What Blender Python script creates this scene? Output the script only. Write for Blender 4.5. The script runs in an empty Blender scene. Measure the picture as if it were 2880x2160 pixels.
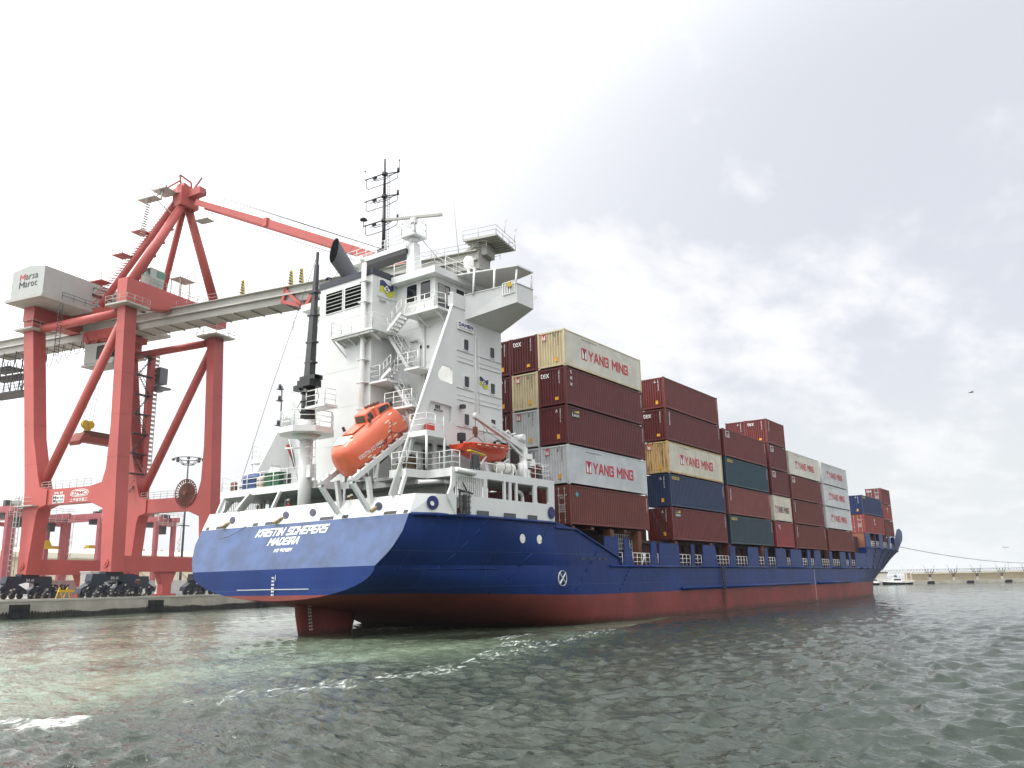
import bpy, bmesh, math, random
import numpy as np
from mathutils import Vector, Matrix
random.seed(7)
R = math.radians
SC = bpy.context.scene
COL = SC.collection
WZ = -6.9                                   # water level

# ------------------------------------------------------------------ camera
def vsub(a, b): return Vector(a) - Vector(b)
YAW, PITCH, ROLL = R(35.9038), R(13.3304), R(-1.1527)
fw = Vector((math.cos(YAW)*math.cos(PITCH), math.sin(YAW)*math.cos(PITCH), math.sin(PITCH)))
rt = Vector((math.sin(YAW), -math.cos(YAW), 0)); upv = rt.cross(fw)
r2 = rt*math.cos(ROLL)+upv*math.sin(ROLL); u2 = -rt*math.sin(ROLL)+upv*math.cos(ROLL)
CAMP = Vector((-51.198, -42.339, -3.907))
cam = bpy.data.cameras.new('camera'); camo = bpy.data.objects.new('camera', cam); COL.objects.link(camo)
M3 = Matrix((r2, u2, -fw)).transposed()
camo.matrix_world = Matrix.Translation(CAMP) @ M3.to_4x4()
cam.sensor_width = 36; cam.lens = 36*2355.06/2880; cam.clip_start = .5; cam.clip_end = 12000
SC.camera = camo

# ------------------------------------------------------------------ light and sky
SUN_AZ, SUN_EL = R(138), R(52)
sd = Vector((math.cos(SUN_AZ)*math.cos(SUN_EL), math.sin(SUN_AZ)*math.cos(SUN_EL), math.sin(SUN_EL)))
sl = bpy.data.lights.new('sun', 'SUN'); sl.energy = 2.1; sl.angle = R(10); sl.color = (1, .95, .88)
so = bpy.data.objects.new('sun', sl); COL.objects.link(so)
so.rotation_euler = sd.to_track_quat('Z', 'Y').to_euler()
W = bpy.data.worlds.new('World'); SC.world = W; W.use_nodes = True
nt = W.node_tree; nt.nodes.clear()
def nd(t, ty, **k):
    n = t.nodes.new(ty)
    for a, b in k.items():
        if a.startswith('i_'):
            key = a[2:]; key = int(key) if key.isdigit() else key.replace('_', ' ')
            n.inputs[key].default_value = b
        else: setattr(n, a, b)
    return n
def mth(t, op, a, b=None, c=None, clamp=False):
    n = t.nodes.new('ShaderNodeMath'); n.operation = op; n.use_clamp = clamp
    for i, v in enumerate((a, b, c)):
        if v is None: continue
        if hasattr(v, 'links'): t.links.new(v, n.inputs[i])
        else: n.inputs[i].default_value = v
    return n.outputs[0]
def mixc(t, f, a, b, mode='MIX'):
    n = t.nodes.new('ShaderNodeMix'); n.data_type = 'RGBA'; n.blend_type = mode
    for i, v in ((0, f), (6, a), (7, b)):
        if hasattr(v, 'links'): t.links.new(v, n.inputs[i])
        elif i == 0: n.inputs[0].default_value = v
        else: n.inputs[i].default_value = (*v, 1) if len(v) == 3 else v
    return n.outputs[2]
def ramp(t, fac, p0, p1):
    n = t.nodes.new('ShaderNodeMapRange'); n.interpolation_type = 'SMOOTHSTEP'
    t.links.new(fac, n.inputs[0]); n.inputs[1].default_value = p0; n.inputs[2].default_value = p1
    return n.outputs[0]
sky = nd(nt, 'ShaderNodeTexSky', sky_type='NISHITA', sun_disc=False, sun_elevation=SUN_EL, sun_rotation=R(90)-SUN_AZ)
tc = nd(nt, 'ShaderNodeTexCoord')
sep = nd(nt, 'ShaderNodeSeparateXYZ'); nt.links.new(tc.outputs['Generated'], sep.inputs[0])
zc = mth(nt, 'MAXIMUM', sep.outputs[2], 0.0)
inv = mth(nt, 'DIVIDE', 1.0, mth(nt, 'ADD', zc, .22))
vm = nd(nt, 'ShaderNodeVectorMath', operation='SCALE'); nt.links.new(tc.outputs['Generated'], vm.inputs[0]); nt.links.new(inv, vm.inputs['Scale'])
def cnoise(sc, det, off, dist=.6):
    mp = nd(nt, 'ShaderNodeMapping'); mp.inputs['Location'].default_value = off; mp.inputs['Rotation'].default_value = (0, 0, R(-35)); mp.inputs['Scale'].default_value = (1.0, 1.5, .6)
    nt.links.new(vm.outputs[0], mp.inputs[0])
    n = nd(nt, 'ShaderNodeTexNoise', i_Scale=sc, i_Detail=det, i_Roughness=.55, i_Distortion=dist)
    nt.links.new(mp.outputs[0], n.inputs[0]); return n.outputs[0]
c1 = ramp(nt, mth(nt, 'ADD', mth(nt, 'MULTIPLY', cnoise(1.15, 8, (3.1, 1.7, 0), .15), .7), mth(nt, 'MULTIPLY', cnoise(4.2, 6, (1.3, 5.7, 0), .1), .3)), .43, .60)
dt = nd(nt, 'ShaderNodeVectorMath', operation='DOT_PRODUCT'); nt.links.new(tc.outputs['Generated'], dt.inputs[0]); dt.inputs[1].default_value = sd
# whiter cloud deck towards the veiled sun, thin blue-grey sheet away from it
glow = ramp(nt, dt.outputs['Value'], .02, .62)
side = nd(nt, 'ShaderNodeVectorMath', operation='DOT_PRODUCT'); nt.links.new(tc.outputs['Generated'], side.inputs[0])
side.inputs[1].default_value = (math.cos(R(150)), math.sin(R(150)), .25)
veil = ramp(nt, side.outputs['Value'], -.62, .12)
cf = mth(nt, 'MAXIMUM', c1, veil)
thin = mixc(nt, .35, (.66, .71, .83), mixc(nt, 1, (0, 0, 0), (1, 1, 1)))
nis = nd(nt, 'ShaderNodeVectorMath', operation='SCALE'); nt.links.new(sky.outputs[0], nis.inputs[0]); nis.inputs['Scale'].default_value = .12
base = mixc(nt, .85, nis.outputs[0], (.825, .848, .91))
hz = ramp(nt, zc, .0, .30)
base = mixc(nt, hz, (.835, .872, .885), base)
cl = mixc(nt, mth(nt, 'MULTIPLY', cf, mth(nt, 'MULTIPLY_ADD', hz, .55, .45)), base, (1.04, 1.05, 1.065))
br = mth(nt, 'ADD', 1.0, mth(nt, 'MULTIPLY', mth(nt, 'POWER', glow, 2.0), 1.3))
zen = mth(nt, 'ADD', br, mth(nt, 'MULTIPLY', ramp(nt, zc, .5, .95), .7))
sc2 = nd(nt, 'ShaderNodeVectorMath', operation='SCALE'); nt.links.new(cl, sc2.inputs[0]); nt.links.new(zen, sc2.inputs['Scale'])
bg = nd(nt, 'ShaderNodeBackground'); nt.links.new(sc2.outputs[0], bg.inputs[0]); bg.inputs[1].default_value = 1.0
ow = nd(nt, 'ShaderNodeOutputWorld'); nt.links.new(bg.outputs[0], ow.inputs[0])
SC.view_settings.view_transform = 'Standard'; SC.view_settings.look = 'None'; SC.view_settings.exposure = 0.0; SC.view_settings.gamma = 1
SC.render.engine = 'CYCLES'
SC.cycles.max_bounces = 5; SC.cycles.diffuse_bounces = 2; SC.cycles.glossy_bounces = 3; SC.cycles.caustics_reflective = False; SC.cycles.caustics_refractive = False

# ------------------------------------------------------------------ materials
def paint(name, rgb, rough=.45, var=.12, scale=.5, rust=0.0, coat=0.0, bump=0.0, metal=0.0, streak=(1.6, 1.6, .25), rustcol=(.16, .06, .025), rnd=0.0, spec=.5):
    m = bpy.data.materials.new(name); m.use_nodes = True; t = m.node_tree; b = t.nodes['Principled BSDF']
    tc = nd(t, 'ShaderNodeTexCoord'); v = tc.outputs['Object']
    n = nd(t, 'ShaderNodeTexNoise', i_Scale=scale, i_Detail=6, i_Roughness=.6); t.links.new(v, n.inputs[0])
    f = ramp(t, n.outputs[0], .3, .7)
    lo = tuple(max(0, c*(1-var)) for c in rgb); hi = tuple(c*(1+var*.6) for c in rgb)
    c = mixc(t, f, lo, hi)
    mp = nd(t, 'ShaderNodeMapping'); mp.inputs['Scale'].default_value = streak; t.links.new(v, mp.inputs[0])
    n2 = nd(t, 'ShaderNodeTexNoise', i_Scale=1.5, i_Detail=5, i_Roughness=.65); t.links.new(mp.outputs[0], n2.inputs[0])
    if rnd:
        oi = nd(t, 'ShaderNodeObjectInfo')
        k = mth(t, 'MULTIPLY_ADD', oi.outputs['Random'], 2*rnd, 1-rnd)
        s = nd(t, 'ShaderNodeVectorMath', operation='SCALE'); t.links.new(c, s.inputs[0]); t.links.new(k, s.inputs['Scale']); c = s.outputs[0]
        w4 = nd(t, 'ShaderNodeVectorMath', operation='ADD'); cb = nd(t, 'ShaderNodeCombineXYZ')
        t.links.new(mth(t, 'MULTIPLY', oi.outputs['Random'], 37.0), cb.inputs[0]); t.links.new(mp.outputs[0], w4.inputs[0]); t.links.new(cb.outputs[0], w4.inputs[1]); t.links.new(w4.outputs[0], n2.inputs[0])
    if rust > 0:
        th = .72-.34*rust
        rf = ramp(t, n2.outputs[0], th, th+.10)
        c = mixc(t, mth(t, 'MULTIPLY', rf, min(1, .45+rust*.6)), c, rustcol)
    else:
        c = mixc(t, mth(t, 'MULTIPLY', ramp(t, n2.outputs[0], .45, .75), .10), c, tuple(x*.45 for x in rgb))
    t.links.new(c, b.inputs['Base Color'])
    b.inputs['Roughness'].default_value = rough; b.inputs['Metallic'].default_value = metal
    b.inputs['Specular IOR Level'].default_value = spec
    b.inputs['Coat Weight'].default_value = coat; b.inputs['Coat Roughness'].default_value = .12
    if bump:
        bp = nd(t, 'ShaderNodeBump', i_Strength=bump, i_Distance=.05); t.links.new(n.outputs[0], bp.inputs['Height']); t.links.new(bp.outputs[0], b.inputs['Normal'])
    return m
def plain(name, rgb, rough=.5, metal=0, var=.1):
    return paint(name, rgb, rough=rough, metal=metal, var=var, scale=1.5)
MW = paint('white_paint', (.665, .675, .665), rough=.42, var=.06, scale=.35, rust=.16, rustcol=(.42, .34, .22), streak=(1.2, 1.2, .12))
MWC = paint('white_rail', (.80, .80, .78), rough=.4, var=.04)
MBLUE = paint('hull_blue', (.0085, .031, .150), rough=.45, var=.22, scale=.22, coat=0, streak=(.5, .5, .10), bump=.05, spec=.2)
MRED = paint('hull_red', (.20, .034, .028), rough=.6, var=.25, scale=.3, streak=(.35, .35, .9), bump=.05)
MBLUE_LIT = paint('hull_blue_skylit', (.036, .076, .195), rough=.45, var=.35, scale=.6, coat=.0, streak=(1.2, .5, .3), bump=.08)  # hull blue lightened: sky reflection on the raked plate put into the colour
MCR = paint('crane_red', (.45, .088, .076), rough=.5, var=.10, scale=.15, rust=.06, rustcol=(.30, .05, .045), streak=(.5, .5, .05))
MGREY = paint('crane_grey', (.43, .425, .39), rough=.55, var=.10, scale=.3, rust=.08)
MHOUSE = paint('house_grey', (.42, .44, .42), rough=.55, var=.06, scale=.3)
MDK = paint('dark_steel', (.045, .045, .05), rough=.5, var=.3, scale=2)
MBLK = paint('black_paint', (.012, .012, .014), rough=.45, var=.3)
MFUN = paint('funnel_grey', (.10, .105, .115), rough=.4, var=.2)
MNAVY = paint('dark_navy', (.016, .02, .035), rough=.4, var=.2)
MVOID = paint('void_shade', (.006, .006, .007), rough=.9, spec=.05)  # near-black standing for the shade inside funnel mouth and louvres
MGLASS = plain('window_glass', (.012, .016, .02), rough=.06)
MORANGE = paint('lifeboat_orange', (.70, .135, .062), rough=.38, var=.08, scale=.8, coat=.3)
MRESC = paint('rescue_orange', (.62, .065, .025), rough=.4, var=.1)
MYEL = paint('yellow_paint', (.62, .42, .02), rough=.5)
MLIME = plain('flag_yellow', (.55, .55, .02), rough=.5)
MFBLUE = plain('flag_blue', (.02, .03, .13), rough=.5)
MPALE = plain('pale_patch', (.75, .70, .55), rough=.5)
MTXTW = plain('white_lettering', (.80, .80, .78), rough=.5, var=.03)
MTXTK = plain('black_lettering', (.02, .02, .022), rough=.5)
MTXTR = plain('red_lettering', (.50, .015, .035), rough=.5, var=.15)
MTXTY = plain('yellow_lettering', (.65, .48, .05), rough=.5)
MTXTB = plain('blue_lettering', (.015, .02, .14), rough=.5)
MTEAL = plain('teal_mark', (.03, .38, .42), rough=.5)
MSTICK = plain('orange_sticker', (.72, .34, .02), rough=.6, var=.15)
MGREEN = plain('green_tarp', (.012, .09, .035), rough=.6)
MTARP = paint('blue_tarp', (.015, .045, .16), rough=.5, bump=.6, scale=3)
MROPE = paint('brown_rope', (.11, .075, .045), rough=.9, bump=.8, scale=9, var=.4)
MHAWS = paint('mooring_rope', (.42, .30, .14), rough=.9, var=.2)
MCONC = paint('quay_concrete', (.40, .375, .315), rough=.9, var=.22, scale=.35, bump=.3, rust=.10, rustcol=(.13, .12, .09), streak=(.6, .6, .08))
MAPRON = paint('apron_concrete', (.33, .31, .27), rough=.9, var=.15, scale=.1)
MWARE = paint('warehouse_cream', (.74, .66, .50), rough=.8, var=.06, scale=.05)
MWROOF = paint('warehouse_roof', (.78, .74, .62), rough=.8, var=.05, scale=.05)
MRUB = paint('black_rubber', (.014, .014, .016), rough=.8, var=.4, scale=1)
MGLSH = paint('green_shade', (.12, .25, .20), rough=.15)
MBRN = paint('primer_brown', (.14, .05, .03), rough=.7, var=.3)
MFOAMW = plain('white_plastic', (.78, .77, .70), rough=.4)
MSKIN = plain('skin', (.35, .2, .13), rough=.6)
MDIRT = plain('algae_dark', (.035, .035, .028), rough=.9, var=.4)

def hull_detail(m, weed=False):
    t = m.node_tree; b = t.nodes['Principled BSDF']; c = b.inputs['Base Color'].links[0].from_socket
    tc = nd(t, 'ShaderNodeTexCoord'); sp = nd(t, 'ShaderNodeSeparateXYZ'); t.links.new(tc.outputs['Object'], sp.inputs[0]); cb = nd(t, 'ShaderNodeCombineXYZ')
    t.links.new(sp.outputs[0], cb.inputs[0]); t.links.new(sp.outputs[2], cb.inputs[1])
    br = nd(t, 'ShaderNodeTexBrick', offset=.5, i_Scale=1.0); br.inputs['Mortar Size'].default_value = .022; br.inputs['Mortar Smooth'].default_value = .6; br.inputs['Brick Width'].default_value = 6.3; br.inputs['Row Height'].default_value = 2.05
    t.links.new(cb.outputs[0], br.inputs[0])
    c = mixc(t, mth(t, 'MULTIPLY', br.outputs['Fac'], .30), c, (.10, .12, .16) if not weed else (.10, .03, .03))
    n = nd(t, 'ShaderNodeTexNoise', i_Scale=.9, i_Detail=8, i_Roughness=.7); mp = nd(t, 'ShaderNodeMapping'); mp.inputs['Scale'].default_value = (1.4, 1.4, .5); t.links.new(tc.outputs['Object'], mp.inputs[0]); t.links.new(mp.outputs[0], n.inputs[0])
    sc = ramp(t, n.outputs[0], .60, .72)
    if weed:
        lv = mth(t, 'ADD', sp.outputs[2], mth(t, 'MULTIPLY', n.outputs[0], -1.3)); w = mth(t, 'SUBTRACT', 1.0, ramp(t, lv, -7.45, -6.95))
        c = mixc(t, mth(t, 'MULTIPLY', w, .8), c, (.045, .018, .012)); c = mixc(t, mth(t, 'MULTIPLY', sc, .35), c, (.27, .075, .06))
    else: c = mixc(t, mth(t, 'MULTIPLY', sc, .22), c, (.05, .075, .17))
    t.links.new(c, b.inputs['Base Color'])
    bp = nd(t, 'ShaderNodeBump', i_Strength=.25, i_Distance=.12); n5 = nd(t, 'ShaderNodeTexNoise', i_Scale=.8, i_Detail=2); t.links.new(cb.outputs[0], n5.inputs[0])
    t.links.new(mth(t, 'ADD', n5.outputs[0], mth(t, 'MULTIPLY', br.outputs['Fac'], -.25)), bp.inputs['Height']); t.links.new(bp.outputs[0], b.inputs['Normal'])
hull_detail(MBLUE); hull_detail(MRED, True)
# ------------------------------------------------------------------ mesh helpers
ZU = Vector((0, 0, 1))
class MB:
    def __init__(s): s.v = []; s.f = []; s.m = []; s.mi = 0; s.sm = []; s.smooth = False
    def add(s, vs, fs):
        b = len(s.v); s.v += [tuple(p) for p in vs]
        for f in fs: s.f.append([b+i for i in f]); s.m.append(s.mi); s.sm.append(s.smooth)
        return s
    def hexa(s, p): return s.add(p, [(0, 3, 2, 1), (4, 5, 6, 7), (0, 1, 5, 4), (1, 2, 6, 5), (2, 3, 7, 6), (3, 0, 4, 7)])
    def box(s, a, b):
        x0, y0, z0 = a; x1, y1, z1 = b
        return s.hexa([(x0, y0, z0), (x1, y0, z0), (x1, y1, z0), (x0, y1, z0), (x0, y0, z1), (x1, y0, z1), (x1, y1, z1), (x0, y1, z1)])
    def cbox(s, c, d): return s.box([c[i]-d[i]/2 for i in range(3)], [c[i]+d[i]/2 for i in range(3)])
    def bar(s, p, q, w, h=None, up=ZU, w2=None, h2=None):
        p, q = Vector(p), Vector(q); d = (q-p).normalized(); h = w if h is None else h
        sx = d.cross(Vector(up))
        if sx.length < 1e-4: sx = d.cross(Vector((1, 0, 0)))
        sx.normalize(); sy = sx.cross(d).normalized()
        w2 = w if w2 is None else w2; h2 = h if h2 is None else h2
        def ring(c, w, h): return [c-sx*w/2-sy*h/2, c+sx*w/2-sy*h/2, c+sx*w/2+sy*h/2, c-sx*w/2+sy*h/2]
        return s.hexa(ring(p, w, h)+ring(q, w2, h2))
    def tube(s, p, q, r, r2=None, n=8):
        p, q = Vector(p), Vector(q); r2 = r if r2 is None else r2
        d = q-p
        if d.length < 1e-6: return s
        d.normalize(); a = d.orthogonal().normalized(); b = d.cross(a)
        vs = []
        for c, rr in ((p, r), (q, r2)):
            for i in range(n):
                t = 2*math.pi*i/n; vs.append(c+a*math.cos(t)*rr+b*math.sin(t)*rr)
        sm = s.smooth; s.smooth = True
        s.add(vs, [(i, (i+1) % n, n+(i+1) % n, n+i) for i in range(n)]); s.smooth = sm
        k = len(s.v)-2*n
        s.f.append([k+i for i in range(n)][::-1]); s.m.append(s.mi); s.sm.append(False)
        s.f.append([k+n+i for i in range(n)]); s.m.append(s.mi); s.sm.append(False)
        return s
    def path(s, pts, r, n=6):
        for a, b in zip(pts, pts[1:]): s.tube(a, b, r, n=n)
        return s
    def prism(s, poly, vec):
        n = len(poly); v = Vector(vec)
        vs = [Vector(p) for p in poly]; vs += [p+v for p in vs[:n]]
        return s.add(vs, [list(range(n))[::-1], list(range(n, 2*n))]+[(i, (i+1) % n, n+(i+1) % n, n+i) for i in range(n)])
    def grid(s, rows, close=False):
        n = len(rows[0]); vs = [p for r in rows for p in r]; fs = []
        for i in range(len(rows)-1):
            for j in range(n-1+(1 if close else 0)):
                k = (j+1) % n; fs.append((i*n+j, i*n+k, (i+1)*n+k, (i+1)*n+j))
        return s.add(vs, fs)
    def lathe(s, prof, o, ax=ZU, n=16, sx=1.0):
        o = Vector(o); ax = Vector(ax).normalized(); a = ax.orthogonal().normalized(); b = ax.cross(a)
        sm = s.smooth; s.smooth = True
        s.grid([[o+ax*z+(a*math.cos(2*math.pi*i/n)+b*math.sin(2*math.pi*i/n)*sx)*r for i in range(n)] for r, z in prof], close=True)
        s.smooth = sm; return s
    def disc(s, c, ax, r, th, n=20, sy=1.0, av=None):
        c = Vector(c); ax = Vector(ax).normalized(); a = Vector(av).normalized() if av is not None else ax.orthogonal().normalized(); b = ax.cross(a)
        return s.prism([c+a*math.cos(2*math.pi*i/n)*r+b*math.sin(2*math.pi*i/n)*r*sy for i in range(n)], ax*th)
    def build(s, name, mat, parent=None, label=None, local=False, bevel=0.0):
        me = bpy.data.meshes.new(name); me.from_pydata(s.v, [], s.f)
        mats = mat if isinstance(mat, (list, tuple)) else [mat]
        for q in mats: me.materials.append(q)
        me.polygons.foreach_set('material_index', s.m); me.polygons.foreach_set('use_smooth', s.sm)
        bm = bmesh.new(); bm.from_mesh(me); bmesh.ops.recalc_face_normals(bm, faces=bm.faces)
        if bevel: bmesh.ops.bevel(bm, geom=list(bm.edges), offset=bevel, segments=3, profile=.5, affect='EDGES')
        bm.to_mesh(me); bm.free()
        o = bpy.data.objects.new(name, me); COL.objects.link(o)
        if parent: put(o, parent, local)
        if label: o['label'] = label
        return o
def put(o, parent, local=False):
    o.parent = parent
    if not local:
        loc = Vector((0, 0, 0)); p = parent
        while p: loc += p.location; p = p.parent if False else None
        if parent.type == 'EMPTY': o.matrix_parent_inverse = Matrix.Translation(-parent.location)
def thing(name, label, cat, loc=(0, 0, 0), group=None):
    o = bpy.data.objects.new(name, None); COL.objects.link(o); o.location = loc; o.empty_display_size = .5
    return tag(o, label, cat, group)
def tag(o, label=None, cat=None, group=None, kind=None):
    if label: o['label'] = label
    if cat: o['category'] = cat
    if group: o['group'] = group
    if kind: o['kind'] = kind
    return o
def dup(root, loc, label=None, group=None):
    c = root.copy(); COL.objects.link(c); c.location = loc
    if label: c['label'] = label
    if group: c['group'] = group
    inv = Matrix.Translation(-Vector(root.location))
    for ch in root.children:
        d = ch.copy(); COL.objects.link(d); d.parent = c
        for g in ch.children:
            e = g.copy(); COL.objects.link(e); e.parent = d
    return c
_tc = {}
def text_mesh(body, P, U, V, mat, name='lettering', parent=None, th=.012, local=False, label=None, spacing=1.0, bold=0.0):
    """text whose bounding box is fitted onto the parallelogram P, P+U, P+U+V, P+V"""
    key = (body, spacing, bold)
    if key not in _tc:
        cu = bpy.data.curves.new('t', 'FONT'); cu.body = body; cu.size = 1; cu.space_character = spacing; cu.resolution_u = 2; cu.offset = bold; cu.align_x = 'CENTER' if '\n' in body else 'LEFT'
        o = bpy.data.objects.new('t', cu); COL.objects.link(o)
        dg = bpy.context.evaluated_depsgraph_get(); me = bpy.data.meshes.new_from_object(o.evaluated_get(dg))
        vs = [(v.co.x, v.co.y) for v in me.vertices]; fs = [list(p.vertices) for p in me.polygons]
        bpy.data.objects.remove(o); bpy.data.meshes.remove(me); bpy.data.curves.remove(cu)
        x0 = min(v[0] for v in vs); x1 = max(v[0] for v in vs); y0 = min(v[1] for v in vs); y1 = max(v[1] for v in vs)
        _tc[key] = ([((a-x0)/(x1-x0), (b-y0)/(y1-y0)) for a, b in vs], fs)
    vs, fs = _tc[key]; P, U, V = Vector(P), Vector(U), Vector(V); N = U.cross(V).normalized()*th
    m = MB(); m.add([P+U*a+V*b+N for a, b in vs], fs)
    if name is None: return m
    return m.build(name, mat, parent, label, local)
_SF = {'A': (.78, [[(0, 0), (.42, 1), (.58, 1), (1, 0)], [(.18, .33), (.82, .33)]]), 'C': (.68, [[(1, .75), (1, 1), (0, 1), (0, 0), (1, 0), (1, .25)]]), 'D': (.72, [[(0, 0), (0, 1), (.7, 1), (1, .72), (1, .28), (.7, 0), (0, 0)]]),
 'E': (.62, [[(1, 1), (0, 1), (0, 0), (1, 0)], [(0, .5), (.85, .5)]]), 'G': (.74, [[(1, .75), (1, 1), (0, 1), (0, 0), (1, 0), (1, .48), (.55, .48)]]), 'H': (.7, [[(0, 0), (0, 1)], [(1, 0), (1, 1)], [(0, .5), (1, .5)]]), 'I': (.02, [[(.5, 0), (.5, 1)]]),
 'K': (.7, [[(0, 0), (0, 1)], [(1, 1), (.1, .5), (1, 0)]]), 'M': (.92, [[(0, 0), (0, 1), (.5, .42), (1, 1), (1, 0)]]), 'N': (.74, [[(0, 0), (0, 1), (1, 0), (1, 1)]]), 'O': (.7, [[(0, 0), (0, 1), (1, 1), (1, 0), (0, 0)]]), 'P': (.66, [[(0, 0), (0, 1), (1, 1), (1, .45), (0, .45)]]),
 'R': (.68, [[(0, 0), (0, 1), (1, 1), (1, .45), (0, .45)], [(.45, .45), (1, 0)]]), 'S': (.66, [[(1, 1), (0, 1), (0, .52), (1, .52), (1, 0), (0, 0)]]), 'T': (.7, [[(0, 1), (1, 1)], [(.5, 1), (.5, 0)]]), 'Y': (.78, [[(0, 1), (.5, .48), (1, 1)], [(.5, .48), (.5, 0)]]),
 '0': (.62, [[(0, 0), (0, 1), (1, 1), (1, 0), (0, 0)]]), '4': (.62, [[(0, 1), (0, .45), (1, .45)], [(1, 1), (1, 0)]]), '8': (.62, [[(0, 0), (0, 1), (1, 1), (1, 0), (0, 0)], [(0, .5), (1, .5)]]), '9': (.62, [[(1, 0), (1, 1), (0, 1), (0, .48), (1, .48)]]), ' ': (.25, [])}
def stroke_mesh(s, P, U, V, wt=.19, gap=.34):
    P, U, V = Vector(P), Vector(U), Vector(V); N = U.cross(V).normalized(); tot = sum(_SF[c][0] for c in s)+gap*(len(s)-1); h = V.length*wt/2; x = 0; m = MB(); k = 0
    for c in s:
        w, pl = _SF[c]
        for q in pl:
            pts = [P+U*((x+a*w)/tot)+V*(wt/2+b*(1-wt)) for a, b in q]
            for a, b in zip(pts, pts[1:]):
                d = (b-a).normalized(); sd_ = N.cross(d)*h; a2, b2 = a-d*h*.92, b+d*h*.92; o = N*(.002+.0007*(k % 6)); k += 1
                m.add([a2-sd_+o, b2-sd_+o, b2+sd_+o, a2+sd_+o], [(0, 1, 2, 3)])
        x += w+gap
    return m
def plate_holes(outer, holes, f3, thv, m=None):
    """flat plate with holes: outer and holes are 2D loops, f3 maps 2D to 3D, thv is the thickness vector"""
    m = m or MB(); bm = bmesh.new(); es = []
    for lp in [outer]+holes:
        vs = [bm.verts.new(Vector((p[0], p[1], 0))) for p in lp]
        es += [bm.edges.new((vs[i], vs[(i+1) % len(vs)])) for i in range(len(vs))]
    bmesh.ops.triangle_fill(bm, use_beauty=True, edges=es)
    bm.verts.index_update(); v2 = [(v.co.x, v.co.y) for v in bm.verts]; fs = [[v.index for v in f.verts] for f in bm.faces]; bm.free()
    T = Vector(thv)
    m.add([Vector(f3(a, b)) for a, b in v2], fs); m.add([Vector(f3(a, b))+T for a, b in v2], fs)
    for lp in [outer]+holes:
        n = len(lp); a = [Vector(f3(*p)) for p in lp]
        m.add(a+[p+T for p in a], [(i, (i+1) % n, n+(i+1) % n, n+i) for i in range(n)])
    return m
def rrect(x0, y0, x1, y1, r, n=3):
    o = []
    for cx, cy, a in ((x1-r, y0+r, -90), (x1-r, y1-r, 0), (x0+r, y1-r, 90), (x0+r, y0+r, 180)):
        for i in range(n+1):
            t = R(a+90*i/n); o.append((cx+r*math.cos(t), cy+r*math.sin(t)))
    return o
def railing(pts, parent, h=1.05, n=3, sp=1.4, r=.028, mat=None, name='railing', close=False):
    m = MB(); pts = [Vector(p) for p in pts]
    if close: pts.append(pts[0])
    for a, b in zip(pts, pts[1:]):
        for k in range(n): m.tube(a+ZU*h*(k+1)/n, b+ZU*h*(k+1)/n, r if k == n-1 else r*.8, n=5)
        L = (b-a).length; q = max(1, round(L/sp))
        for i in range(q+1):
            p = a.lerp(b, i/q); m.tube(p, p+ZU*h, r, n=5)
    return m.build(name, mat or MWC, parent)
def stairs(a, b, w, parent, side, mat=None, n=None, rail=True, name='stair'):
    """straight flight from a (low) to b (high); side = horizontal width direction"""
    a, b, sd_ = Vector(a), Vector(b), Vector(side).normalized(); m = MB(); n = n or max(3, round(abs(b.z-a.z)/.22))
    for s in (-.5, .5): m.bar(a+sd_*w*s, b+sd_*w*s, .05, .22)
    for i in range(n):
        p = a.lerp(b, (i+.5)/n); d = (b-a); d.z = 0; d.normalize()
        m.hexa([p+sd_*w*s1/2+d*s2*.12+ZU*z for z in (0, .03) for s1, s2 in ((-1, -1), (1, -1), (1, 1), (-1, 1))])
    if rail:
        for s in (-.5, .5):
            for h in (.5, .95): m.tube(a+sd_*w*s+ZU*h, b+sd_*w*s+ZU*h, .024, n=5)
            for i in range(4):
                p = a.lerp(b, i/3)+sd_*w*s; m.tube(p, p+ZU*.95, .024, n=5)
    return m.build(name, mat or MW, parent)
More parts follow.
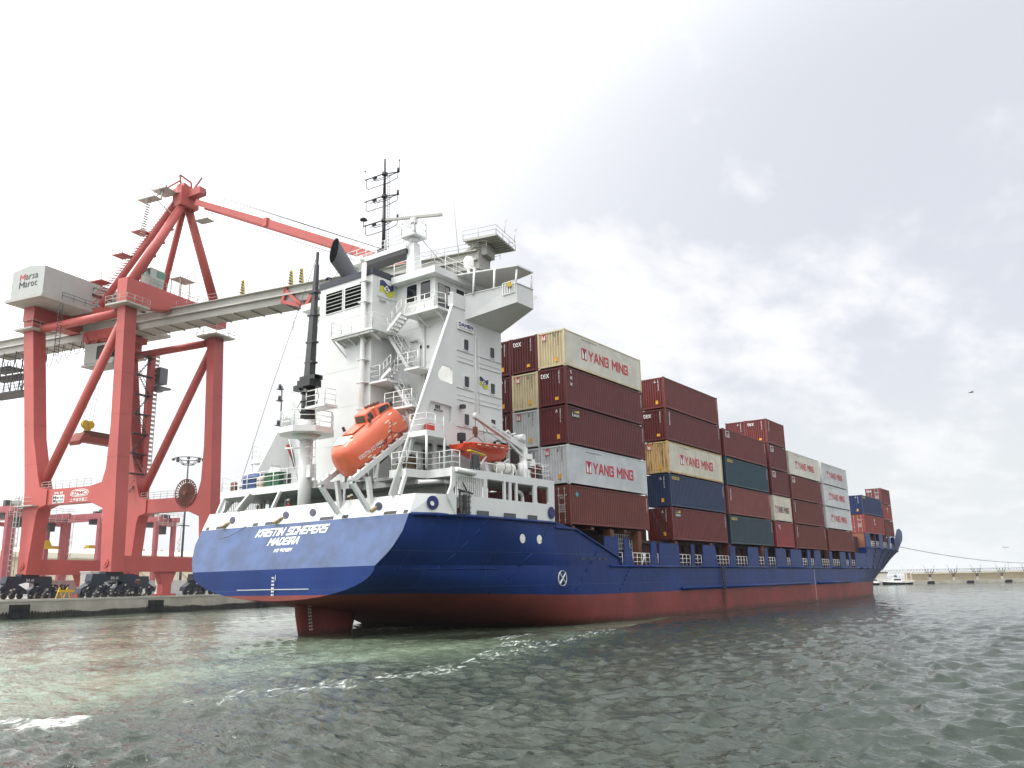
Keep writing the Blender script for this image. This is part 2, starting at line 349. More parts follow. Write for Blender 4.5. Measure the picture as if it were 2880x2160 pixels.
# ------------------------------------------------------------------ water
def make_water():
    rng = np.random.default_rng(4)
    rs = [2.5]
    while rs[-1] < 6000: rs.append(rs[-1]*(1.0068 if rs[-1] < 420 else 1.06))
    rs = np.array(rs); th = np.concatenate([YAW+np.linspace(-R(46), R(46), 640), YAW+R(46)+np.linspace(0, R(268), 46)[1:-1]])
    n, k = len(rs), len(th)
    rr, tt = np.meshgrid(rs, th, indexing='ij')
    X = CAMP.x+rr*np.cos(tt); Y = CAMP.y+rr*np.sin(tt); Zz = np.zeros_like(X); DX = np.zeros_like(X); DY = np.zeros_like(X)
    foam, milk = wash(X, Y)
    calm = 1-.35*milk
    fine = (np.abs(((tt-YAW+np.pi) % (2*np.pi))-np.pi) < R(46))
    for i in range(150):
        lam = .17*np.exp(rng.random()**1.1*np.log(.8/.10))
        d = R(212)+rng.normal()*.62; kx = 2*np.pi/lam; ph = rng.random()*6.28
        amp = .0066*lam**.92*(.45+rng.random())
        fade = np.clip((lam/np.maximum(rr*.0068*2.0, 1e-3))-.5, 0, 1)*fine
        a = amp*fade*calm; p = kx*(X*math.cos(d)+Y*math.sin(d))+ph
        Zz += a*np.sin(p); DX += 1.15*a*math.cos(d)*np.cos(p); DY += 1.15*a*math.sin(d)*np.cos(p)
    for i in range(26):
        lam = 1.0+2.4*rng.random(); d = R(210)+rng.normal()*.6; ph = rng.random()*6.28; a = .0014*lam*np.clip((lam/np.maximum(rr*.0068*2.0, 1e-3))-.5, 0, 1)*fine*calm; p = 2*np.pi/lam*(X*math.cos(d)+Y*math.sin(d))+ph
        Zz += a*np.sin(p); DX += 1.1*a*math.cos(d)*np.cos(p); DY += 1.1*a*math.sin(d)*np.cos(p)
    for i in range(10):   # longer, lazy swell left by tugs
        lam = 5+rng.random()*9; d = R(190)+rng.normal()*.5; ph = rng.random()*6.28
        fade = np.clip((lam/np.maximum(rr*.0085*2.2, 1e-3))-.5, 0, 1)*fine
        Zz += .007*fade*np.sin(2*np.pi/lam*(X*math.cos(d)+Y*math.sin(d))+ph)
    Zz += foam*.05*fine*(rr < 120)
    co = np.stack([X+DX, Y+DY, WZ+Zz], -1).reshape(-1, 3)
    i, j = np.meshgrid(np.arange(n-1), np.arange(k), indexing='ij'); j2 = (j+1) % k
    F = np.stack([i*k+j, (i+1)*k+j, (i+1)*k+j2, i*k+j2], -1).reshape(-1, 4)
    me = bpy.data.meshes.new('water'); me.vertices.add(len(co)); me.vertices.foreach_set('co', co.ravel().astype(np.float32))
    me.loops.add(F.size); me.loops.foreach_set('vertex_index', F.ravel().astype(np.int32))
    me.polygons.add(len(F)); me.polygons.foreach_set('loop_start', np.arange(0, F.size, 4, dtype=np.int32))
    me.update(calc_edges=True); me.polygons.foreach_set('use_smooth', np.ones(len(F), bool))
    for nm, arr in (('foam', foam), ('milk', milk)):
        at = me.attributes.new(nm, 'FLOAT', 'POINT'); at.data.foreach_set('value', arr.ravel().astype(np.float32))
    m = bpy.data.materials.new('sea_water'); m.use_nodes = True; t = m.node_tree; b = t.nodes['Principled BSDF']
    tc = nd(t, 'ShaderNodeTexCoord'); gm = nd(t, 'ShaderNodeNewGeometry')
    fa = nd(t, 'ShaderNodeAttribute', attribute_name='foam'); mk = nd(t, 'ShaderNodeAttribute', attribute_name='milk')
    mp = nd(t, 'ShaderNodeMapping'); mp.inputs['Rotation'].default_value = (0, 0, R(-20)); mp.inputs['Scale'].default_value = (.7, 1.5, 1); t.links.new(tc.outputs['Object'], mp.inputs[0])
    n1 = nd(t, 'ShaderNodeTexNoise', i_Scale=1.6, i_Detail=10, i_Roughness=.70, i_Distortion=1.6); t.links.new(mp.outputs[0], n1.inputs[0])
    n3 = nd(t, 'ShaderNodeTexNoise', i_Scale=.12, i_Detail=5, i_Roughness=.6); t.links.new(mp.outputs[0], n3.inputs[0])
    ff = ramp(t, mth(t, 'ADD', mth(t, 'MULTIPLY', n1.outputs[0], 1.25), mth(t, 'MULTIPLY', fa.outputs['Fac'], .52)), .97, 1.28)
    ff = mth(t, 'MULTIPLY', ff, ramp(t, fa.outputs['Fac'], .02, .2))
    mf = mth(t, 'MULTIPLY', mk.outputs['Fac'], ramp(t, mth(t, 'MULTIPLY_ADD', n3.outputs[0], .8, mth(t, 'MULTIPLY', n1.outputs[0], .35)), .35, .75))
    c = mixc(t, mf, (.024, .034, .023), (.175, .225, .155))
    c = mixc(t, ff, c, (.74, .77, .73))
    t.links.new(c, b.inputs['Base Color'])
    t.links.new(mth(t, 'MULTIPLY_ADD', ff, .6, .055), b.inputs['Roughness']); b.inputs['IOR'].default_value = 1.333
    s1 = nd(t, 'ShaderNodeTexNoise', i_Scale=5.0, i_Detail=4, i_Roughness=.55, i_Distortion=.6); mp2 = nd(t, 'ShaderNodeMapping'); mp2.inputs['Rotation'].default_value = (0, 0, R(-32)); mp2.inputs['Scale'].default_value = (1.5, .6, 1)
    t.links.new(tc.outputs['Object'], mp2.inputs[0]); t.links.new(mp2.outputs[0], s1.inputs[0])
    bp = nd(t, 'ShaderNodeBump', i_Strength=.75, i_Distance=.06); t.links.new(s1.outputs[0], bp.inputs['Height']); t.links.new(bp.outputs[0], b.inputs['Normal'])
    me.materials.append(m); o = bpy.data.objects.new('water', me); COL.objects.link(o); tag(o, kind='structure')
def seg_d(X, Y, a, b):
    ax, ay = a; bx, by = b; dx, dy = bx-ax, by-ay; t = np.clip(((X-ax)*dx+(Y-ay)*dy)/(dx*dx+dy*dy), 0, 1)
    return np.hypot(X-ax-t*dx, Y-ay-t*dy), t
def wash(X, Y):
    line = [(-4, -15.5), (-14.9, -18.2), (-27.6, -22.1), (-34.3, -21.6), (-38.3, -21.0), (-44, -20.5), (-60, -18)]
    foam = np.zeros_like(X); D = np.full_like(X, 1e9)
    sgn = np.zeros_like(X)
    for a, b in zip(line, line[1:]):
        d, t = seg_d(X, Y, a, b); s = (b[0]-a[0])*(Y-a[1])-(b[1]-a[1])*(X-a[0])
        sel = d < D; sgn = np.where(sel, np.sign(-s), sgn); D = np.where(sel, d, D)
    # churned water lies to port of the line, astern of the ship
    inside = np.clip(.35+sgn*D/7.0, 0, 1)
    far = np.clip(1-(np.hypot((X+28)*.75, Y-10)-34)/40, 0, 1)
    milk = np.clip(inside*far, 0, 1)
    foam = np.maximum(foam, .68*np.exp(-(D/2.2)**2)*np.clip((X+45)/10, 0, 1))
    def blob(x, y, rx, ry, ang, v):
        c, s = math.cos(R(ang)), math.sin(R(ang)); u = (X-x)*c+(Y-y)*s; w = -(X-x)*s+(Y-y)*c
        return v*np.exp(-((u/rx)**2+(w/ry)**2)**2)
    for q in ((-40.9, -21.6, 1.6, 1.1, 20, .95), (-42.6, -20.6, 2.2, 1.2, 20, .95), (-4.5, 12, 6, 3.2, 70, .55), (-4.8, 26, 9, 2.5, 85, .45), (-13, 9, 4, 2.2, 90, .45), (-7, .5, 3.2, 2.2, 0, .85), (-3, -4, 3.0, 2.6, 40, .6), (-11.5, -13.5, 3.5, 1.2, 15, .8), (-15.5, -16.5, 4.0, 1.2, 25, .75), (-20, -18.5, 4, 1.2, 25, .6),
              (-24, -10, 10, .8, 25, .33), (-20, 0, 12, .9, 30, .33), (-17, 6, 12, 1.0, 60, .38), (-27, 4, 12, 1.0, 50, .3), (-30, -14, 6, .6, 20, .35), (-8, 36, 14, 1.5, 88, .35)):
        foam = np.maximum(foam, blob(*q))
    foam = np.maximum(foam, .40*milk)
    hullin = (np.abs(Y) < 9) & (X > 3)
    foam = np.where(hullin, 0, foam)
    # thin broken line of foam where the hull side meets the water
    return foam, milk
make_water()
# ------------------------------------------------------------------ the container ship
SHIP = thing('container_ship', 'large container ship with dark blue hull, red waterline band, white deckhouse aft and stacked containers', 'ship', (40, 0, WZ))
def lerp(a, b, t): return a+(b-a)*t
def sst(t): t = min(1, max(0, t)); return t*t*(3-2*t)
def interp(x, xs, ys): return float(np.interp(x, xs, ys))
TZ = [-4.72, -4.55, -4.4, -3.9, -3.4, -2.95, -2, -1, 0, 1.2]; TY = [0, 3.2, 4.8, 6.7, 7.7, 8.4, 9.3, 9.72, 9.75, 9.75]
def Xt(z): return -16.3+.47*max(z, -2.85)
def sup(x, x0, x1, n):
    if x <= x0: return 10.9
    if x >= x1: return 0.0
    return 10.9*(1-((x-x0)/(x1-x0))**n)**(1/n)
def half_up(x, z):                     # aft quarter, z between knuckle and poop
    L = 5.5+11*(z/-2.85); return lerp(interp(z, TZ, TY), 10.9, sst((x-Xt(z))/L)**.8)
def zkeel(x): return -4.72-.15*(x+17.7) if x < -4 else -6.78-.34*(x+4) if x < 14 else -12.9
def half_low(x, z):
    if x < 40:
        yl = half_up(x, -2.85) if x < 5 else 10.9; zk = zkeel(x); s = min(1, max(0, (-2.85-z)/(-2.85-zk)))
        p = lerp(2, 5, sst((x+17)/26)); return yl*max(0, 1-s**p)**(1/p)
    return interp(z, [-12, -6.9, -4.85, -2.85], [sup(x, 66, 112, 1.4), sup(x, 72, 113, 1.43), sup(x, 72, 115, 1.43), sup(x, 74, 118, 1.73)])
def half_fc(x, z): return interp(z, [-2.85, .05, 2.1, 4.2], [sup(x, 74, 118, 1.73), sup(x, 85, 123, 2.2), sup(x, 90, 126, 2.3), sup(x, 91, 127, 2.3)])
xs_aft = [-17.7, -16, -14.5, -13, -11.5, -10, -8, -6, -4, -2, 0, 2, 5, 8, 12, 17, 23, 30, 36]
xs_fwd = [40, 50, 60, 66, 70, 74, 78, 82, 86, 90, 93, 96, 99, 102, 104, 106, 108, 110, 111.5, 113, 114, 115, 116, 117, 117.6, 118]
def zred(x): return lerp(-4.4, -4.85, sst((x+17)/20))
def bwt(x): return lerp(2.2, 3.75, sst((x-99)/4)) if x < 104 else lerp(3.75, 2.9, sst((x-104)/14))
hull = MB(); hull.smooth = True
def lowgrid(s):
    for zone in (0, 1):
        rows = []
        for x in xs_aft+xs_fwd:
            xx = max(x, Xt(-3)); zk = zkeel(xx); zr = max(zred(xx), zk+.02); zl = [lerp(-2.85, zr, i/5) for i in range(6)] if zone == 0 else [lerp(zr, zk, (i/12)**1.0) for i in range(13)]
            rows.append([(xx, s*half_low(xx, z), z) for z in zl])
        hull.mi = zone; hull.grid(rows)
for s in (-1, 1):
    lowgrid(s)
    hull.mi = 0                                                    # aft quarter above the knuckle line
    xu = [0, .06, .14, .25, .38, .5, .62, .75, .88, 1]; rows = []
    for u in xu:
        row = []
        for i in range(8):
            xe = lerp(-17.7, 5.6, u); top = 0 if xe < -3.1 else -.34 if xe < -.6 else lerp(-.34, -2.3, min(1, (xe+.6)/6.1))
            z = lerp(-2.85, top, i/7); xx = lerp(Xt(z), 5.6, u); row.append((xx, s*half_up(xx, z), z))
        rows.append(row)
    hull.grid(rows)
    rows = []                                                      # flared forecastle
    for x in [79, 82, 85, 88, 91, 94, 97, 100, 103, 106, 109, 112, 115, 117, 119, 121, 122, 123]:
        rows.append([(lerp(min(x, 118), x, i/5) if x > 112 else x, s*half_fc(lerp(min(x, 117.9), x, i/5) if x > 112 else x, lerp(-2.85, .05, i/5)), lerp(-2.85, .05, i/5)) for i in range(6)])
    hull.grid(rows)
    rows = []
    for x in [99.5, 102, 105, 108, 111, 114, 116, 118, 120, 122, 123.5, 124.8, 125.6, 126]:
        rows.append([(x-(1-k)*max(0, x-119)*.45, s*half_fc(min(x, 122.9) if k == 0 else x, lerp(.05, bwt(x), k)), lerp(.05, bwt(x), k)) for k in (0, .33, .66, 1)])
    hull.grid(rows)
# transom: raked above the knuckle, upright below it
hull.smooth = False
zz_ = [-4.72, -4.6, -4.4]; 
def trow(z): w = half_low(Xt(-3), z) if z < -2.85 else interp(z, TZ, TY); return [(Xt(z), lerp(-1, 1, i/24)*w, z) for i in range(25)]
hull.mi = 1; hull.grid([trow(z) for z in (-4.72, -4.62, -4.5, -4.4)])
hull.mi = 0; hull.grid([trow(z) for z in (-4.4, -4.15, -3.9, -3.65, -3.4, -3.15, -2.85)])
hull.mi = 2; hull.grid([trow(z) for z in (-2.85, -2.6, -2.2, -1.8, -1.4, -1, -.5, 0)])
hull.mi = 0
hull.prism([(x, y, -2.9) for x, y in [(5, -10.8), (79, -10.8), (79, 10.8), (5, 10.8)]], (0, 0, -.05))     # main deck
hull.add([(79, -10.85, -2.85), (79, 10.85, -2.85), (79, 10.85, .05), (79, -10.85, .05)], [(0, 1, 2, 3)])
hull.prism([(x, -half_fc(x, .05)+.05, 0) for x in (79, 90, 100, 108, 114, 119, 122.5)]+[(x, half_fc(x, .05)-.05, 0) for x in (122.5, 119, 114, 108, 100, 90, 79)], (0, 0, -.06))
hull.build('hull', [MBLUE, MRED, MBLUE_LIT], SHIP)
# sheer rails, rubbing bars, raised seams
m = MB(); m.smooth = True
m.path([(x, -10.94, -2.88) for x in (4, 20, 40, 60, 74)]+[(x, -half_low(x, -2.85)-.03, -2.88) for x in (78, 82, 86, 90, 94, 98, 102)], .10, n=8)
m.path([(-16.2, -9.85, -.03), (-14.8, -10.45, -.03), (-12.5, -10.85, -.03), (-9, -10.95, -.03), (-3.1, -10.95, -.05)], .10, n=8)
m.path([(-3.1, -10.95, -.36), (-.6, -10.95, -.36), (5.6, -10.95, -2.32), (5.7, -10.95, -2.85)], .08, n=8)
m.path([(79, -10.85, .06)]+[(x, -half_fc(x, .05)-.03, .06) for x in (85, 90, 95, 100, 105, 110, 114, 118, 121)], .10, n=8)
m.build('sheer_rail', MBLUE, SHIP)
for a, b in ((16, 51.2), (54, 68.3)):
    MB().tube((a, -10.98, -4.68), (b, -10.98, -4.62), .13).build('rubbing_bar', MBLUE, SHIP)
for pts in (((-10.4, 0), (-13.6, -3.6)), ((-3.9, -.4), (-8.6, -4.6)), ((2.6, -1.6), (-.8, -4.5)), ((7.2, -3.0), (5.4, -4.6))):
    (xa, za), (xb, zb) = pts; q = []
    for i in range(6):
        x, z = lerp(xa, xb, i/5), lerp(za, zb, i/5); q.append((x, -(half_up(x, z) if z > -2.85 and x < 5 else half_low(x, z))-.01, z))
    m = MB(); m.path(q, .045); m.build('hull_seam', MBLUE, SHIP)
m = MB(); m.path([(x, -half_low(x, -3.05)-.01, -3.05) for x in (-16, -14, -12, -10, -8.5)], .05); m.build('hull_seam', MBLUE, SHIP)
for xa, xb in ((79.6, 77.4), (84.9, 83.2), (89.9, 88), (95, 92.7), (99.6, 96.8), (104, 101)):
    m = MB(); m.path([(lerp(xb, xa, t), -half_fc(lerp(xb, xa, t), lerp(-2.8, 0, t))-.02, lerp(-2.8, 0, t)) for t in (0, .25, .5, .75, 1)], .07); m.build('flare_rib', MNAVY, SHIP)
# white marks on the side: two round vents, thruster symbol, load marks
for x in (-7.0, -5.1):
    MB().disc((x, -half_up(x, -1.2)-.02, -1.2), (0, -1, 0), .29, .02, n=20).build('round_vent', MFOAMW, SHIP)
m = MB(); yh = -half_low(-2.4, -3.7)-.03
for k in range(24):
    t = 2*math.pi*k/24; t2 = 2*math.pi*(k+1)/24
    m.bar((-2.4+.5*math.cos(t), yh, -3.7+.5*math.sin(t)), (-2.4+.5*math.cos(t2), yh, -3.7+.5*math.sin(t2)), .07, .02)
for t in (45, 135): m.bar((-2.4+.5*math.cos(R(t)), yh, -3.7+.5*math.sin(R(t))), (-2.4-.5*math.cos(R(t)), yh, -3.7-.5*math.sin(R(t))), .16, .02)
m.build('thruster_mark', MTXTW, SHIP)
for x in (0, 1.1, 2.3, 3.2): MB().box((x, -10.94, -2.45), (x+.5, -10.9, -2.3)).build('side_slot', MNAVY, SHIP)
m = MB()
for z in np.arange(-6.6, -3.0, .2): m.box((53.1, -10.93, z), (53.2, -10.90, z+.09))
m.build('draught_scale', MTXTW, SHIP)
# transom lettering
def tr_text(s, y0, y1, z0, z1, sh=.0, bold=.02):
    x0, x1 = Xt(z0), Xt(z1); nx = Vector((-.905, 0, .425))*.004
    P = Vector((x0, y0, z0))+nx
    return text_mesh(s, P, (0, y1-y0, 0), (x1-x0, -sh, z1-z0), MTXTW, parent=SHIP, bold=bold, th=.002)
for s_, ya, yb, za, zb, sh, wt in (('KRISTIN SCHEPERS', 3.35, -3.25, -.77, -.25, .15, .19), ('MADEIRA', 1.75, -1.05, -1.37, -.89, .14, .19), ('IMO 9404089', .86, -.76, -1.80, -1.59, .05, .15)):
    x0, x1 = Xt(za), Xt(zb); nx = Vector((-.905, 0, .425))*.003
    stroke_mesh(s_, Vector((x0, ya, za))+nx, (0, yb-ya, 0), (x1-x0, -sh, zb-za), wt).build('lettering', MTXTW, SHIP)
for i, s in enumerate(('92', '90', '88', '86', '84', '82')): text_mesh(s, (-17.73, .16, -3.42-.2*i), (0, -.26, 0), (0, 0, .12), MTXTW, parent=SHIP, bold=.02)
m = MB(); m.box((-17.73, -3.2, -4.06), (-17.715, 3.5, -4.03)); m.box((-17.73, -.19, -3.5), (-17.715, -.16, -3.2)); m.build('load_line', MTXTW, SHIP)
# rudder and skeg
m = MB(); m.smooth = True
def foil(xa, xf, z): 
    o = []
    for k in range(14):
        t = k/13; w = .42*(math.sin(math.pi*min(1, t**.6))**.8)*(1 if t < .999 else 0)+.03
        o.append((lerp(xf, xa, t), w, z))
    return o+[(x, -y, zz) for x, y, zz in o[::-1]]
m.grid([foil(-16.05, -10.7, -4.6), foil(-15.95, -10.9, -5.6), foil(-15.65, -11.3, -6.9), foil(-15.3, -11.7, -8.5)], close=True)
m.build('rudder', MRED, SHIP)
for i, s in enumerate(('74', '72', '70', '68', '66', '64', '62', '60')): text_mesh(s, (-15.35+.03*i, -.36, -5.15-.2*i), (.3, 0, 0), (0, 0, .12), MTXTW, parent=SHIP, bold=.02)

# ------------------------------------------------------------------ stern bulwark, mooring deck, poop deck
m = MB()
nb = Vector((.09, 0, -.04))
def brow(z, k=0): return [Vector((Xt(z), y, z))+nb*k for y in np.linspace(9.75, -9.75, 13)]
for k in (0, 1): m.grid([brow(.0, k), brow(1.15, k)])
m.add([brow(1.15, 0)[0], brow(1.15, 0)[-1], brow(1.15, 1)[-1], brow(1.15, 1)[0]], [(0, 1, 2, 3)])
for s in (-1, 1):
    q = [(Xt(0), s*9.75), (-14.9, s*10.4), (-13.55, s*10.8)]; q2 = [(Xt(1.15), s*9.75), (-14.7, s*10.4), (-13.4, s*10.8)]
    for i in range(2):
        for off in (0, -.1*s): m.add([(q[i][0], q[i][1]+off, 0), (q[i+1][0], q[i+1][1]+off, 0), (q2[i+1][0], q2[i+1][1]+off, 1.15), (q2[i][0], q2[i][1]+off, 1.15)], [(0, 1, 2, 3)])
m.build('stern_bulwark', MW, SHIP)
MB().prism([(-16.1, -9.6, -.05), (-3, -10.7, -.05), (-3, 10.7, -.05), (-16.1, 9.6, -.05)], (0, 0, -.05)).build('mooring_deck', plain('deck_green', (.09, .13, .11), .7), SHIP)
nrm = Vector((-.905, 0, .425))
for y, a in ((6.71, .3), (1.17, .3), (-1.4, .3), (-7.12, .3)):
    c = Vector((Xt(.56), y, .56)); m = MB(); m.disc(c, nrm, .36, .05, sy=.62, av=(.25, .85, .5)); f = m.build('fairlead', MFBLUE, SHIP)
    MB().disc(c, nrm, .24, .06, sy=.6, av=(.25, .85, .5)).build('fairlead_opening', MBLK, f)
for x, y in ((-15.0, -10.36), (-3.55, -10.9)):
    m = MB(); m.disc((x, y, .62), (-.25 if x < -9 else 0, -1, 0), .40, .05); f = m.build('fairlead', MFBLUE, SHIP)
    m = MB(); m.disc((x+.02, y-.01, .62), (-.25 if x < -9 else 0, -1, 0), .33, .06, sy=.9); m.build('fairlead_opening', MTXTB, f)
    if x < -9: m = MB(); m.disc((x-.10, y-.06, .56), (-.25, -1, 0), .12, .03, sy=1.2); m.build('fairlead_lid', MFOAMW, f)
for a, b in ((9.32, 8.99), (8.17, 7.16), (4.2, 3.69), (2.93, 1.72), (-2.3, -3.51), (-4.3, -4.78), (-7.76, -8.74), (-9.3, -9.62)):
    m = MB(); p = Vector((Xt(.02), 0, .02)); d = Vector((.425, 0, .905))*.2
    m.prism([p+Vector((0, a, 0)), p+Vector((0, b, 0)), p+Vector((0, b, 0))+d, p+Vector((0, a, 0))+d], nrm*.02); m.build('freeing_port', MBLK, SHIP)
for a, b in ((-11.6, -10.5), (-8.9, -7.7), (-6.3, -5.3)):
    MB().box((a, -10.95, .03), (b, -10.9, .33)).build('freeing_port', plain('port_grey', (.07, .08, .09), .6), SHIP)
# starboard and port side panels with their openings
def side_panel(s):
    y = s*10.85
    f3 = lambda a, b: (a, y, b)
    outer = [(-12.15, 0), (-3.05, 0), (-3.05, 2.82), (-13.85, 2.75), (-13.85, 2.3), (-13.6, 1.6), (-13.45, 1.15), (-13.45, 0), (-13.3, 0), (-13.3, 1.08), (-12.15, 1.08)] 
    outer = [(-12.15, 0), (-3.05, 0), (-3.0, 2.82), (-13.85, 2.76), (-13.85, 2.28), (-13.9, 1.7), (-14.2, 1.15), (-13.55, 0.02), (-13.45, 0), (-13.45, 1.0), (-12.15, 1.08)]
    holes = [[(-13.75, 1.45), (-13.6, 1.15), (-10.75, 1.15), (-10.75, 2.27), (-12.95, 2.27), (-13.15, 2.2)]]
    for a, b in ((-10.5, -8.8), (-8.58, -8.2), (-7.98, -7.5), (-7.3, -5.5)): holes.append([(a, 1.16), (b, 1.16), (b, 2.31), (a, 2.31)])
    holes.append(rrect(-5.12, 1.17, -3.72, 2.33, .2)[:])
    return plate_holes(outer, holes, f3, (0, -s*.12, 0))
for s in (-1, 1):
    pn = side_panel(s).build('side_panel', MW, SHIP)
    m = MB()
    for i in range(15): m.box((-13.5+i*.19, s*10.82-.03, 1.15), (-13.45+i*.19, s*10.82+.03, 2.27))
    m.build('bar_grille', MWC, pn)
# gangway frame in the side recess
m = MB()
for x in (-13.2, -12.95, -12.6, -12.35): m.tube((x, -10.9, .05), (x, -10.9, 1.5 if x in (-13.2, -12.35) else 1.1), .035)
for z in (.15, .45, .8, 1.1, 1.35): m.bar((-13.3, -10.92, z), (-12.2, -10.92, z), .05)
for x in (-12.85, -12.7): m.box((x-.04, -11.0, .2), (x+.04, -10.9, 1.2))
m.tube((-13.4, -10.95, 1.45), (-12.1, -10.95, 1.3), .05); m.tube((-13.0, -10.95, 1.9), (-12.6, -10.95, 1.4), .04)
m.build('gangway_frame', MDK, SHIP)
# poop deck: U-shaped slab round the lifeboat bay
m = MB()
dk = lambda pts: m.prism([(x, y, 2.27) for x, y in pts], (0, 0, .48))
dk([(-15.05, 9.7), (-13.3, 10.75), (-3.05, 10.75), (-3.05, 8.0), (-10.4, 8.0), (-10.4, -1.5), (-13.2, -1.5), (-13.2, -.6), (-15.05, -.4)])
dk([(-15.2, -7.1), (-15.2, -8.45), (-13.6, -8.7), (-13.6, -10.73), (-3.05, -10.73), (-3.05, -8.05), (-14, -8.05), (-14, -7.1)])
dk([(-12.0, -1.52), (-10.42, -1.52), (-10.42, -8.03), (-12.0, -8.03)])
poop = m.build('poop_deck', MW, SHIP)
m = MB()
for x, z0 in ((-10.35, -.1),):
    m.box((-10.4, -10.2, -.05), (-10.25, 10.2, 2.27))
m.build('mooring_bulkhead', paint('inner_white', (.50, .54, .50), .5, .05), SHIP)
for (b0, b1, w) in (((-15.65, 9.0, 1.15), (-15.0, 9.25, 2.3), .22), ((-15.65, 6.65, 1.15), (-15.1, 6.0, 2.3), .62), ((-15.65, 3.05, 1.15), (-15.1, 3.0, 2.3), .2), ((-15.8, -8.55, 1.15), (-15.25, -8.45, 2.3), .22)):
    MB().bar(b0, b1, .16, w, up=(1, 0, 0)).build('deck_pillar', MW, SHIP)
for x, y in ((-13.3, -1.2), (-13.0, 5), (-11.8, -8.7), (-12.2, 8.4)):
    MB().tube((x, y, -.05), (x, y, 2.3), .09).build('deck_pillar', MW, SHIP)
m = MB(); m.path([(-14.6, -8.9, 1.95), (-13.2, -9.6, 2.05), (-11.6, -9.9, 2.02), (-10.6, -9.9, 1.98)], .13, n=8); m.build('overhead_pipe', MWC, SHIP)
m = MB(); m.path([(-5.9, -10.2, 0), (-5.9, -10.2, 1.6), (-6.1, -10.2, 1.85), (-6.5, -10.2, 1.9)], .12, n=8); m.build('vent_pipe', MWC, SHIP)
# mooring winches, bollards
for y in (7.5, -3, -8.8):
    m = MB()
    for k in (-.9, .9): m.disc((-12.6, y+k, .75), (0, 1, 0), .6, .08)
    m.tube((-12.6, y-.9, .75), (-12.6, y+.9, .75), .36, n=12); m.cbox((-12.6, y, .25), (1.1, 2.4, .5)); m.build('mooring_winch', plain('winch_red', (.16, .03, .03), .5), SHIP)
# railings of the poop
railing([(-15.0, -.3, 2.75), (-15.0, 9.6, 2.75), (-13.2, 10.65, 2.75), (-9, 10.7, 2.75)], SHIP)
railing([(-15.1, -7.2, 2.75), (-15.1, -8.4, 2.75), (-13.55, -8.65, 2.75)], SHIP, sp=.75)
railing([(-13.55, -8.65, 2.75), (-13.55, -10.6, 2.75)], SHIP, sp=1.0)
railing([(-13.55, -10.6, 2.75), (-12.9, -10.65, 2.76)], SHIP, sp=.6)
railing([(-11.6, -10.65, 2.78), (-11.0, -10.65, 2.78)], SHIP, sp=.6)
railing([(-11.0, -10.6, 2.3), (-7.4, -10.6, 2.3)], SHIP, n=1, sp=2)
railing([(-5.9, -10.65, 2.82), (-3.1, -10.65, 2.82), (-3.1, -9.2, 2.82)], SHIP, sp=.9)
railing([(-13.0, -1.4, 2.75), (-10.6, -1.4, 2.75)], SHIP)
# ------------------------------------------------------------------ deckhouse
m = MB(); m.box((-10.4, -7.88, 2.75), (-5, 8.35, 13.8)); m.box((-10.39, 2.7, 13.8), (-5.01, 8.34, 15.62))
HOUSE = m.build('deckhouse', MW, SHIP)
fin_outer = [(-16.05, 1.15), (-10.42, 14.2), (-5, 14.2), (-5, 2.75), (-14.77, 2.75), (-15.5, 1.15)]
h1 = [(-14.72, 2.82), (-14.02, 4.5), (-13.8, 4.65), (-12.4, 4.65), (-12.25, 4.5), (-12.25, 2.82)]
h2 = [(-11.95, 2.82), (-11.95, 4.5), (-11.8, 4.65), (-10.6, 4.65), (-10.48, 4.5), (-10.48, 2.82)]
v1 = [(-11.25, 9.88), (-10.5, 9.84), (-10.4, 9.7), (-10.4, 8.86), (-10.5, 8.76), (-11.6, 8.84), (-11.85, 9.02), (-11.8, 9.3), (-11.45, 9.75)]
v2 = [(-12.45, 7.34), (-10.55, 7.28), (-10.42, 7.15), (-10.42, 6.3), (-10.55, 6.18), (-12.85, 6.22), (-12.95, 6.4), (-12.6, 7.2)]
FIN = plate_holes(fin_outer, [h1, h2, v1, v2], lambda a, b: (a, -8.0, b), (0, .1, 0)).build('side_wall', MW, SHIP)
m = MB(); m.tube((-16.05, -7.98, 1.15), (-10.42, -7.98, 14.2), .09); m.build('wall_edge', MWC, FIN)
m = MB(); m.box((-12.95, -7.8, 6.1), (-10.42, -7.75, 7.4)); sg = m.build('muster_board', MW, SHIP)
text_mesh('MUSTER', (-12.0, -7.83, 6.78), (.85, 0, 0), (0, 0, .15), MTXTK, parent=sg, bold=.02)
text_mesh('STATION', (-11.9, -7.83, 6.58), (.65, 0, 0), (0, 0, .08), MTXTK, parent=sg)
m = MB()
for dx in (0, .16, .32): m.box((-11.85+dx, -7.83, 6.98), (-11.76+dx, -7.81, 7.2))
m.build('muster_symbol', MTXTK, sg)
for x, z in ((-8.98, 11.73), (-6.1, 11.77), (-8.95, 9.17), (-6.1, 9.19), (-8.98, 6.6), (-6.1, 6.65)):
    f = plate_holes(rrect(x-.32, z-.44, x+.32, z+.44, .14), [rrect(x-.25, z-.37, x+.25, z+.37, .1)], lambda a, b: (a, -8.05, b), (0, .06, 0)).build('window', MW, FIN)
    m = MB(); m.prism([(a, -8.012, b) for a, b in rrect(x-.25, z-.37, x+.25, z+.37, .1)], (0, .008, 0)); m.build('window_pane', MGLASS, SHIP)
for z in (11.2, 8.64, 6.05):
    for a, b in ((-9.97, -8.2), (-7.75, -5.1)): MB().box((a, -8.06, z), (b, -7.99, z+.03)).build('water_ledge', MW, FIN)
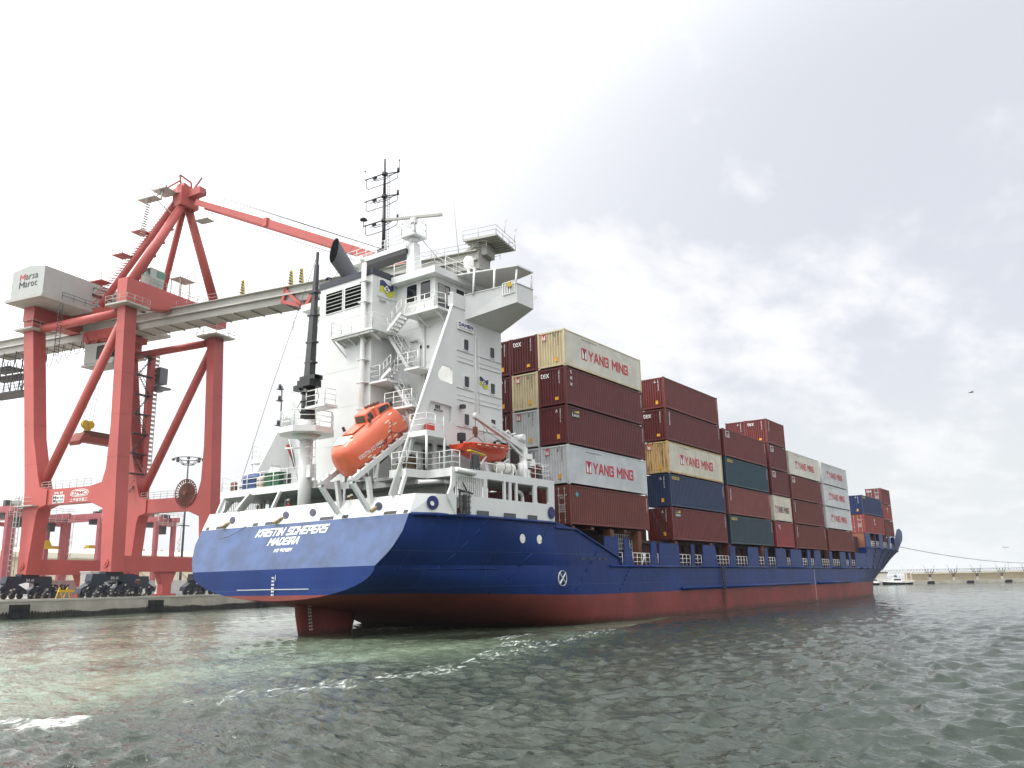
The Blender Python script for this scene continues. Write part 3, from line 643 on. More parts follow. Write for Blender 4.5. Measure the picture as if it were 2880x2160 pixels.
for z in (10.45, 7.85):
    for a, b in ((-9.9, -8.2), (-7.7, -5.15)): MB().box((a, -8.05, z), (b, -7.99, z+.04)).build('water_ledge', MW, FIN); MB().box((a, -8.03, z+.3), (b, -7.99, z+.33)).build('water_ledge', MW, FIN)
m = MB()
for x in (-8.1, -7.72): m.tube((x, -8.12, 6.9), (x, -8.12, 12.55), .022, n=5)
for i in range(19): m.tube((-8.1, -8.12, 7.0+.3*i), (-7.72, -8.12, 7.0+.3*i), .016, n=5)
m.build('wall_ladder', MWC, SHIP)
def emblem(P, U, V, parent, N):
    """wavy two-colour house flag with a white lozenge and a letter"""
    P, U, V, N = Vector(P), Vector(U), Vector(V), Vector(N)
    wv = lambda t: .16*math.sin(t*2*math.pi*1.0+.3)*1.0
    out = []
    for z0, z1, mt in ((.5, 1.0, MFBLUE), (.0, .5, MLIME)):
        m = MB(); m.grid([[P+U*t+V*(zz+wv(t))+N*.012 for t in np.linspace(0, 1, 17)] for zz in (z0, z1)]); out.append(m.build('flag_field', mt, parent))
    c = P+U*.5+V*(.5+wv(.5))
    m = MB(); m.prism([c+U*.24+N*.016, c+V*.34+N*.016, c-U*.24+N*.016, c-V*.34+N*.016], N*.004); m.build('flag_lozenge', MTXTW, parent)
    m = MB()
    for k in range(4):
        a = [c+U*.26, c+V*.37, c-U*.26, c-V*.37]; m.bar(a[k]+N*.016, a[(k+1) % 4]+N*.016, .035, .012, up=N)
    m.build('flag_lozenge_edge', MTXTK, parent)
    text_mesh('S', c-U*.10-V*.17+N*.02, U*.2, V*.34, MTXTK, parent=parent, bold=.03)
eb = MB(); eb.box((-7.7, -8.012, 9.05), (-6.5, -8.006, 9.06)); eb = eb.build('house_flag_emblem', MW, SHIP)
emblem((-7.62, -8.005, 9.12), (1.05, 0, 0), (0, 0, .62), eb, (0, -1, 0))
m = MB(); m.box((-9.92, -8.10, 12.66), (-8.22, -8.03, 13.22)); sgn = m.build('name_board', MTXTW, SHIP)
stroke_mesh('DAMEN', (-9.8, -8.105, 12.89), (1.45, 0, 0), (0, 0, .27), .26).build('lettering', MTXTB, sgn)
text_mesh('container feeder', (-9.8, -8.11, 12.74), (1.4, 0, 0), (0, 0, .1), MTXTK, parent=sgn)
m = MB(); m.cbox((-9.66, -8.25, 7.35), (.3, .3, .25)); m.tube((-9.66, -8.02, 7.25), (-9.66, -8.25, 7.3), .03); m.build('floodlight', MDK, SHIP)
# upper starboard balcony
m = MB(); m.prism([(-14.5, -8.0, 4.72), (-14.45, -9.4, 4.72), (-12.75, -9.4, 4.72), (-11.0, -8.0, 4.72)], (0, 0, .34))
for x, y in ((-14.4, -9.35), (-12.8, -9.35)): m.tube((x, y, 2.75), (x, y, 4.75), .075)
m.bar((-14.35, -8.1, 4.7), (-14.9, -8.1, 2.8), .08)
BAL = m.build('balcony', MW, SHIP)
railing([(-14.5, -8.1, 5.06), (-14.42, -9.36, 5.06), (-12.85, -9.36, 5.06)], SHIP, sp=.9)
m = MB(); m.cbox((-13.0, -8.35, 5.45), (.65, .35, .55)); m.build('fire_box', plain('fire_red', (.45, .03, .03), .4), BAL)
# inner wall behind the door openings
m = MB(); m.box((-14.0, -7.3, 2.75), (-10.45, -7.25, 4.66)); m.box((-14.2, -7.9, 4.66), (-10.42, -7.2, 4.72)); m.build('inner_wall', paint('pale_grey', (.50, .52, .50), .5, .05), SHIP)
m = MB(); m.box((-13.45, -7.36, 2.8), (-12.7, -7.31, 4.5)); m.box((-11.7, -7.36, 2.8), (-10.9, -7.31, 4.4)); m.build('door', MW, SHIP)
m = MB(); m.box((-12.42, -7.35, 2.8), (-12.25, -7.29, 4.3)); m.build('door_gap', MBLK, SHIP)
# funnel casing
m = MB(); m.box((-12.55, -2.65, 2.75), (-10.42, 2.7, 13.8)); m.box((-12.55, -2.65, 13.8), (-8.2, 2.7, 17.05))
CAS = m.build('funnel_casing', MW, SHIP)
m = MB(); m.prism([(-12.62, 2.77, 17.05), (-12.62, -2.72, 17.05), (-8.2, -2.72, 17.05), (-8.2, 2.77, 17.05)], (0, 0, .45)); m.build('casing_top', MNAVY, CAS)
for ya, yb in ((2.0, .3), (.03, -1.7)):
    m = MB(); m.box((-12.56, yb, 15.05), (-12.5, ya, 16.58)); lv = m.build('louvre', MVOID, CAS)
    m = MB()
    for i in range(5): m.box((-12.62, yb, 15.3+.27*i), (-12.52, ya, 15.32+.27*i))
    for yy in (ya, yb-.05): m.box((-12.61, yy, 15.0), (-12.5, yy+.05, 16.6))
    for zz in (15.0, 16.57): m.box((-12.61, yb, zz), (-12.5, ya, zz+.04))
    m.build('louvre_bar', MWC, SHIP)
m = MB(); m.box((-12.08, -2.70, 15.6), (-10.42, -2.655, 17.0)); fb = m.build('emblem_board', MW, SHIP)
emblem((-11.9, -2.71, 15.86), (1.36, 0, .02), (0, 0, .86), fb, (0, -1, 0))
m = MB(); m.smooth = True; rows = []
for t in np.linspace(0, 1, 9):
    cx, cy, cz = lerp(-11.5, -13.1, t), lerp(.2, .75, t), lerp(17.3, 19.5, t); ry, rz = lerp(.52, .43, t), lerp(.30, 1.0, t); tilt = lerp(.72, .10, t)
    rows.append([(cx+math.cos(a)*lerp(.55, .16, t), cy+math.sin(a)*ry, cz+math.cos(a)*rz*(1 if t > 0 else .3)) for a in np.linspace(0, 2*math.pi, 28, endpoint=False)])
m.grid(rows, close=True)
FUNN = m.build('funnel_pipe', MFUN, SHIP)
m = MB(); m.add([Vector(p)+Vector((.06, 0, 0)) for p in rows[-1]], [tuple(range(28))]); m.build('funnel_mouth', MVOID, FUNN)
m = MB(); m.tube((-12.85, -2.12, 2.8), (-12.85, -2.12, 17.9), .17, n=12); m.tube((-12.85, -2.12, 17.85), (-13.15, -1.95, 18.35), .16, n=12)
for z in (4, 5.7, 7.5, 9.3, 10.9, 15, 16.5): m.box((-13.05, -2.5, z), (-12.5, -1.75, z+.05))
m.build('exhaust_pipe', MWC, CAS)
m = MB(); m.path([(-12.3, 1.9, 17.5), (-12.3, 1.9, 17.8), (-12.35, 2.1, 17.95), (-12.4, 2.3, 17.85)], .1); m.build('gooseneck', MNAVY, CAS)
m = MB(); m.box((-12.57, .1, 13.1), (-12.52, .75, 14.6)); m.build('casing_door', MWC, CAS)
# platform round the casing
m = MB()
m.box((-13.55, -3.75, 12.66), (-12.55, .35, 12.82)); m.box((-12.55, -3.75, 12.66), (-10.42, -2.66, 12.82))
for y in (-3.4, -2.3, -1.2, -.1): m.bar((-13.5, y, 12.6), (-12.5, y, 12.2), .06, .16)
for x in (-13.45, -12.9): m.box((x, -3.7, 12.5), (x+.05, .3, 12.66))
m.bar((-12.56, -.2, 11.5), (-13.5, .2, 12.62), .08); m.build('casing_platform', MW, SHIP)
railing([(-12.6, .32, 12.82), (-13.5, .32, 12.82), (-13.5, -3.7, 12.82), (-12.1, -3.7, 12.82)], SHIP, sp=.95)
# outside stairs and landings
def landing(a, b, z, **k): return MB().box((a[0], a[1], z-.14), (b[0], b[1], z)).build('landing', MW, SHIP)
stairs((-11.75, -3.75, 12.82), (-11.75, -5.0, 13.85), .8, SHIP, (1, 0, 0))
m = MB(); m.box((-11.75, -7.9, 13.68), (-10.2, -4.9, 13.86)); m.bar((-10.5, -6, 13.0), (-11.6, -6, 13.65), .06, .14); m.bar((-10.5, -7.6, 13.0), (-11.6, -7.6, 13.65), .06, .14); m.build('bridge_platform', MW, SHIP)
railing([(-11.7, -5.0, 13.86), (-11.7, -7.55, 13.86), (-10.9, -7.85, 13.86)], SHIP, sp=.85)
stairs((-11.3, -5.25, 10.05), (-11.3, -3.35, 12.7), .75, SHIP, (1, 0, 0), n=11)
landing((-12.0, -6.5), (-10.42, -5.2), 9.95)
stairs((-12.2, -3.5, 9.35), (-12.2, -4.5, 10.0), .7, SHIP, (1, 0, 0), n=4)
landing((-12.7, -4.3), (-10.42, -2.66), 9.32)
railing([(-10.9, -2.7, 9.32), (-12.65, -2.7, 9.32), (-12.65, -3.6, 9.32)], SHIP, sp=.7)
railing([(-12.0, -4.6, 9.97), (-12.0, -6.4, 9.97)], SHIP, sp=.9)
stairs((-11.3, -5.35, 7.35), (-11.3, -3.95, 9.25), .75, SHIP, (1, 0, 0), n=8)
landing((-12.6, -6.5), (-10.42, -4.0), 7.3)
railing([(-12.55, -4.0, 7.3), (-12.55, -6.4, 7.3)], SHIP, sp=.8)
stairs((-11.6, -6.6, 4.9), (-11.6, -5.3, 7.2), .75, SHIP, (1, 0, 0))
landing((-12.4, -7.7), (-10.42, -6.4), 4.8)
# pipes, lamps and small fittings on the aft wall
m = MB(); m.tube((-10.5, -5.6, 7.3), (-10.5, -5.6, 13.5), .05); m.path([(-10.55, -5.2, 10.1), (-10.55, -5.2, 12.0), (-10.7, -5.25, 12.2)], .05); m.build('wall_pipe', MWC, SHIP)
for y, z in ((-3.1, 11.05), (-4.7, 12.25), (-3.2, 15.3)):
    x = -10.45 if z < 14 else -10.25
    if z > 15: MB().box((-11.9, -2.78, 15.3), (-11.3, -2.66, 15.4)).build('wall_lamp', MGREY, SHIP); continue
    MB().box((x-.12, y-.35, z), (x+.03, y+.35, z+.11)).build('wall_lamp', MGREY, SHIP)
for y, z in ((-2.95, 10.3), (-3.0, 7.6), (-5.95, 11.6), (-5.3, 11.7)):
    MB().box((-10.47, y, z), (-10.4, y+.14, z+.18)).build('wall_fitting', MDK, SHIP)
m = MB(); m.box((-10.5, -7.0, 8.3), (-10.42, -6.5, 9.2)); m.build('fire_notice', plain('notice_red', (.45, .02, .03), .5), SHIP)
m = MB()
for z in (13.2, 10.6, 8.0, 5.4): m.box((-10.415, -7.8, z), (-10.4, 8.3, z+.025)); m.box((-12.562, -2.6, z), (-12.55, 2.65, z+.02))
m.build('weld_seam', MW, SHIP)
railing([(-10.35, 8.3, 15.62), (-10.35, 2.8, 15.62)], SHIP, sp=1.5)
railing([(-10.35, 8.3, 15.62), (-6, 8.3, 15.62)], SHIP, sp=1.5)
# port brace wall with its small platform
m = plate_holes([(-14.0, 2.75), (-10.9, 8.6), (-10.4, 8.6), (-10.4, 2.75)], [[(-13.0, 2.85), (-11.95, 4.9), (-11.2, 4.9), (-10.95, 4.6), (-10.95, 2.85)]], lambda a, b: (a, 8.2, b), (0, -.1, 0)); m.build('brace_wall', MW, SHIP)
m = MB(); m.prism([(-12.3, 8.2, 5.1), (-12.3, 10.2, 5.1), (-9, 10.2, 5.1), (-9, 8.2, 5.1)], (0, 0, .3))
for x, y in ((-12.2, 10.1), (-9.5, 10.1), (-10.6, 8.6)): m.tube((x, y, 2.75), (x, y, 5.1), .06)
m.build('balcony', MW, SHIP); railing([(-12.2, 8.3, 5.4), (-12.2, 10.1, 5.4), (-9.2, 10.1, 5.4)], SHIP, sp=.9)
m = MB(); m.tube((-11.2, 8.25, 7.6), (-11.2, 8.25, 11.0), .05)
for z in (8.0, 9.9, 10.8): m.tube((-11.25, 8.45, z), (-11.25, 8.45, z+.35), .11); m.box((-11.45, 8.2, z-.06), (-11.05, 8.6, z))
m.build('stern_light', MDK, SHIP)
# ------------------------------------------------------------------ wheelhouse and bridge wing
m = MB(); m.box((-10.2, -6.3, 13.86), (-5.0, 6.3, 16.72)); WH = m.build('wheelhouse', paint('wheelhouse_white', (.70, .72, .69), .45, .04), SHIP)
def win_x(x, ya, yb, za, zb, sl=.0):
    f3 = lambda a, b: (x-.04, a, b)
    o = plate_holes(rrect(yb-.1, za-.1, ya+.1, zb+.1, .16), [rrect(yb, za, ya, zb, .12)], f3, (.05, 0, 0)).build('window', MW, WH)
    MB().prism([(x-.012, a, b) for a, b in rrect(yb, za, ya, zb, .12)], (.008, 0, 0)).build('window_pane', MGLASS, WH)
win_x(-10.2, -3.7, -4.65, 15.28, 16.52); win_x(-10.2, -5.0, -5.92, 15.24, 16.54)
f3 = lambda a, b: (a, -6.34, b)
plate_holes(rrect(-10.05, 14.0, -8.5, 16.42, .14), [rrect(-9.95, 14.1, -8.6, 16.34, .1)], f3, (0, .05, 0)).build('wheelhouse_door', MW, WH)
MB().prism([(a, -6.312, b) for a, b in rrect(-9.95, 14.1, -8.6, 16.34, .1)], (0, .008, 0)).build('window_pane', plain('curtained_glass', (.07, .075, .075), .15, var=.5), WH)
m = MB()
for i in range(5): m.box((-9.85+i*.14, -6.33, 15.2), (-9.76+i*.14, -6.315, 16.3))
for i in range(3): m.box((-9.1+i*.12, -6.33, 15.0), (-9.03+i*.12, -6.315, 16.2))
m.build('curtain', plain('curtain_grey', (.42, .42, .40), .8), WH)
for i in range(3): m = MB(); m.box((-7.9+i*1.0, -6.33, 15.2), (-7.1+i*1.0, -6.3, 16.4)); m.build('window_pane', MGLASS, WH)
m = MB(); m.prism([(-10.85, -2.75, 16.72), (-10.85, -6.85, 16.72), (-4.4, -6.85, 16.72), (-4.4, 6.85, 16.72), (-10.85, 6.85, 16.72), (-10.85, 2.8, 16.72), (-8.1, 2.8, 16.72), (-8.1, -2.75, 16.72)], (0, 0, .5)); m.build('wheelhouse_roof', MW, SHIP)
m = MB(); m.prism([(-8.5, -6.86, 17.12), (-6.95, -10.95, 17.3), (-5.0, -10.95, 17.35), (-4.5, -6.86, 17.15)], (0, 0, .1)); CAN = m.build('wing_canopy', MW, SHIP)
m = MB()
for x, y, z0 in ((-8.9, -8.6, 15.2), (-7.9, -9.6, 15.5), (-6.9, -10.75, 16.0), (-5.1, -10.8, 16.1), (-5.1, -9.0, 15.5)): m.tube((x if y > -10 else x, y, z0), (x+.15, y, 17.18), .07)
m.build('canopy_post', MWC, SHIP)
# wing: closed box with sloping underside, open-topped bulwark
aft = [(-9.05, -8.0), (-7.0, -10.9)]; fwd = [(-5.0, -8.0), (-5.03, -10.9)]
m = MB()
ai0, ao0, ai1, ao1 = (-9.05, -8.0, 13.5), (-7.0, -10.9, 14.68), (-9.15, -8.0, 15.22), (-7.0, -10.9, 16.06)
fi0, fo0, fi1, fo1 = (-5.0, -8.0, 13.46), (-5.03, -10.9, 14.68), (-5.0, -8.0, 15.22), (-5.03, -10.9, 16.12)
m.add([ai0, ao0, ao1, ai1], [(0, 1, 2, 3)]); m.add([ao0, fo0, fo1, ao1], [(0, 1, 2, 3)]); m.add([fi0, fo0, fo1, fi1], [(0, 1, 2, 3)]); m.add([ai0, ao0, fo0, fi0], [(0, 1, 2, 3)])
m.add([(-9.0, -8.0, 14.2), (-6.95, -10.85, 14.9), (-5.05, -10.85, 14.9), (-5.05, -8.0, 14.2)], [(0, 1, 2, 3)])
m.bar(ai1, ao1, .1, .06); m.bar(ao1, fo1, .1, .06)
m.prism([(-10.55, -7.75, 14.15), (-10.35, -8.05, 14.15), (-9.1, -8.05, 14.15), (-9.1, -7.75, 14.15)], (0, 0, .98))
WING = m.build('bridge_wing', MW, SHIP)
m = MB(); m.disc((-10.62, -7.9, 14.95), (-1, 0, 0), .09, .06); m.build('wing_lamp', MDK, WING)
m = MB(); c = Vector((-8.1, -9.42, 15.35))
d = Vector((2.05, -2.9, 0)).normalized(); nn = Vector((-.816, -.577, 0))
m = MB(); b0 = Vector((-7.55, -10.12, 15.15))+nn*.06
for k in range(6): m.bar(b0+d*(.16*k)+ZU*(.05*k), b0+d*(.16*k)+ZU*(.05*k+.85), .05, .05)
for z in (0, .85): m.bar(b0+ZU*z, b0+d*.8+ZU*(z+.25), .05, .05)
m.build('lifebuoy_rack', MWC, WING)
m = MB(); m.disc(b0+d*.45+ZU*.75+nn*.05, nn, .17, .08); m.build('lifebuoy_light', MYEL, WING)
m = MB(); m.cbox((-6.5, -8.6, 15.2), (.9, .6, 1.0)); m.build('wing_console', plain('console_grey', (.38, .36, .34), .5), WING)
m = MB(); m.prism([(-7.6, -7.5, 15.0), (-7.2, -7.5, 15.7), (-6.9, -7.5, 15.0)], (0, -.8, 0)); m.build('canvas_cover', plain('canvas', (.42, .33, .28), .8), WING)
m = MB(); m.prism([(-5.0, -10.95, 15.3), (-4.7, -11.1, 15.6), (-4.9, -10.95, 15.75)], (0, .05, 0)); m.build('side_light_screen', MWC, WING)
# roof: rails, radar mast, signal mast, aerials
railing([(-10.7, -2.9, 17.22), (-10.7, -6.7, 17.22), (-8.4, -6.7, 17.22), (-4.6, -6.7, 17.22)], SHIP, sp=1.1)
railing([(-4.6, -6.7, 17.22), (-4.6, 6.7, 17.22)], SHIP, sp=1.4)
m = MB(); m.bar((-8, -2.35, 17.2), (-8, -2.25, 20.85), .95, 1.0, up=(1, 0, 0), w2=.62, h2=.62)
m.tube((-8, -2.25, 20.85), (-8, -2.25, 21.3), .22, .5); m.box((-8.7, -2.95, 21.3), (-7.3, -1.55, 21.42)); m.tube((-8, -2.25, 21.42), (-8, -2.25, 22.55), .17); m.tube((-8, -2.25, 22.5), (-8, -2.25, 22.62), .25, .3)
RM = m.build('radar_pillar', MW, SHIP)
railing([(-8.65, -2.9, 21.42), (-7.35, -2.9, 21.42), (-7.35, -1.6, 21.42), (-8.65, -1.6, 21.42)], SHIP, n=2, sp=.9, close=True)
m = MB(); m.cbox((-8, -2.25, 22.78), (.4, .4, .32)); m.build('radar_gearbox', MWC, RM)
d = Vector((.44, -.9, 0)).normalized(); c = Vector((-8, -2.25, 23.02)); m = MB(); m.bar(c-d*2.2, c+d*2.2, .22, .17); m.build('radar_scanner', MGREY, RM)
m = MB(); m.box((-8.6, -2.0, 20.42), (-7.4, 4.4, 20.62)); m.box((-8.6, -2.0, 20.62), (-8.52, 4.4, 20.8)); m.bar((-8, 4.0, 17.5), (-8, 4.0, 20.4), .45); GB = m.build('goalpost_beam', MW, SHIP)
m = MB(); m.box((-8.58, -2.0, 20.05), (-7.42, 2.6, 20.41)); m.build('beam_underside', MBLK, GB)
railing([(-8.5, 4.3, 20.62), (-8.5, -1.7, 20.62)], SHIP, n=3, sp=1.0); railing([(-7.5, 4.3, 20.62), (-7.5, -1.7, 20.62)], SHIP, n=3, sp=1.0)
MX, MY = -8.0, .9
m = MB(); m.tube((MX, MY, 20.6), (MX, MY, 25.8), .16, .12); m.tube((MX, MY, 25.8), (MX, MY, 28.9), .12, .07)
m.bar((MX, MY, 20.6), (MX-.0, MY+1.1, 20.5), .3); m.cbox((MX, MY, 20.95), (.7, .7, .5))
for x in (.22, .44): m.tube((MX+x, MY-.12, 20.8), (MX+x, MY-.12, 27.8), .018, n=5)
for i in range(24): m.tube((MX+.22, MY-.12, 21+.28*i), (MX+.44, MY-.12, 21+.28*i), .014, n=5)
MST = m.build('signal_mast', MBLK, SHIP)
for z in (23.55, 25.6, 27.5):
    m = MB(); L = 1.85
    m.path([(MX-.35, MY+L, z), (MX-.2, MY, z+.02), (MX+.35, MY-1.25, z+.02)], .05); m.path([(MX+.1, MY+L*.9, z+.02), (MX+.35, MY-1.25, z+.02)], .03)
    m.path([(MX-.3, MY+L*.92, z), (MX-.3, MY+L*.92, z-.72), (MX-.25, MY+L*.82, z-.85), (MX, MY, z-.75)], .032); m.path([(MX-.25, MY+L*.6, z), (MX-.2, MY+L*.45, z-.33), (MX, MY, z-.3)], .03)
    m.path([(MX+.3, MY-1.15, z), (MX+.3, MY-1.1, z-.45), (MX, MY-.1, z-.8)], .03); m.path([(MX+.25, MY-.8, z), (MX, MY-.1, z-.35)], .025)
    m.tube((MX+.3, MY-1.15, z), (MX+.3, MY-1.15, z+.38), .09); m.cbox((MX-.2, MY+.9, z-.02), (.25, .3, .14)); m.cbox((MX, MY, z+.1), (.3, .3, .3))
    m.build('yard', MBLK, MST)
m = MB(); m.tube((MX-.35, MY+1.85, 27.5), (MX-.35, MY+1.85, 28.25), .025); m.tube((MX-.35, MY+1.85, 28.25), (MX-.35, MY+1.85, 28.38), .07, .02); m.tube((MX+.35, MY-1.25, 27.5), (MX+.35, MY-1.25, 28.5), .025); m.tube((MX+.35, MY-1.25, 28.5), (MX+.35, MY-1.25, 28.62), .07, .02)
m.tube((MX-.35, MY+1.9, 23.5), (MX-.35, MY+1.9, 24.1), .03); m.lathe([(.02, .0), (.3, .03), (.27, .14), (.12, .24), (.0, .26)], (MX-.35, MY+1.9, 24.05)); m.build('mast_aerial', MBLK, MST)
m = MB(); m.tube((-8.0, -6.75, 17.3), (-8.0, -5.8, 26.4), .03, .008, n=5); m.tube((-7, -1.6, 17.3), (-7.2, -1.5, 21.0), .02, .01, n=5); m.tube((-5, -3.6, 17.3), (-5, -3.6, 20.3), .02, .01, n=5); m.tube((-5.5, -5.4, 17.3), (-5.5, -5.4, 20.0), .02, .01, n=5); m.build('whip_aerial', MGREY, SHIP)
m = MB(); m.tube((-6.5, -6.3, 17.3), (-6.5, -6.3, 18.5), .09); m.lathe([(.05, 0), (.36, .1), (.38, .6), (.25, .85), (0, .95)], (-6.5, -6.3, 18.4)); m.build('satellite_dome', MWC, SHIP)
m = MB()
for p, q in (((MX, MY, 26), (-10.8, 4.5, 17.3)), ((MX, MY, 26), (-8.0, -6.0, 17.4)), ((MX, MY, 25.6), (-5, -5, 17.3))): m.tube(p, q, .014, n=4)
m.build('mast_stay', MDK, MST)
# ------------------------------------------------------------------ deck crane aft
PX, PY = -15.35, .28
m = MB(); m.tube((PX, PY, .0), (PX, PY, 5.6), .43, n=20); m.tube((PX, PY, 5.35), (PX, PY, 5.75), .45, 1.0, n=20)
m.prism([(PX+1.85*math.cos(R(a)), PY+1.85*math.sin(R(a)), 5.72) for a in range(22, 382, 45)], (0, 0, .38)); m.tube((PX, PY, 6.1), (PX, PY, 6.75), .72, .5, n=16)
m.tube((PX, PY-.05, 4.9), (PX+.1, PY+2.2, 5.1), .06); m.box((PX-.5, PY-2.2, 7.35), (PX+.6, PY-.3, 7.5)); m.box((PX-.3, PY-.8, 2.9), (PX+.1, PY-.45, 3.7))
CR = m.build('crane_post', MW, SHIP)
railing([(PX+1.75*math.cos(R(a)), PY+1.75*math.sin(R(a)), 6.1) for a in range(22, 382, 45)], SHIP, sp=1.5, close=True)
railing([(PX-.4, PY-.3, 7.5), (PX-.4, PY-2.1, 7.5), (PX+.5, PY-2.1, 7.5)], SHIP, sp=.9)
m = MB()
for y in (-.62, -1.0): m.tube((PX-.1, PY+y, 2.75), (PX-.1, PY+y, 5.6), .022, n=5)
for i in range(9): m.tube((PX-.1, PY-.62, 2.95+.3*i), (PX-.1, PY-1.0, 2.95+.3*i), .016, n=5)
for z in (4.2, 4.8, 5.4): m.path([(PX-.1, PY-.62, z), (PX-.6, PY-.62, z), (PX-.65, PY-1.0, z), (PX-.1, PY-1.0, z)], .018, n=5)
m.build('caged_ladder', MWC, SHIP)
m = MB(); m.tube((PX, PY-.05, 6.7), (PX, PY-.05, 9.0), .5, .42, n=16); m.cbox((PX, PY-.05, 9.15), (1.0, 1.25, .45)); m.cbox((PX+.1, PY-.1, 9.55), (.7, 1.5, .3)); m.cbox((PX, PY+.95, 9.0), (.5, .6, .35))
m.cbox((PX, PY-.6, 9.5), (.4, .5, .3))
for z in (7.2, 7.9, 8.5): m.tube((PX, PY-.05, z), (PX, PY-.05, z+.06), .55, n=16)
HD = m.build('crane_head', MBLK, SHIP)
m = MB(); m.bar((PX, PY-.05, 9.6), (PX, PY-.25, 13.9), .55, .5, up=(1, 0, 0), w2=.42, h2=.4); m.bar((PX, PY-.25, 13.9), (PX, PY-.40, 17.5), .36, .34, up=(1, 0, 0), w2=.24, h2=.22); m.bar((PX, PY-.40, 17.5), (PX, PY-.44, 18.4), .16, .14, up=(1, 0, 0))
for z in (10.6, 12.0, 13.9, 15.5): m.cbox((PX, PY-.15-.02*(z-10), z), (.5, .75, .12))
m.build('crane_jib', MDK, SHIP)
m = MB(); m.path([(PX, PY-.4, 18.2), (PX-.4, PY+3.5, 9), (PX-.2, PY+6.4, 3.2)], .016, n=4); m.path([(PX, PY-.7, 9.3), (PX, PY-1.05, 8.2), (PX, PY-.8, 7.4), (PX, PY-.5, 7.1)], .02, n=4); m.path([(PX, PY+.5, 8.3), (PX, PY+1.05, 7.7), (PX, PY+.6, 7.2)], .02, n=4); m.tube((PX, PY-.7, 13), (PX, PY-.5, 9.6), .012, n=4); m.build('crane_cable', MDK, SHIP)
# ------------------------------------------------------------------ lifeboat launching ramp
YP, YS = -3.68, -6.34; AX = Vector((.819, 0, .574)); AN = Vector((-.574, 0, .819)); O0 = Vector((-17.67, -5.02, 3.40))
def lb(s, n, y=0): return O0+AX*s+AN*n+Vector((0, y, 0))
def lq(s, n, y=0): return lb(.34+s*.925, n*1.06-.02 if n < 0 else n, y)
for y in (YP, YS):
    m = MB(); yy = y+5.02
    m.bar(lb(-.75, -1.25, yy), lb(5.9, -1.25, yy), .24, .30, up=AN)
    e0 = lb(-.7, -1.3, yy); m.bar(e0, (-16.1, y, .42), .24, .26, up=AN); m.bar((-16.2, y, 2.35), (-15.85, y, .45), .24, .26, up=(1, 0, 0))
    m.bar(lb(1.75, -1.35, yy), (-15.6, y, 2.3), .22, .2); m.bar(lb(2.9, -1.35, yy), (-13.7, y, 2.7), .22, .22); m.bar(lb(4.6, -1.35, yy), (-12.9, y, 2.7), .22, .22)
    RP = m.build('lifeboat_ramp', MW, SHIP)
    for k in range(9):
        m = MB(); m.cbox(lb(-.6+.78*k, -1.06, yy), (.17, .2, .13)); m.build('ramp_roller', MWC, RP)
m = MB(); m.bar(lb(3.4, -1.5, 1.3), lb(3.4, -1.5, -1.3), .2); m.bar(lb(5.6, -1.4, 1.3), lb(5.6, -1.4, -1.3), .2); m.box((-13.0, -6.3, 2.55), (-12.0, -3.6, 2.75)); m.build('ramp_crossbeam', MW, SHIP)
# ------------------------------------------------------------------ free-fall lifeboat
LB = thing('lifeboat', 'bright orange enclosed free-fall lifeboat with a raised cabin, tilted on the stern ramp', 'lifeboat', lb(3, -1.2))
st = [(-.02, -.02, -.95, -.05, .30), (.05, .03, -1.28, .12, .62), (.18, .16, -1.5, .30, .86), (.5, .5, -1.64, .50, 1.06), (1.2, 1.2, -1.68, .64, 1.20), (2.4, 2.4, -1.66, .72, 1.25), (3.6, 3.6, -1.62, .78, 1.25), (4.6, 4.6, -1.58, .80, 1.20), (5.6, 5.15, -1.52, .80, 1.12), (6.1, 5.45, -1.46, .74, 1.0), (6.3, 5.62, -1.36, .55, .8)]
def sect(q):
    sb, stp, nb_, nt_, hw = q; o = []
    for a in np.linspace(0, 2*math.pi, 32, endpoint=False):
        ca, sa = math.cos(a), math.sin(a); p = .62
        y = math.copysign(abs(ca)**p, ca)*hw*(1 if sa > -.2 else 1-.42*((-sa-.2)/.8)**1.3); v = math.copysign(abs(sa)**.75, sa); nn = lerp(nb_, nt_, (v+1)/2); o.append((lerp(sb, stp, (v+1)/2), nn, y))
    return o
m = MB(); m.smooth = True; rows = [[lq(*p) for p in sect(q)] for q in st]; m.grid(rows, close=True)
m.add(rows[0], [tuple(range(32))]); m.add(rows[-1], [tuple(range(32))]); m.build('hull', MORANGE, LB)
def lbox(m, s0, s1, na, nb0, nb1, w0, w1, front=0.0):
    p = [lq(s0, na, -w0), lq(s1, na, -w0), lq(s1, na, w0), lq(s0, na, w0), lq(s0+front, nb0, -w1), lq(s1, nb1, -w1), lq(s1, nb1, w1), lq(s0+front, nb0, w1)]
    return m.hexa(p)
m = MB(); lbox(m, 2.95, 4.0, .45, 1.30, 1.36, .62, .5, .16); lbox(m, 3.75, 5.45, .45, 1.38, 1.05, .82, .62, .22); cb = m.build('cabin', MORANGE, LB, bevel=.09)
m = MB(); lbox(m, 2.3, 4.1, .35, .72, .80, .95, .8, .3); m.build('cabin_step', MORANGE, LB, bevel=.08)
for s0, s1, n0, n1, w0, w1 in ((3.22, 3.66, .80, 1.2, .57, .525), (4.18, 5.15, .82, 1.16, .755, .675)):
    for sg_ in (-1, 1):
        m = MB(); a = [lq(s0, n0, sg_*(w0+.012)), lq(s1, n0, sg_*(w0+.012)), lq(s1, n1-(.1 if s1 > 5 else 0), sg_*(w1+.014)), lq(s0+.08, n1, sg_*(w1+.014))]; m.prism(a, (0, sg_*.015, 0)); m.build('cabin_window', MGLASS, LB)
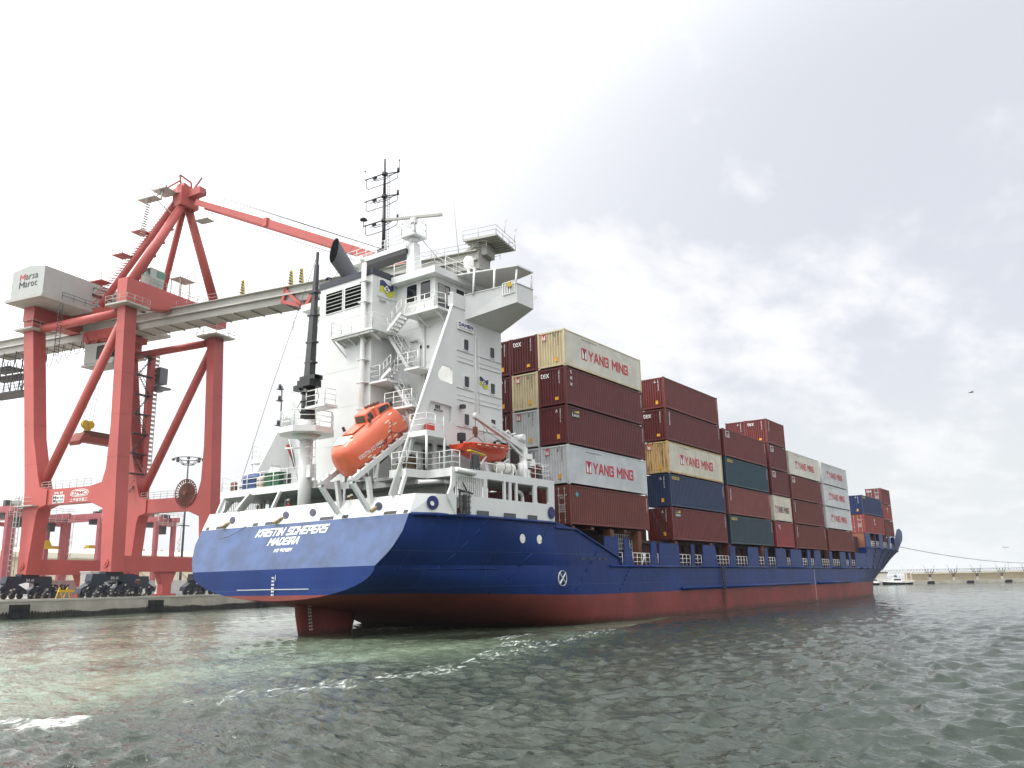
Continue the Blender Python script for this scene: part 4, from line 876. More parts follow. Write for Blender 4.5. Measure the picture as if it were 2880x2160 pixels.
m = MB(); m.prism([lq(3.01, .80, -.40), lq(3.01, .80, .40), lq(3.095, 1.2, .36), lq(3.095, 1.2, -.36)], AX*-.02); m.build('cabin_window', plain('dusty_glass', (.10, .09, .07), .2), LB)
def lbsurf(s, n):
    q = [np.interp(s, [k[0] for k in st], [k[i] for k in st]) for i in range(5)]; v = (n-q[2])/(q[3]-q[2])*2-1; v = max(-.98, min(.98, v)); sa = math.copysign(abs(v)**(1/.75), v); ca = math.sqrt(1-sa*sa)
    return ca**.62*q[4]*(1 if sa > -.2 else 1-.42*((-sa-.2)/.8)**1.3)
def on_boat(poly, mat, nm, off=.008):
    m = MB(); m.add([lq(s, n, -lbsurf(s, n)-off) for s, n in poly], [tuple(range(len(poly)))]); return m.build(nm, mat, LB)
t = text_mesh('KRISTIN SCHEPERS', (0, 0, 0), (1, 0, 0), (0, 1, 0), None, None, bold=.01)
m = MB(); m.add([lq(.52+2.35*v[0], -.62+.24*v[1], -lbsurf(.52+2.35*v[0], -.62+.24*v[1])-.01) for v in t.v], t.f); m.build('lettering', MTXTW, LB)
for s, n, L in ((.45, -1.0, .42), (1.35, -.92, .45), (1.1, -.78, .35), (2.3, -.72, .4), (3.6, -.3, .4), (3.35, -.6, .3), (3.9, -.1, .35), (3.75, .22, .5), (4.05, .05, .2), (4.35, -.15, .4), (4.55, .45, .35), (5.4, -.35, .3), (3.95, -.75, .4)):
    on_boat([(s, n), (s+L, n), (s+L, n+.07), (s, n+.07)], MPALE, 'reflective_tape')
m = MB(); ln = lambda pts: m.path([lq(s, n, -lbsurf(s, n)-.02) for s, n in pts], .018, n=5)
ln([(5.2, .75), (4.3, .1), (3.85, -.35)]); ln([(3.85, -.35), (4.5, -.75), (5.2, -.85)]); ln([(3.85, -.35), (3.2, -.5), (2.6, -.62), (2.0, -.5)]); ln([(2.6, -.62), (2.3, -.95), (2.0, -1.15)]); ln([(3.2, -.5), (3.0, -.75), (2.75, -.62)]); ln([(3.85, -.35), (3.75, -.9), (3.3, -.95), (3.1, -.55)])
m.build('grab_line', MDK, LB)
on_boat([(.32, .28), (.9, .34), (1.05, .52), (.9, .62), (.4, .46)], MPALE, 'bow_patch')
m = MB(); m.prism([lq(.45, .50, .5), lq(.45, .50, -.45), lq(1.3, .665, -.6), lq(1.3, .665, .6)], AN*.02); m.build('bow_patch', MPALE, LB)
m = MB(); m.prism([lq(1.45, .70, .45), lq(1.45, .70, -.45), lq(2.8, .76, -.5), lq(2.8, .76, .5)], AN*.05); m.build('bow_hatch', MORANGE, LB)
for s, n, y in ((2.05, .75, .7), (2.9, .75, -.85), (5.35, .8, -.85)): MB().bar(lq(s, n, y), lq(s, n+.3, y), .13).build('deck_fitting', MDK, LB)
m = MB(); m.bar(lq(4.0, 1.36, 0), lq(5.2, 1.2, 0), .1)
for k in range(8): m.cbox(lq(4.05+.14*k, 1.40-.02*k, .1*(-1)**k), (.14, .14, .14))
m.build('antenna_rack', MBRN, LB)
m = MB(); m.bar(lq(.3, -1.74, 0), lq(6.0, -1.6, 0), .3, .16, up=AN); m.bar(lq(2.1, -1.55, -.8), lq(6.0, -1.42, -.75), .12, .2, up=AN); m.build('keel', MDK, LB)
m = MB(); m.disc(lq(6.3, -1.2, 0), AX, .3, .15); m.build('propeller_guard', MDK, LB)
# ------------------------------------------------------------------ rescue boat with its davit, rafts and loose gear
RB = thing('rescue_boat', 'small open orange rescue boat with outboard motor, hanging under the white davit', 'boat', (-9.2, -9.4, 3.6))
m = MB(); m.smooth = True
def rsec(x, w, zb, zg): return [(x, -9.4+y*w, lerp(zb, zg, k)) for y, k in ((-1, 1), (-1.02, .8), (-.85, .45), (-.5, .12), (0, 0), (.5, .12), (.85, .45), (1.02, .8), (1, 1))]
rows = [rsec(-11.7, .55, 4.15, 4.5), rsec(-11.2, .8, 3.95, 4.55), rsec(-10, .95, 3.72, 4.6), rsec(-8.6, .98, 3.66, 4.68), rsec(-7.6, .85, 3.75, 4.75), rsec(-6.95, .5, 4.05, 4.82), rsec(-6.75, .2, 4.4, 4.85)]
m.grid(rows); m.smooth = False; m.add([rows[0][i] for i in range(9)], [tuple(range(9))])
m.grid([[(p[0], p[1], p[2]-.16) for p in (r[0], r[-1])] for r in rows]); m.build('hull', MRESC, RB)
m = MB(); m.path([r[0] for r in rows]+[r[-1] for r in rows[::-1]], .06); m.build('gunwale', MRESC, RB)
m = MB()
for i in range(7):
    x = -11.0+.58*i; m.path([(x, -10.4, 4.4+.03*i), (x+.29, -10.45, 4.2+.03*i), (x+.58, -10.4, 4.43+.03*i)], .016, n=4)
m.build('grab_line', MDK, RB)
for i in range(5): MB().box((-10.8+.8*i, -10.415, 4.46+.03*i), (-10.5+.8*i, -10.37, 4.51+.03*i)).build('reflective_tape', MPALE, RB)
m = MB(); m.cbox((-11.45, -9.6, 4.95), (.42, .36, .5)); m.bar((-11.45, -9.6, 4.75), (-11.35, -9.6, 4.0), .16); m.build('outboard_motor', MBLK, RB)
m = MB(); m.bar((-9.0, -9.4, 3.66), (-8.6, -9.4, 2.85), .3); m.bar((-10.6, -10.3, 3.1), (-9.2, -9.9, 4.1), .08); m.bar((-8.0, -9.8, 3.4), (-7.0, -9.9, 4.0), .08); m.build('boat_cradle', MWC, SHIP)
m = MB(); m.path([(-11.0, -9.4, 4.6), (-9.75, -9.4, 5.3), (-8.6, -9.4, 4.7)], .022, n=5); m.build('boat_sling', MDK, RB)
m = MB(); m.tube((-4.4, -9.3, 2.8), (-4.4, -9.3, 4.2), .28, n=12); m.bar((-4.4, -9.3, 4.1), (-4.3, -9.3, 5.15), .34, .4); m.cbox((-4.1, -9.3, 4.5), (.3, .9, .35)); m.tube((-4.9, -9.4, 3.2), (-4.9, -9.4, 4.0), .2); m.cbox((-4.45, -9.3, 3.3), (.9, .7, .6)); m.cbox((-3.8, -9.5, 4.1), (.35, .45, .5))
m.tube((-4.9, -9.75, 5.75), (-4.9, -9.0, 5.75), .22, n=12); m.path([(-6.5, -9.3, 5.9), (-6.1, -9.3, 6.1), (-5.8, -9.3, 5.85), (-5.3, -9.3, 6.0)], .07)
DV = m.build('davit', MWC, SHIP)
m = MB(); m.bar((-4.3, -9.3, 5.05), (-9.65, -9.3, 6.6), .30, .46, w2=.26, h2=.34); m.tube((-9.6, -9.45, 6.6), (-9.6, -9.15, 6.6), .22, n=12); m.bar((-4.5, -9.3, 4.5), (-6.3, -9.3, 5.4), .14); m.build('davit_boom', MW, SHIP)
text_mesh('SWL 2,5 t', (-8.1, -9.47, 6.05), (.85, 0, -.238), (.05, 0, .14), MTXTK, parent=SHIP); text_mesh('Global Davit', (-7.1, -9.47, 5.77), (1.0, 0, -.28), (.05, 0, .15), MTXTK, parent=SHIP)
m = MB(); m.path([(-9.65, -9.3, 6.5), (-9.7, -9.3, 5.3)], .02, n=4); m.path([(-9.5, -9.3, 6.5), (-8.2, -9.3, 5.6), (-6.0, -9.3, 5.0)], .014, n=4); m.path([(-8.4, -9.3, 6.1), (-8.5, -9.3, 5.7), (-9.2, -9.3, 5.4), (-9.4, -9.3, 5.5)], .014, n=4); m.path([(-8.8, -9.3, 5.9), (-8.75, -9.3, 5.0)], .012, n=4); m.build('davit_wire', MDK, SHIP)
m = MB(); m.cbox((-9.7, -9.3, 5.62), (.28, .2, .5)); m.disc((-9.7, -9.4, 5.3), (0, 1, 0), .13, .1); m.build('hook_block', MBRN, SHIP)
# frame behind the davit
m = MB()
for x in (-6.3, -5.2, -3.2): m.box((x, -8.6, 2.8), (x+.22, -8.4, 5.5))
m.box((-6.3, -8.6, 5.4), (-3.0, -8.4, 5.6)); m.box((-5.0, -8.55, 4.0), (-3.2, -8.5, 4.08)); m.build('shelter_frame', MW, SHIP)
m = MB(); m.box((-6.1, -8.3, 2.8), (-3.1, -8.25, 5.4)); m.box((-6.1, -8.3, 5.4), (-3.1, -4, 5.5)); m.build('shelter_shade_sheet', plain('opening_shade', (.045, .03, .025), .7), SHIP)  # dark sheet painted as the shade in the opening behind the frame
LR = thing('life_raft', 'white ribbed life raft canister lying on the deck edge under the rescue boat', 'life raft', (-7.2, -9.75, 2.82))
m = MB(); m.lathe([(0, 0), (.24, 0), (.33, .12), (.35, .5), (.33, .55), (.36, .6), (.36, .95), (.33, 1.0), (.36, 1.05), (.36, 1.4), (.33, 1.45), (.35, 1.5), (.33, 1.88), (.24, 2.0), (0, 2.0)], (-8.25, -9.75, 3.42), (1, 0, 0), n=18); m.build('canister', MFOAMW, LR)
m = MB()
for x in (-7.6, -6.9): m.tube((x, -9.75, 3.42), (x+.05, -9.75, 3.42), .372, n=18)
m.build('strap', MDK, LR)
m = MB(); m.box((-8.26, -9.9, 3.5), (-8.245, -9.78, 3.6)); m.box((-8.26, -9.9, 3.28), (-8.245, -9.78, 3.36)); m.build('label_plate', MBLK, LR)
m = MB()
for x in (-7.9, -6.7): m.box((x, -10.05, 2.82), (x+.1, -9.45, 3.12))
m.build('cradle', MWC, LR)
HR = thing('hose_reel', 'dark red coil of hose on a reel beside the davit rail', 'reel', (-2.9, -9.6, 2.82))
m = MB(); rnd = random.Random(3)
for k in range(34):
    y = -10.0+.8*rnd.random(); c = Vector((-3.5+.35*(rnd.random()-.5), y, 3.42)); r = .28+.24*rnd.random(); a0 = rnd.random()*6
    m.path([c+Vector((r*math.cos(a0+t), .06*math.sin(3*t+k), r*math.sin(a0+t))) for t in np.linspace(0, 5, 9)], .035, n=5)
m.build('hose', plain('hose_red', (.12, .02, .02), .6), HR)
m = MB(); m.tube((-3.5, -10.1, 3.42), (-3.5, -9.1, 3.42), .12); m.box((-3.7, -10.1, 2.82), (-3.3, -10.0, 3.4)); m.box((-3.7, -9.2, 2.82), (-3.3, -9.1, 3.4)); m.build('stand', MDK, HR)
RC = thing('rope_pile', 'brown heap of coiled mooring rope inside the railing below the balcony', 'rope', (-14.2, -7.85, 2.76))
m = MB(); rnd = random.Random(5)
for k in range(30):
    t0 = k/30; r = (.80-.35*t0)*(.6+.5*rnd.random()); c = Vector((-14.35+.25*(rnd.random()-.5), -7.78+.25*(rnd.random()-.5), 2.8+.85*t0)); a0 = rnd.random()*6
    m.path([c+Vector((r*.9*math.cos(a0+t), r*.66*math.sin(a0+t), .05*math.sin(2*t+k))) for t in np.linspace(0, 5.6, 13)], .055, n=6)
m.lathe([(.72, 0), (.6, .3), (.45, .6), (.2, .8), (0, .82)], (-14.35, -7.78, 2.78), n=12, sx=.75)
m.build('rope', MROPE, RC)
# orange-yellow stretcher frame by the rescue boat
ST = thing('stretcher', 'yellow stretcher laid across the rail beside the outboard motor', 'stretcher', (-11.3, -10.5, 3.85))
m = MB(); m.bar((-12.0, -10.62, 3.95), (-10.5, -10.62, 3.80), .3, .07); m.build('board', MYEL, ST)
m = MB()
for i in range(6): m.tube((-11.9+.25*i, -10.7, 4.0-.03*i), (-11.9+.25*i, -10.7, 4.15-.03*i), .04)
m.build('strap', MDK, ST)
m = MB()
for x in (-11.9, -11.65, -11.35, -11.1): m.tube((x, -10.7, 2.8), (x, -10.7, 3.75), .045)
m.box((-11.95, -10.75, 3.1), (-11.0, -10.65, 3.2)); m.box((-11.8, -10.78, 2.9), (-11.2, -10.7, 3.7)); m.build('winch_unit', MDK, SHIP)
m = MB(); m.tube((-13.6, -10.95, 2.62), (-11.9, -11.0, 2.5), .14, n=10); m.build('side_roller', MWC, SHIP)
# port side cargo on the poop
def bundle(name, label, cat, c, d, mat, lump=.12, seed=1):
    rnd = random.Random(seed); t = thing(name, label, cat, (c[0], c[1], c[2])); m = MB(); m.smooth = True; rows = []
    for i in range(9):
        v = i/8; row = []
        for k in range(20):
            a = 2*math.pi*k/20; p = .55; sh = 1 if v < .75 else 1-.5*((v-.75)/.25)**2
            row.append((c[0]+math.copysign(abs(math.cos(a))**p, math.cos(a))*d[0]/2*sh*(1+lump*(rnd.random()-.5)), c[1]+math.copysign(abs(math.sin(a))**p, math.sin(a))*d[1]/2*sh*(1+lump*(rnd.random()-.5)), c[2]+d[2]*v+lump*.5*(rnd.random()-.5)*d[2]*(v > .4)))
        rows.append(row)
    m.grid(rows, close=True); m.add(rows[-1], [tuple(range(20))]); m.build('cover', mat, t)
    for v in (.3, .62): m = MB(); m.path([Vector(p) for p in rows[round(v*8)]]+[Vector(rows[round(v*8)][0])], .025, n=4); m.build('lashing', MDK, t)
    return t
bundle('covered_bundle', 'bundle under a crumpled blue tarpaulin on the port rail', 'bundle', (-13.9, 7.3, 2.76), (1.2, 1.9, 1.15), MTARP, .22, 2)
bundle('covered_bundle', 'beige sack bundle between the blue and the green covers', 'bundle', (-14.2, 5.95, 2.76), (.9, .8, .9), plain('beige_sack', (.55, .47, .36), .8), .15, 3)
gb = thing('green_locker', 'dark green covered locker on the port side of the poop', 'locker', (-14.1, 4.6, 2.76))
m = MB(); m.box((-14.6, 3.85, 2.76), (-13.6, 5.4, 3.70)); m.build('body', MGREEN, gb)
m = MB(); m.box((-14.64, 4.6, 2.76), (-14.6, 4.66, 3.72)); m.box((-14.64, 3.8, 3.7), (-13.56, 5.45, 3.74)); m.build('lid', MGREEN, gb)
for i, (x, y, mt, lab) in enumerate(((-14.3, 9.2, MBRN, 'brown'), (-13.9, 8.7, MGREY, 'grey'), (-14.4, 3.2, MDK, 'dark'))):
    t = thing('drum', f'small {lab} drum standing behind the port poop railing', 'drum', (x, y, 2.76)); m = MB(); m.lathe([(0, 0), (.24, 0), (.25, .2), (.235, .22), (.25, .45), (.235, .47), (.24, .7), (0, .7)], (x, y, 2.76)); m.build('shell', mt, t); m = MB(); m.lathe([(.25, .3), (.255, .3), (.255, .36), (.25, .36)], (x, y, 2.76)); m.build('band', MDK, t)
# ensign
EN = thing('ensign_flag', 'limp red and green ensign hanging from a staff beside the crane post', 'flag', (-14.5, 2.9, 5.7))
def flagp(u, v): return (-14.5+.10*math.sin(5*u+3*v), lerp(3.05, 2.35, v)+.28*(u-.3)*(1-.5*v)+.06*math.sin(7*u), lerp(5.7, 3.95, v)-.2*u)
for u0, u1, mt, nm in ((0, .42, MGREEN, 'green_panel'), (.42, 1, plain('flag_red', (.30, .015, .02), .7), 'red_panel')):
    m = MB(); m.smooth = True; m.grid([[flagp(lerp(u0, u1, i/6), v) for v in np.linspace(0, 1, 12)] for i in range(7)]); m.build(nm, mt, EN)
m = MB(); m.tube((-14.5, 1.9, 2.75), (-14.5, 3.1, 5.9), .03); m.build('staff', MWC, EN)
# ------------------------------------------------------------------ crew on the mooring deck
def person(loc, face, label, top, low, hat, arm=0.0, group='crew on the mooring deck'):
    t = thing('person', label, 'person', loc, group)
    V = {'pel': (0, 0, .95, .135), 'sp': (0, 0, 1.15, .13), 'ch': (0, 0, 1.36, .145), 'nk': (.01, 0, 1.50, .062), 'hd': (.03, 0, 1.58, .075), 'hd2': (.035, 0, 1.68, .1), 'hd3': (.02, 0, 1.77, .075)}
    E = [('pel', 'sp'), ('sp', 'ch'), ('ch', 'nk'), ('nk', 'hd'), ('hd', 'hd2'), ('hd2', 'hd3')]
    for s, n in ((-1, 'r'), (1, 'l')):
        a = arm if s < 0 else arm*.4
        V.update({'sh'+n: (0, s*.19, 1.42, .07), 'el'+n: (.05+.2*a, s*.25, 1.15+.1*a, .05), 'wr'+n: (.14+.3*a, s*.22, .93+.35*a, .036), 'pa'+n: (.17+.33*a, s*.21, .87+.38*a, .04),
                  'hp'+n: (0, s*.1, .88, .1), 'kn'+n: (.03, s*.11, .48, .065), 'an'+n: (0, s*.11, .09, .05), 'to'+n: (.17, s*.12, .05, .045)})
        E += [('ch', 'sh'+n), ('sh'+n, 'el'+n), ('el'+n, 'wr'+n), ('wr'+n, 'pa'+n), ('pel', 'hp'+n), ('hp'+n, 'kn'+n), ('kn'+n, 'an'+n), ('an'+n, 'to'+n)]
        for f in range(4):
            k = f'f{f}{n}'; V[k] = (.25+.33*a-.015*abs(f-1), s*(.185+.022*f), .83+.38*a, .011); k2 = f'g{f}{n}'; V[k2] = (.28+.33*a-.02*abs(f-1), s*(.185+.022*f), .78+.38*a, .009); E += [('pa'+n, k), (k, k2)]
        V['th'+n] = (.22+.33*a, s*.16, .85+.38*a, .012); E += [('pa'+n, 'th'+n)]
    ks = list(V); me = bpy.data.meshes.new('body'); me.from_pydata([V[k][:3] for k in ks], [(ks.index(a), ks.index(b)) for a, b in E], [])
    o = bpy.data.objects.new('body', me); COL.objects.link(o); md = o.modifiers.new('skin', 'SKIN'); md.use_smooth_shade = True
    for i, k in enumerate(ks): me.skin_vertices[0].data[i].radius = (V[k][3],)*2; me.skin_vertices[0].data[i].use_root = (k == 'pel')
    s2 = o.modifiers.new('sub', 'SUBSURF'); s2.levels = s2.render_levels = 1
    dg = bpy.context.evaluated_depsgraph_get(); me2 = bpy.data.meshes.new_from_object(o.evaluated_get(dg)); bpy.data.objects.remove(o)
    b = bpy.data.objects.new('body', me2); COL.objects.link(b); me2.materials.clear()
    for q in (top, low, MSKIN, MBLK): me2.materials.append(q)
    for p in me2.polygons:
        c = p.center; p.material_index = 3 if c.z < .1 else 2 if (c.z > 1.5 and abs(c.y) < .13) or (abs(c.y) > .15 and c.x > .13+.28*arm and c.z < 1.3 and c.z > .7) else 0 if c.z > .93 else 1
    b.parent = t; t.rotation_euler[2] = face
    m = MB(); m.lathe([(.125, 0), (.128, .02), (.118, .07), (.08, .13), (0, .15)], (.02, 0, 1.72), n=14); m.disc((.08, 0, 1.72), (0, 0, 1), .12, .012); m.build('hard_hat', hat, t, local=True)
    m = MB(); m.cbox((.135, 0, 1.645), (.03, .022, .04)); m.cbox((.118, -.035, 1.675), (.012, .026, .014)); m.cbox((.118, .035, 1.675), (.012, .026, .014)); m.cbox((.118, 0, 1.6), (.012, .045, .01)); m.build('face', plain('face_features', (.12, .06, .04), .6), t, local=True)
    return t
REDC = plain('red_coverall', (.34, .02, .03), .8); DRED = plain('maroon_coverall', (.10, .02, .025), .8); MAUV = plain('faded_coverall', (.20, .10, .10), .8)
person((-14.6, 2.72, -.04), R(165), 'person in red coverall and white hard hat at the bulwark beside the crane post', REDC, REDC, MFOAMW, .6)
person((-13.4, 7.55, -.04), R(190), 'person in white hard hat farthest to port, in front of the barred opening', REDC, DRED, MFOAMW, .3)
person((-13.2, -1.55, -.04), R(200), 'person in a maroon coverall with white hard hat right of the crane post', DRED, DRED, MFOAMW, .8)
person((-13.6, -2.25, -.04), R(170), 'person in a faded mauve coverall beside the maroon one', MAUV, MAUV, MPALE, .5)
# mooring hawsers through the fairleads and a trailing messenger line
for k, (a, b) in enumerate((((-15.9, 6.75, .5), (-16.45, 7.25, .12)), ((-15.9, 1.2, .52), (-16.45, 1.75, .1)), ((-15.9, -7.05, .55), (-16.25, -6.75, .3)))):
    m = MB(); m.path([a, Vector(a).lerp(Vector(b), .5)+Vector((-.1, 0, .02)), b], .09, n=8); m.path([Vector(a)+Vector((0, .14, .03)), Vector(b)+Vector((-.05, .1, 0))], .07, n=8); tag(m.build('hawser_end', MHAWS), ('frayed brown hawser end in the port fairlead, farthest left', 'frayed brown hawser end in the fairlead left of the crane post', 'thick brown hawser end in the fairlead right of the lifeboat ramp')[k], 'rope', 'hawser ends in the stern fairleads')
m = MB(); m.path([Vector((-15.6, 4.1, 1.15)), Vector((-16.1, 4.6, .3)), Vector((-16.6, 5.4, -.35)), Vector((-16.8, 6.1, -.62)), Vector((-16.9, 6.9, -.70))], .02, n=5); tag(m.build('messenger_line', MDK), 'thin dark line trailing down the transom left of the ship name', 'rope')
# bow line, pilot ladder
m = MB(); m.path([Vector((121, -1.5, 2.6)).lerp(Vector((262, -22, -1.2)), t)-ZU*(1.6*4*t*(1-t)) for t in np.linspace(0, 1, 14)], .06, n=5); tag(m.build('mooring_rope', MDK), 'long dark mooring line stretched from the bow to the right', 'rope')
PL = thing('pilot_ladder', 'black rope pilot ladder hanging down the ship side amidships', 'ladder', (24.9, -11.1, -2.8))
m = MB()
for x in (24.75, 25.15): m.path([(x+.05*math.sin(k), -11.08, -2.7-.28*k) for k in range(14)], .035, n=5)
m.build('side_rope', MBLK, PL)
m = MB()
for k in range(12): m.box((24.7, -11.16, -2.95-.3*k), (25.2, -11.06, -2.9-.3*k))
m.build('step', MBRN, PL)
# ------------------------------------------------------------------ cargo deck edge: bulwark plates, railings, coaming
DY = -10.88
plates = [(3.5, 5.5, 3.3, 5.6, -.72), (6.5, 7.05, 6.3, 8.0, -.75), (11.0, 11.9, 10.8, 11.9, -.9), (12.4, 16.05, 12.3, 16.25, -.98), (18.6, 19.3, 18.5, 19.3, -.98), (21.2, 23.85, 20.9, 24.4, -.95), (27.5, 28.8, 27.3, 28.9, -.9), (32.2, 35, 32, 35.1, -.9), (36.9, 37.8, 36.8, 37.9, -.9), (40.3, 43.6, 40.2, 43.8, -.88), (45.3, 49, 45.1, 49.2, -.88), (51.4, 52.4, 51.3, 52.5, -.86), (54, 56.5, 53.8, 56.7, -.86), (60.3, 61.5, 60.2, 61.6, -.86), (65, 67.7, 64.8, 67.9, -.86), (69.3, 70.3, 69.2, 70.4, -.86), (72.6, 79.2, 72.4, 79.2, -.86)]
for s in (1, -1):
    for a, b, c, d, zt in plates:
        m = MB(); y = s*DY if s == 1 else 10.88
        m.prism([(c, y, -2.85), (d, y, -2.85), (b, y, zt), (a, y, zt)], (0, .09*s, 0)); m.bar((a, y+.05*s, zt), (b, y+.05*s, zt), .14, .04); m.build('bulwark_plate', MBLUE, SHIP)
    for (p, q) in zip(plates, plates[1:]):
        if q[2]-p[3] > .3: railing([(p[3], s*(DY+.12), -2.85), (q[2], s*(DY+.12), -2.85)], SHIP, h=1.0, n=3, sp=.8)
m = MB()
for a, b in ((9.6, 9.0), (9.3, 9.9)): m.tube((a, -10.95, -1.9), (b, -10.95, -2.85), .04)
m.build('gangway_rail', MWC, SHIP)
COAM = paint('coaming_brown', (.060, .022, .016), rough=.7, var=.4, scale=.6)
m = MB(); m.box((12, -8.9, -2.85), (76, 8.9, -.655)); m.box((0, -7.6, -2.85), (12, 8.9, -.02)); m.box((12.2, -7.6, -.655), (16.6, 8.9, 1.5)); m.build('hatch_coaming_gap_fill', COAM, SHIP)  # stack-gap block added and tops raised to shut out the sky behind
for x in (5.7, 10.2, 17, 24.5, 29, 38.2, 44.2, 49.6, 57.5, 63, 69, 75.5): MB().box((x, -10.15, -2.85), (x+.55, -9.5, -.1 if x < 12 else -.68)).build('stanchion', MBRN, SHIP)
for x in (0.3, 3, 8): MB().box((x, -10.1, -.25), (x+.4, -7.6, -.05)).build('cross_bearer', MBRN, SHIP)
m = MB()
for x in np.arange(13, 76, 1.6): m.box((x, -9.05, -2.7), (x+.1, -8.9, -.9))
m.box((12, -9.15, -.95), (76, -8.9, -.70)); m.build('coaming_stiffener', COAM, SHIP)
m = MB()
for x in np.arange(6.9, 10, .35): m.box((x, -9.4, -1.6), (x+.06, -9.34, -.3))
for z in (-.4, -.75, -1.1, -1.5): m.box((6.8, -9.42, z), (10, -9.36, z+.05))
for y in (0, .35): m.tube((9.55+y, -9.7, -2.8), (9.55+y, -9.7, -.8), .03)
for k in range(6): m.tube((9.55, -9.7, -2.6+.3*k), (9.9, -9.7, -2.6+.3*k), .025)
m.build('lashing_bridge', MGREY, SHIP)
m = MB()
for a, b in (((16.55, -10.1, -2.0), (16.55, -8.0, 2.6)), ((16.55, -7.9, -2.0), (16.55, -10.0, 2.6)), ((16.5, -10.0, .0), (16.5, -8.9, 2.4)), ((12.35, -10.15, 4.6), (16.4, -10.15, -.5)), ((12.9, -10.15, 1.8), (16.3, -10.15, -1.6))): m.tube(a, b, .02, n=5)
m.build('lashing_rod', MDK, SHIP)
m = MB(); m.box((79.15, -10.7, -2.85), (79.25, 10.7, 2.1)); m.build('forecastle_bulkhead', paint('primer_orange', (.30, .12, .07), .7, .25), SHIP)
for a, b in ((79.3, 82.1), (87.4, 89.9), (93.4, 95.0), (85.0, 85.3), (97.4, 97.6)):
    for s in (-1, 1):
        m = MB(); m.grid([[(x, s*(half_fc(x, z)-.03*k), z) for k in (0, 1)] for x in (a,) for z in (.05, 2.15)]); m = MB()
        pts = [(a, s*half_fc(a, .05), .05), (b, s*half_fc(b, .05), .05), (b, s*half_fc(b, 2.1), 2.15), (a, s*half_fc(a, 2.1), 2.15)]
        m.prism(pts, (0, -s*.09, 0)); m.build('bulwark_plate', MBLUE, SHIP)
for s in (-1, 1): railing([(x, s*(half_fc(x, .05)-.12), .05) for x in (82.1, 87.4)], SHIP, h=1.0, sp=.8); railing([(x, s*(half_fc(x, .05)-.12), .05) for x in (89.9, 93.4)], SHIP, h=1.0, sp=.8); railing([(x, s*(half_fc(x, .05)-.12), .05) for x in (95, 99.6)], SHIP, h=1.0, sp=.8)
MB().box((76.4, -9.8, -2.85), (79.1, -6, 1.6)).build('mast_house', COAM, SHIP)
m = MB(); m.box((82.4, -8.9, 0), (103, 8.9, 2.18)); m.build('forward_hatch', COAM, SHIP)
for x in (82.7, 88.5, 94.6, 95.6, 101): MB().box((x, -10.1, .05), (x+.4, -9.6, 2.2)).build('stanchion', MBRN, SHIP)
# ------------------------------------------------------------------ containers
CM = {}
def cmat(k):
    if k not in CM:
        f = {'maroon': ((.110, .014, .016), .5, .20), 'red': ((.145, .022, .021), .5, .22), 'brick': ((.24, .030, .032), .45, .05), 'brown': ((.14, .032, .024), .55, .12), 'rose': ((.19, .050, .045), .55, .2), 'scarlet': ((.26, .045, .035), .5, .1),
             'cream': ((.60, .58, .50), .55, .22), 'cream_sunlit': ((.63, .53, .34), .55, .30), 'lgrey': ((.52, .53, .53), .5, .08), 'palegrey': ((.56, .58, .60), .5, .05), 'rusty': ((.60, .56, .46), .6, .36), 'rustyend': ((.62, .42, .19), .6, .62),  # cream ends: warm sunlight put into the colour
             'navy': ((.016, .034, .095), .5, .08), 'blue': ((.012, .028, .105), .5, .05), 'teal': ((.012, .050, .075), .5, .12), 'petrol': ((.020, .042, .060), .5, .1)}[k]
        CM[k] = paint('container_'+k, f[0], rough=f[1], var=.14, scale=.7, rust=f[2], streak=(2.2, 2.2, .22), rnd=.10, rustcol=(.10, .045, .02) if k in ('cream', 'cream_sunlit', 'rusty', 'rustyend') else (.045, .014, .011), bump=.12)
    return CM[k]
CW = 2.438
_cc = {}
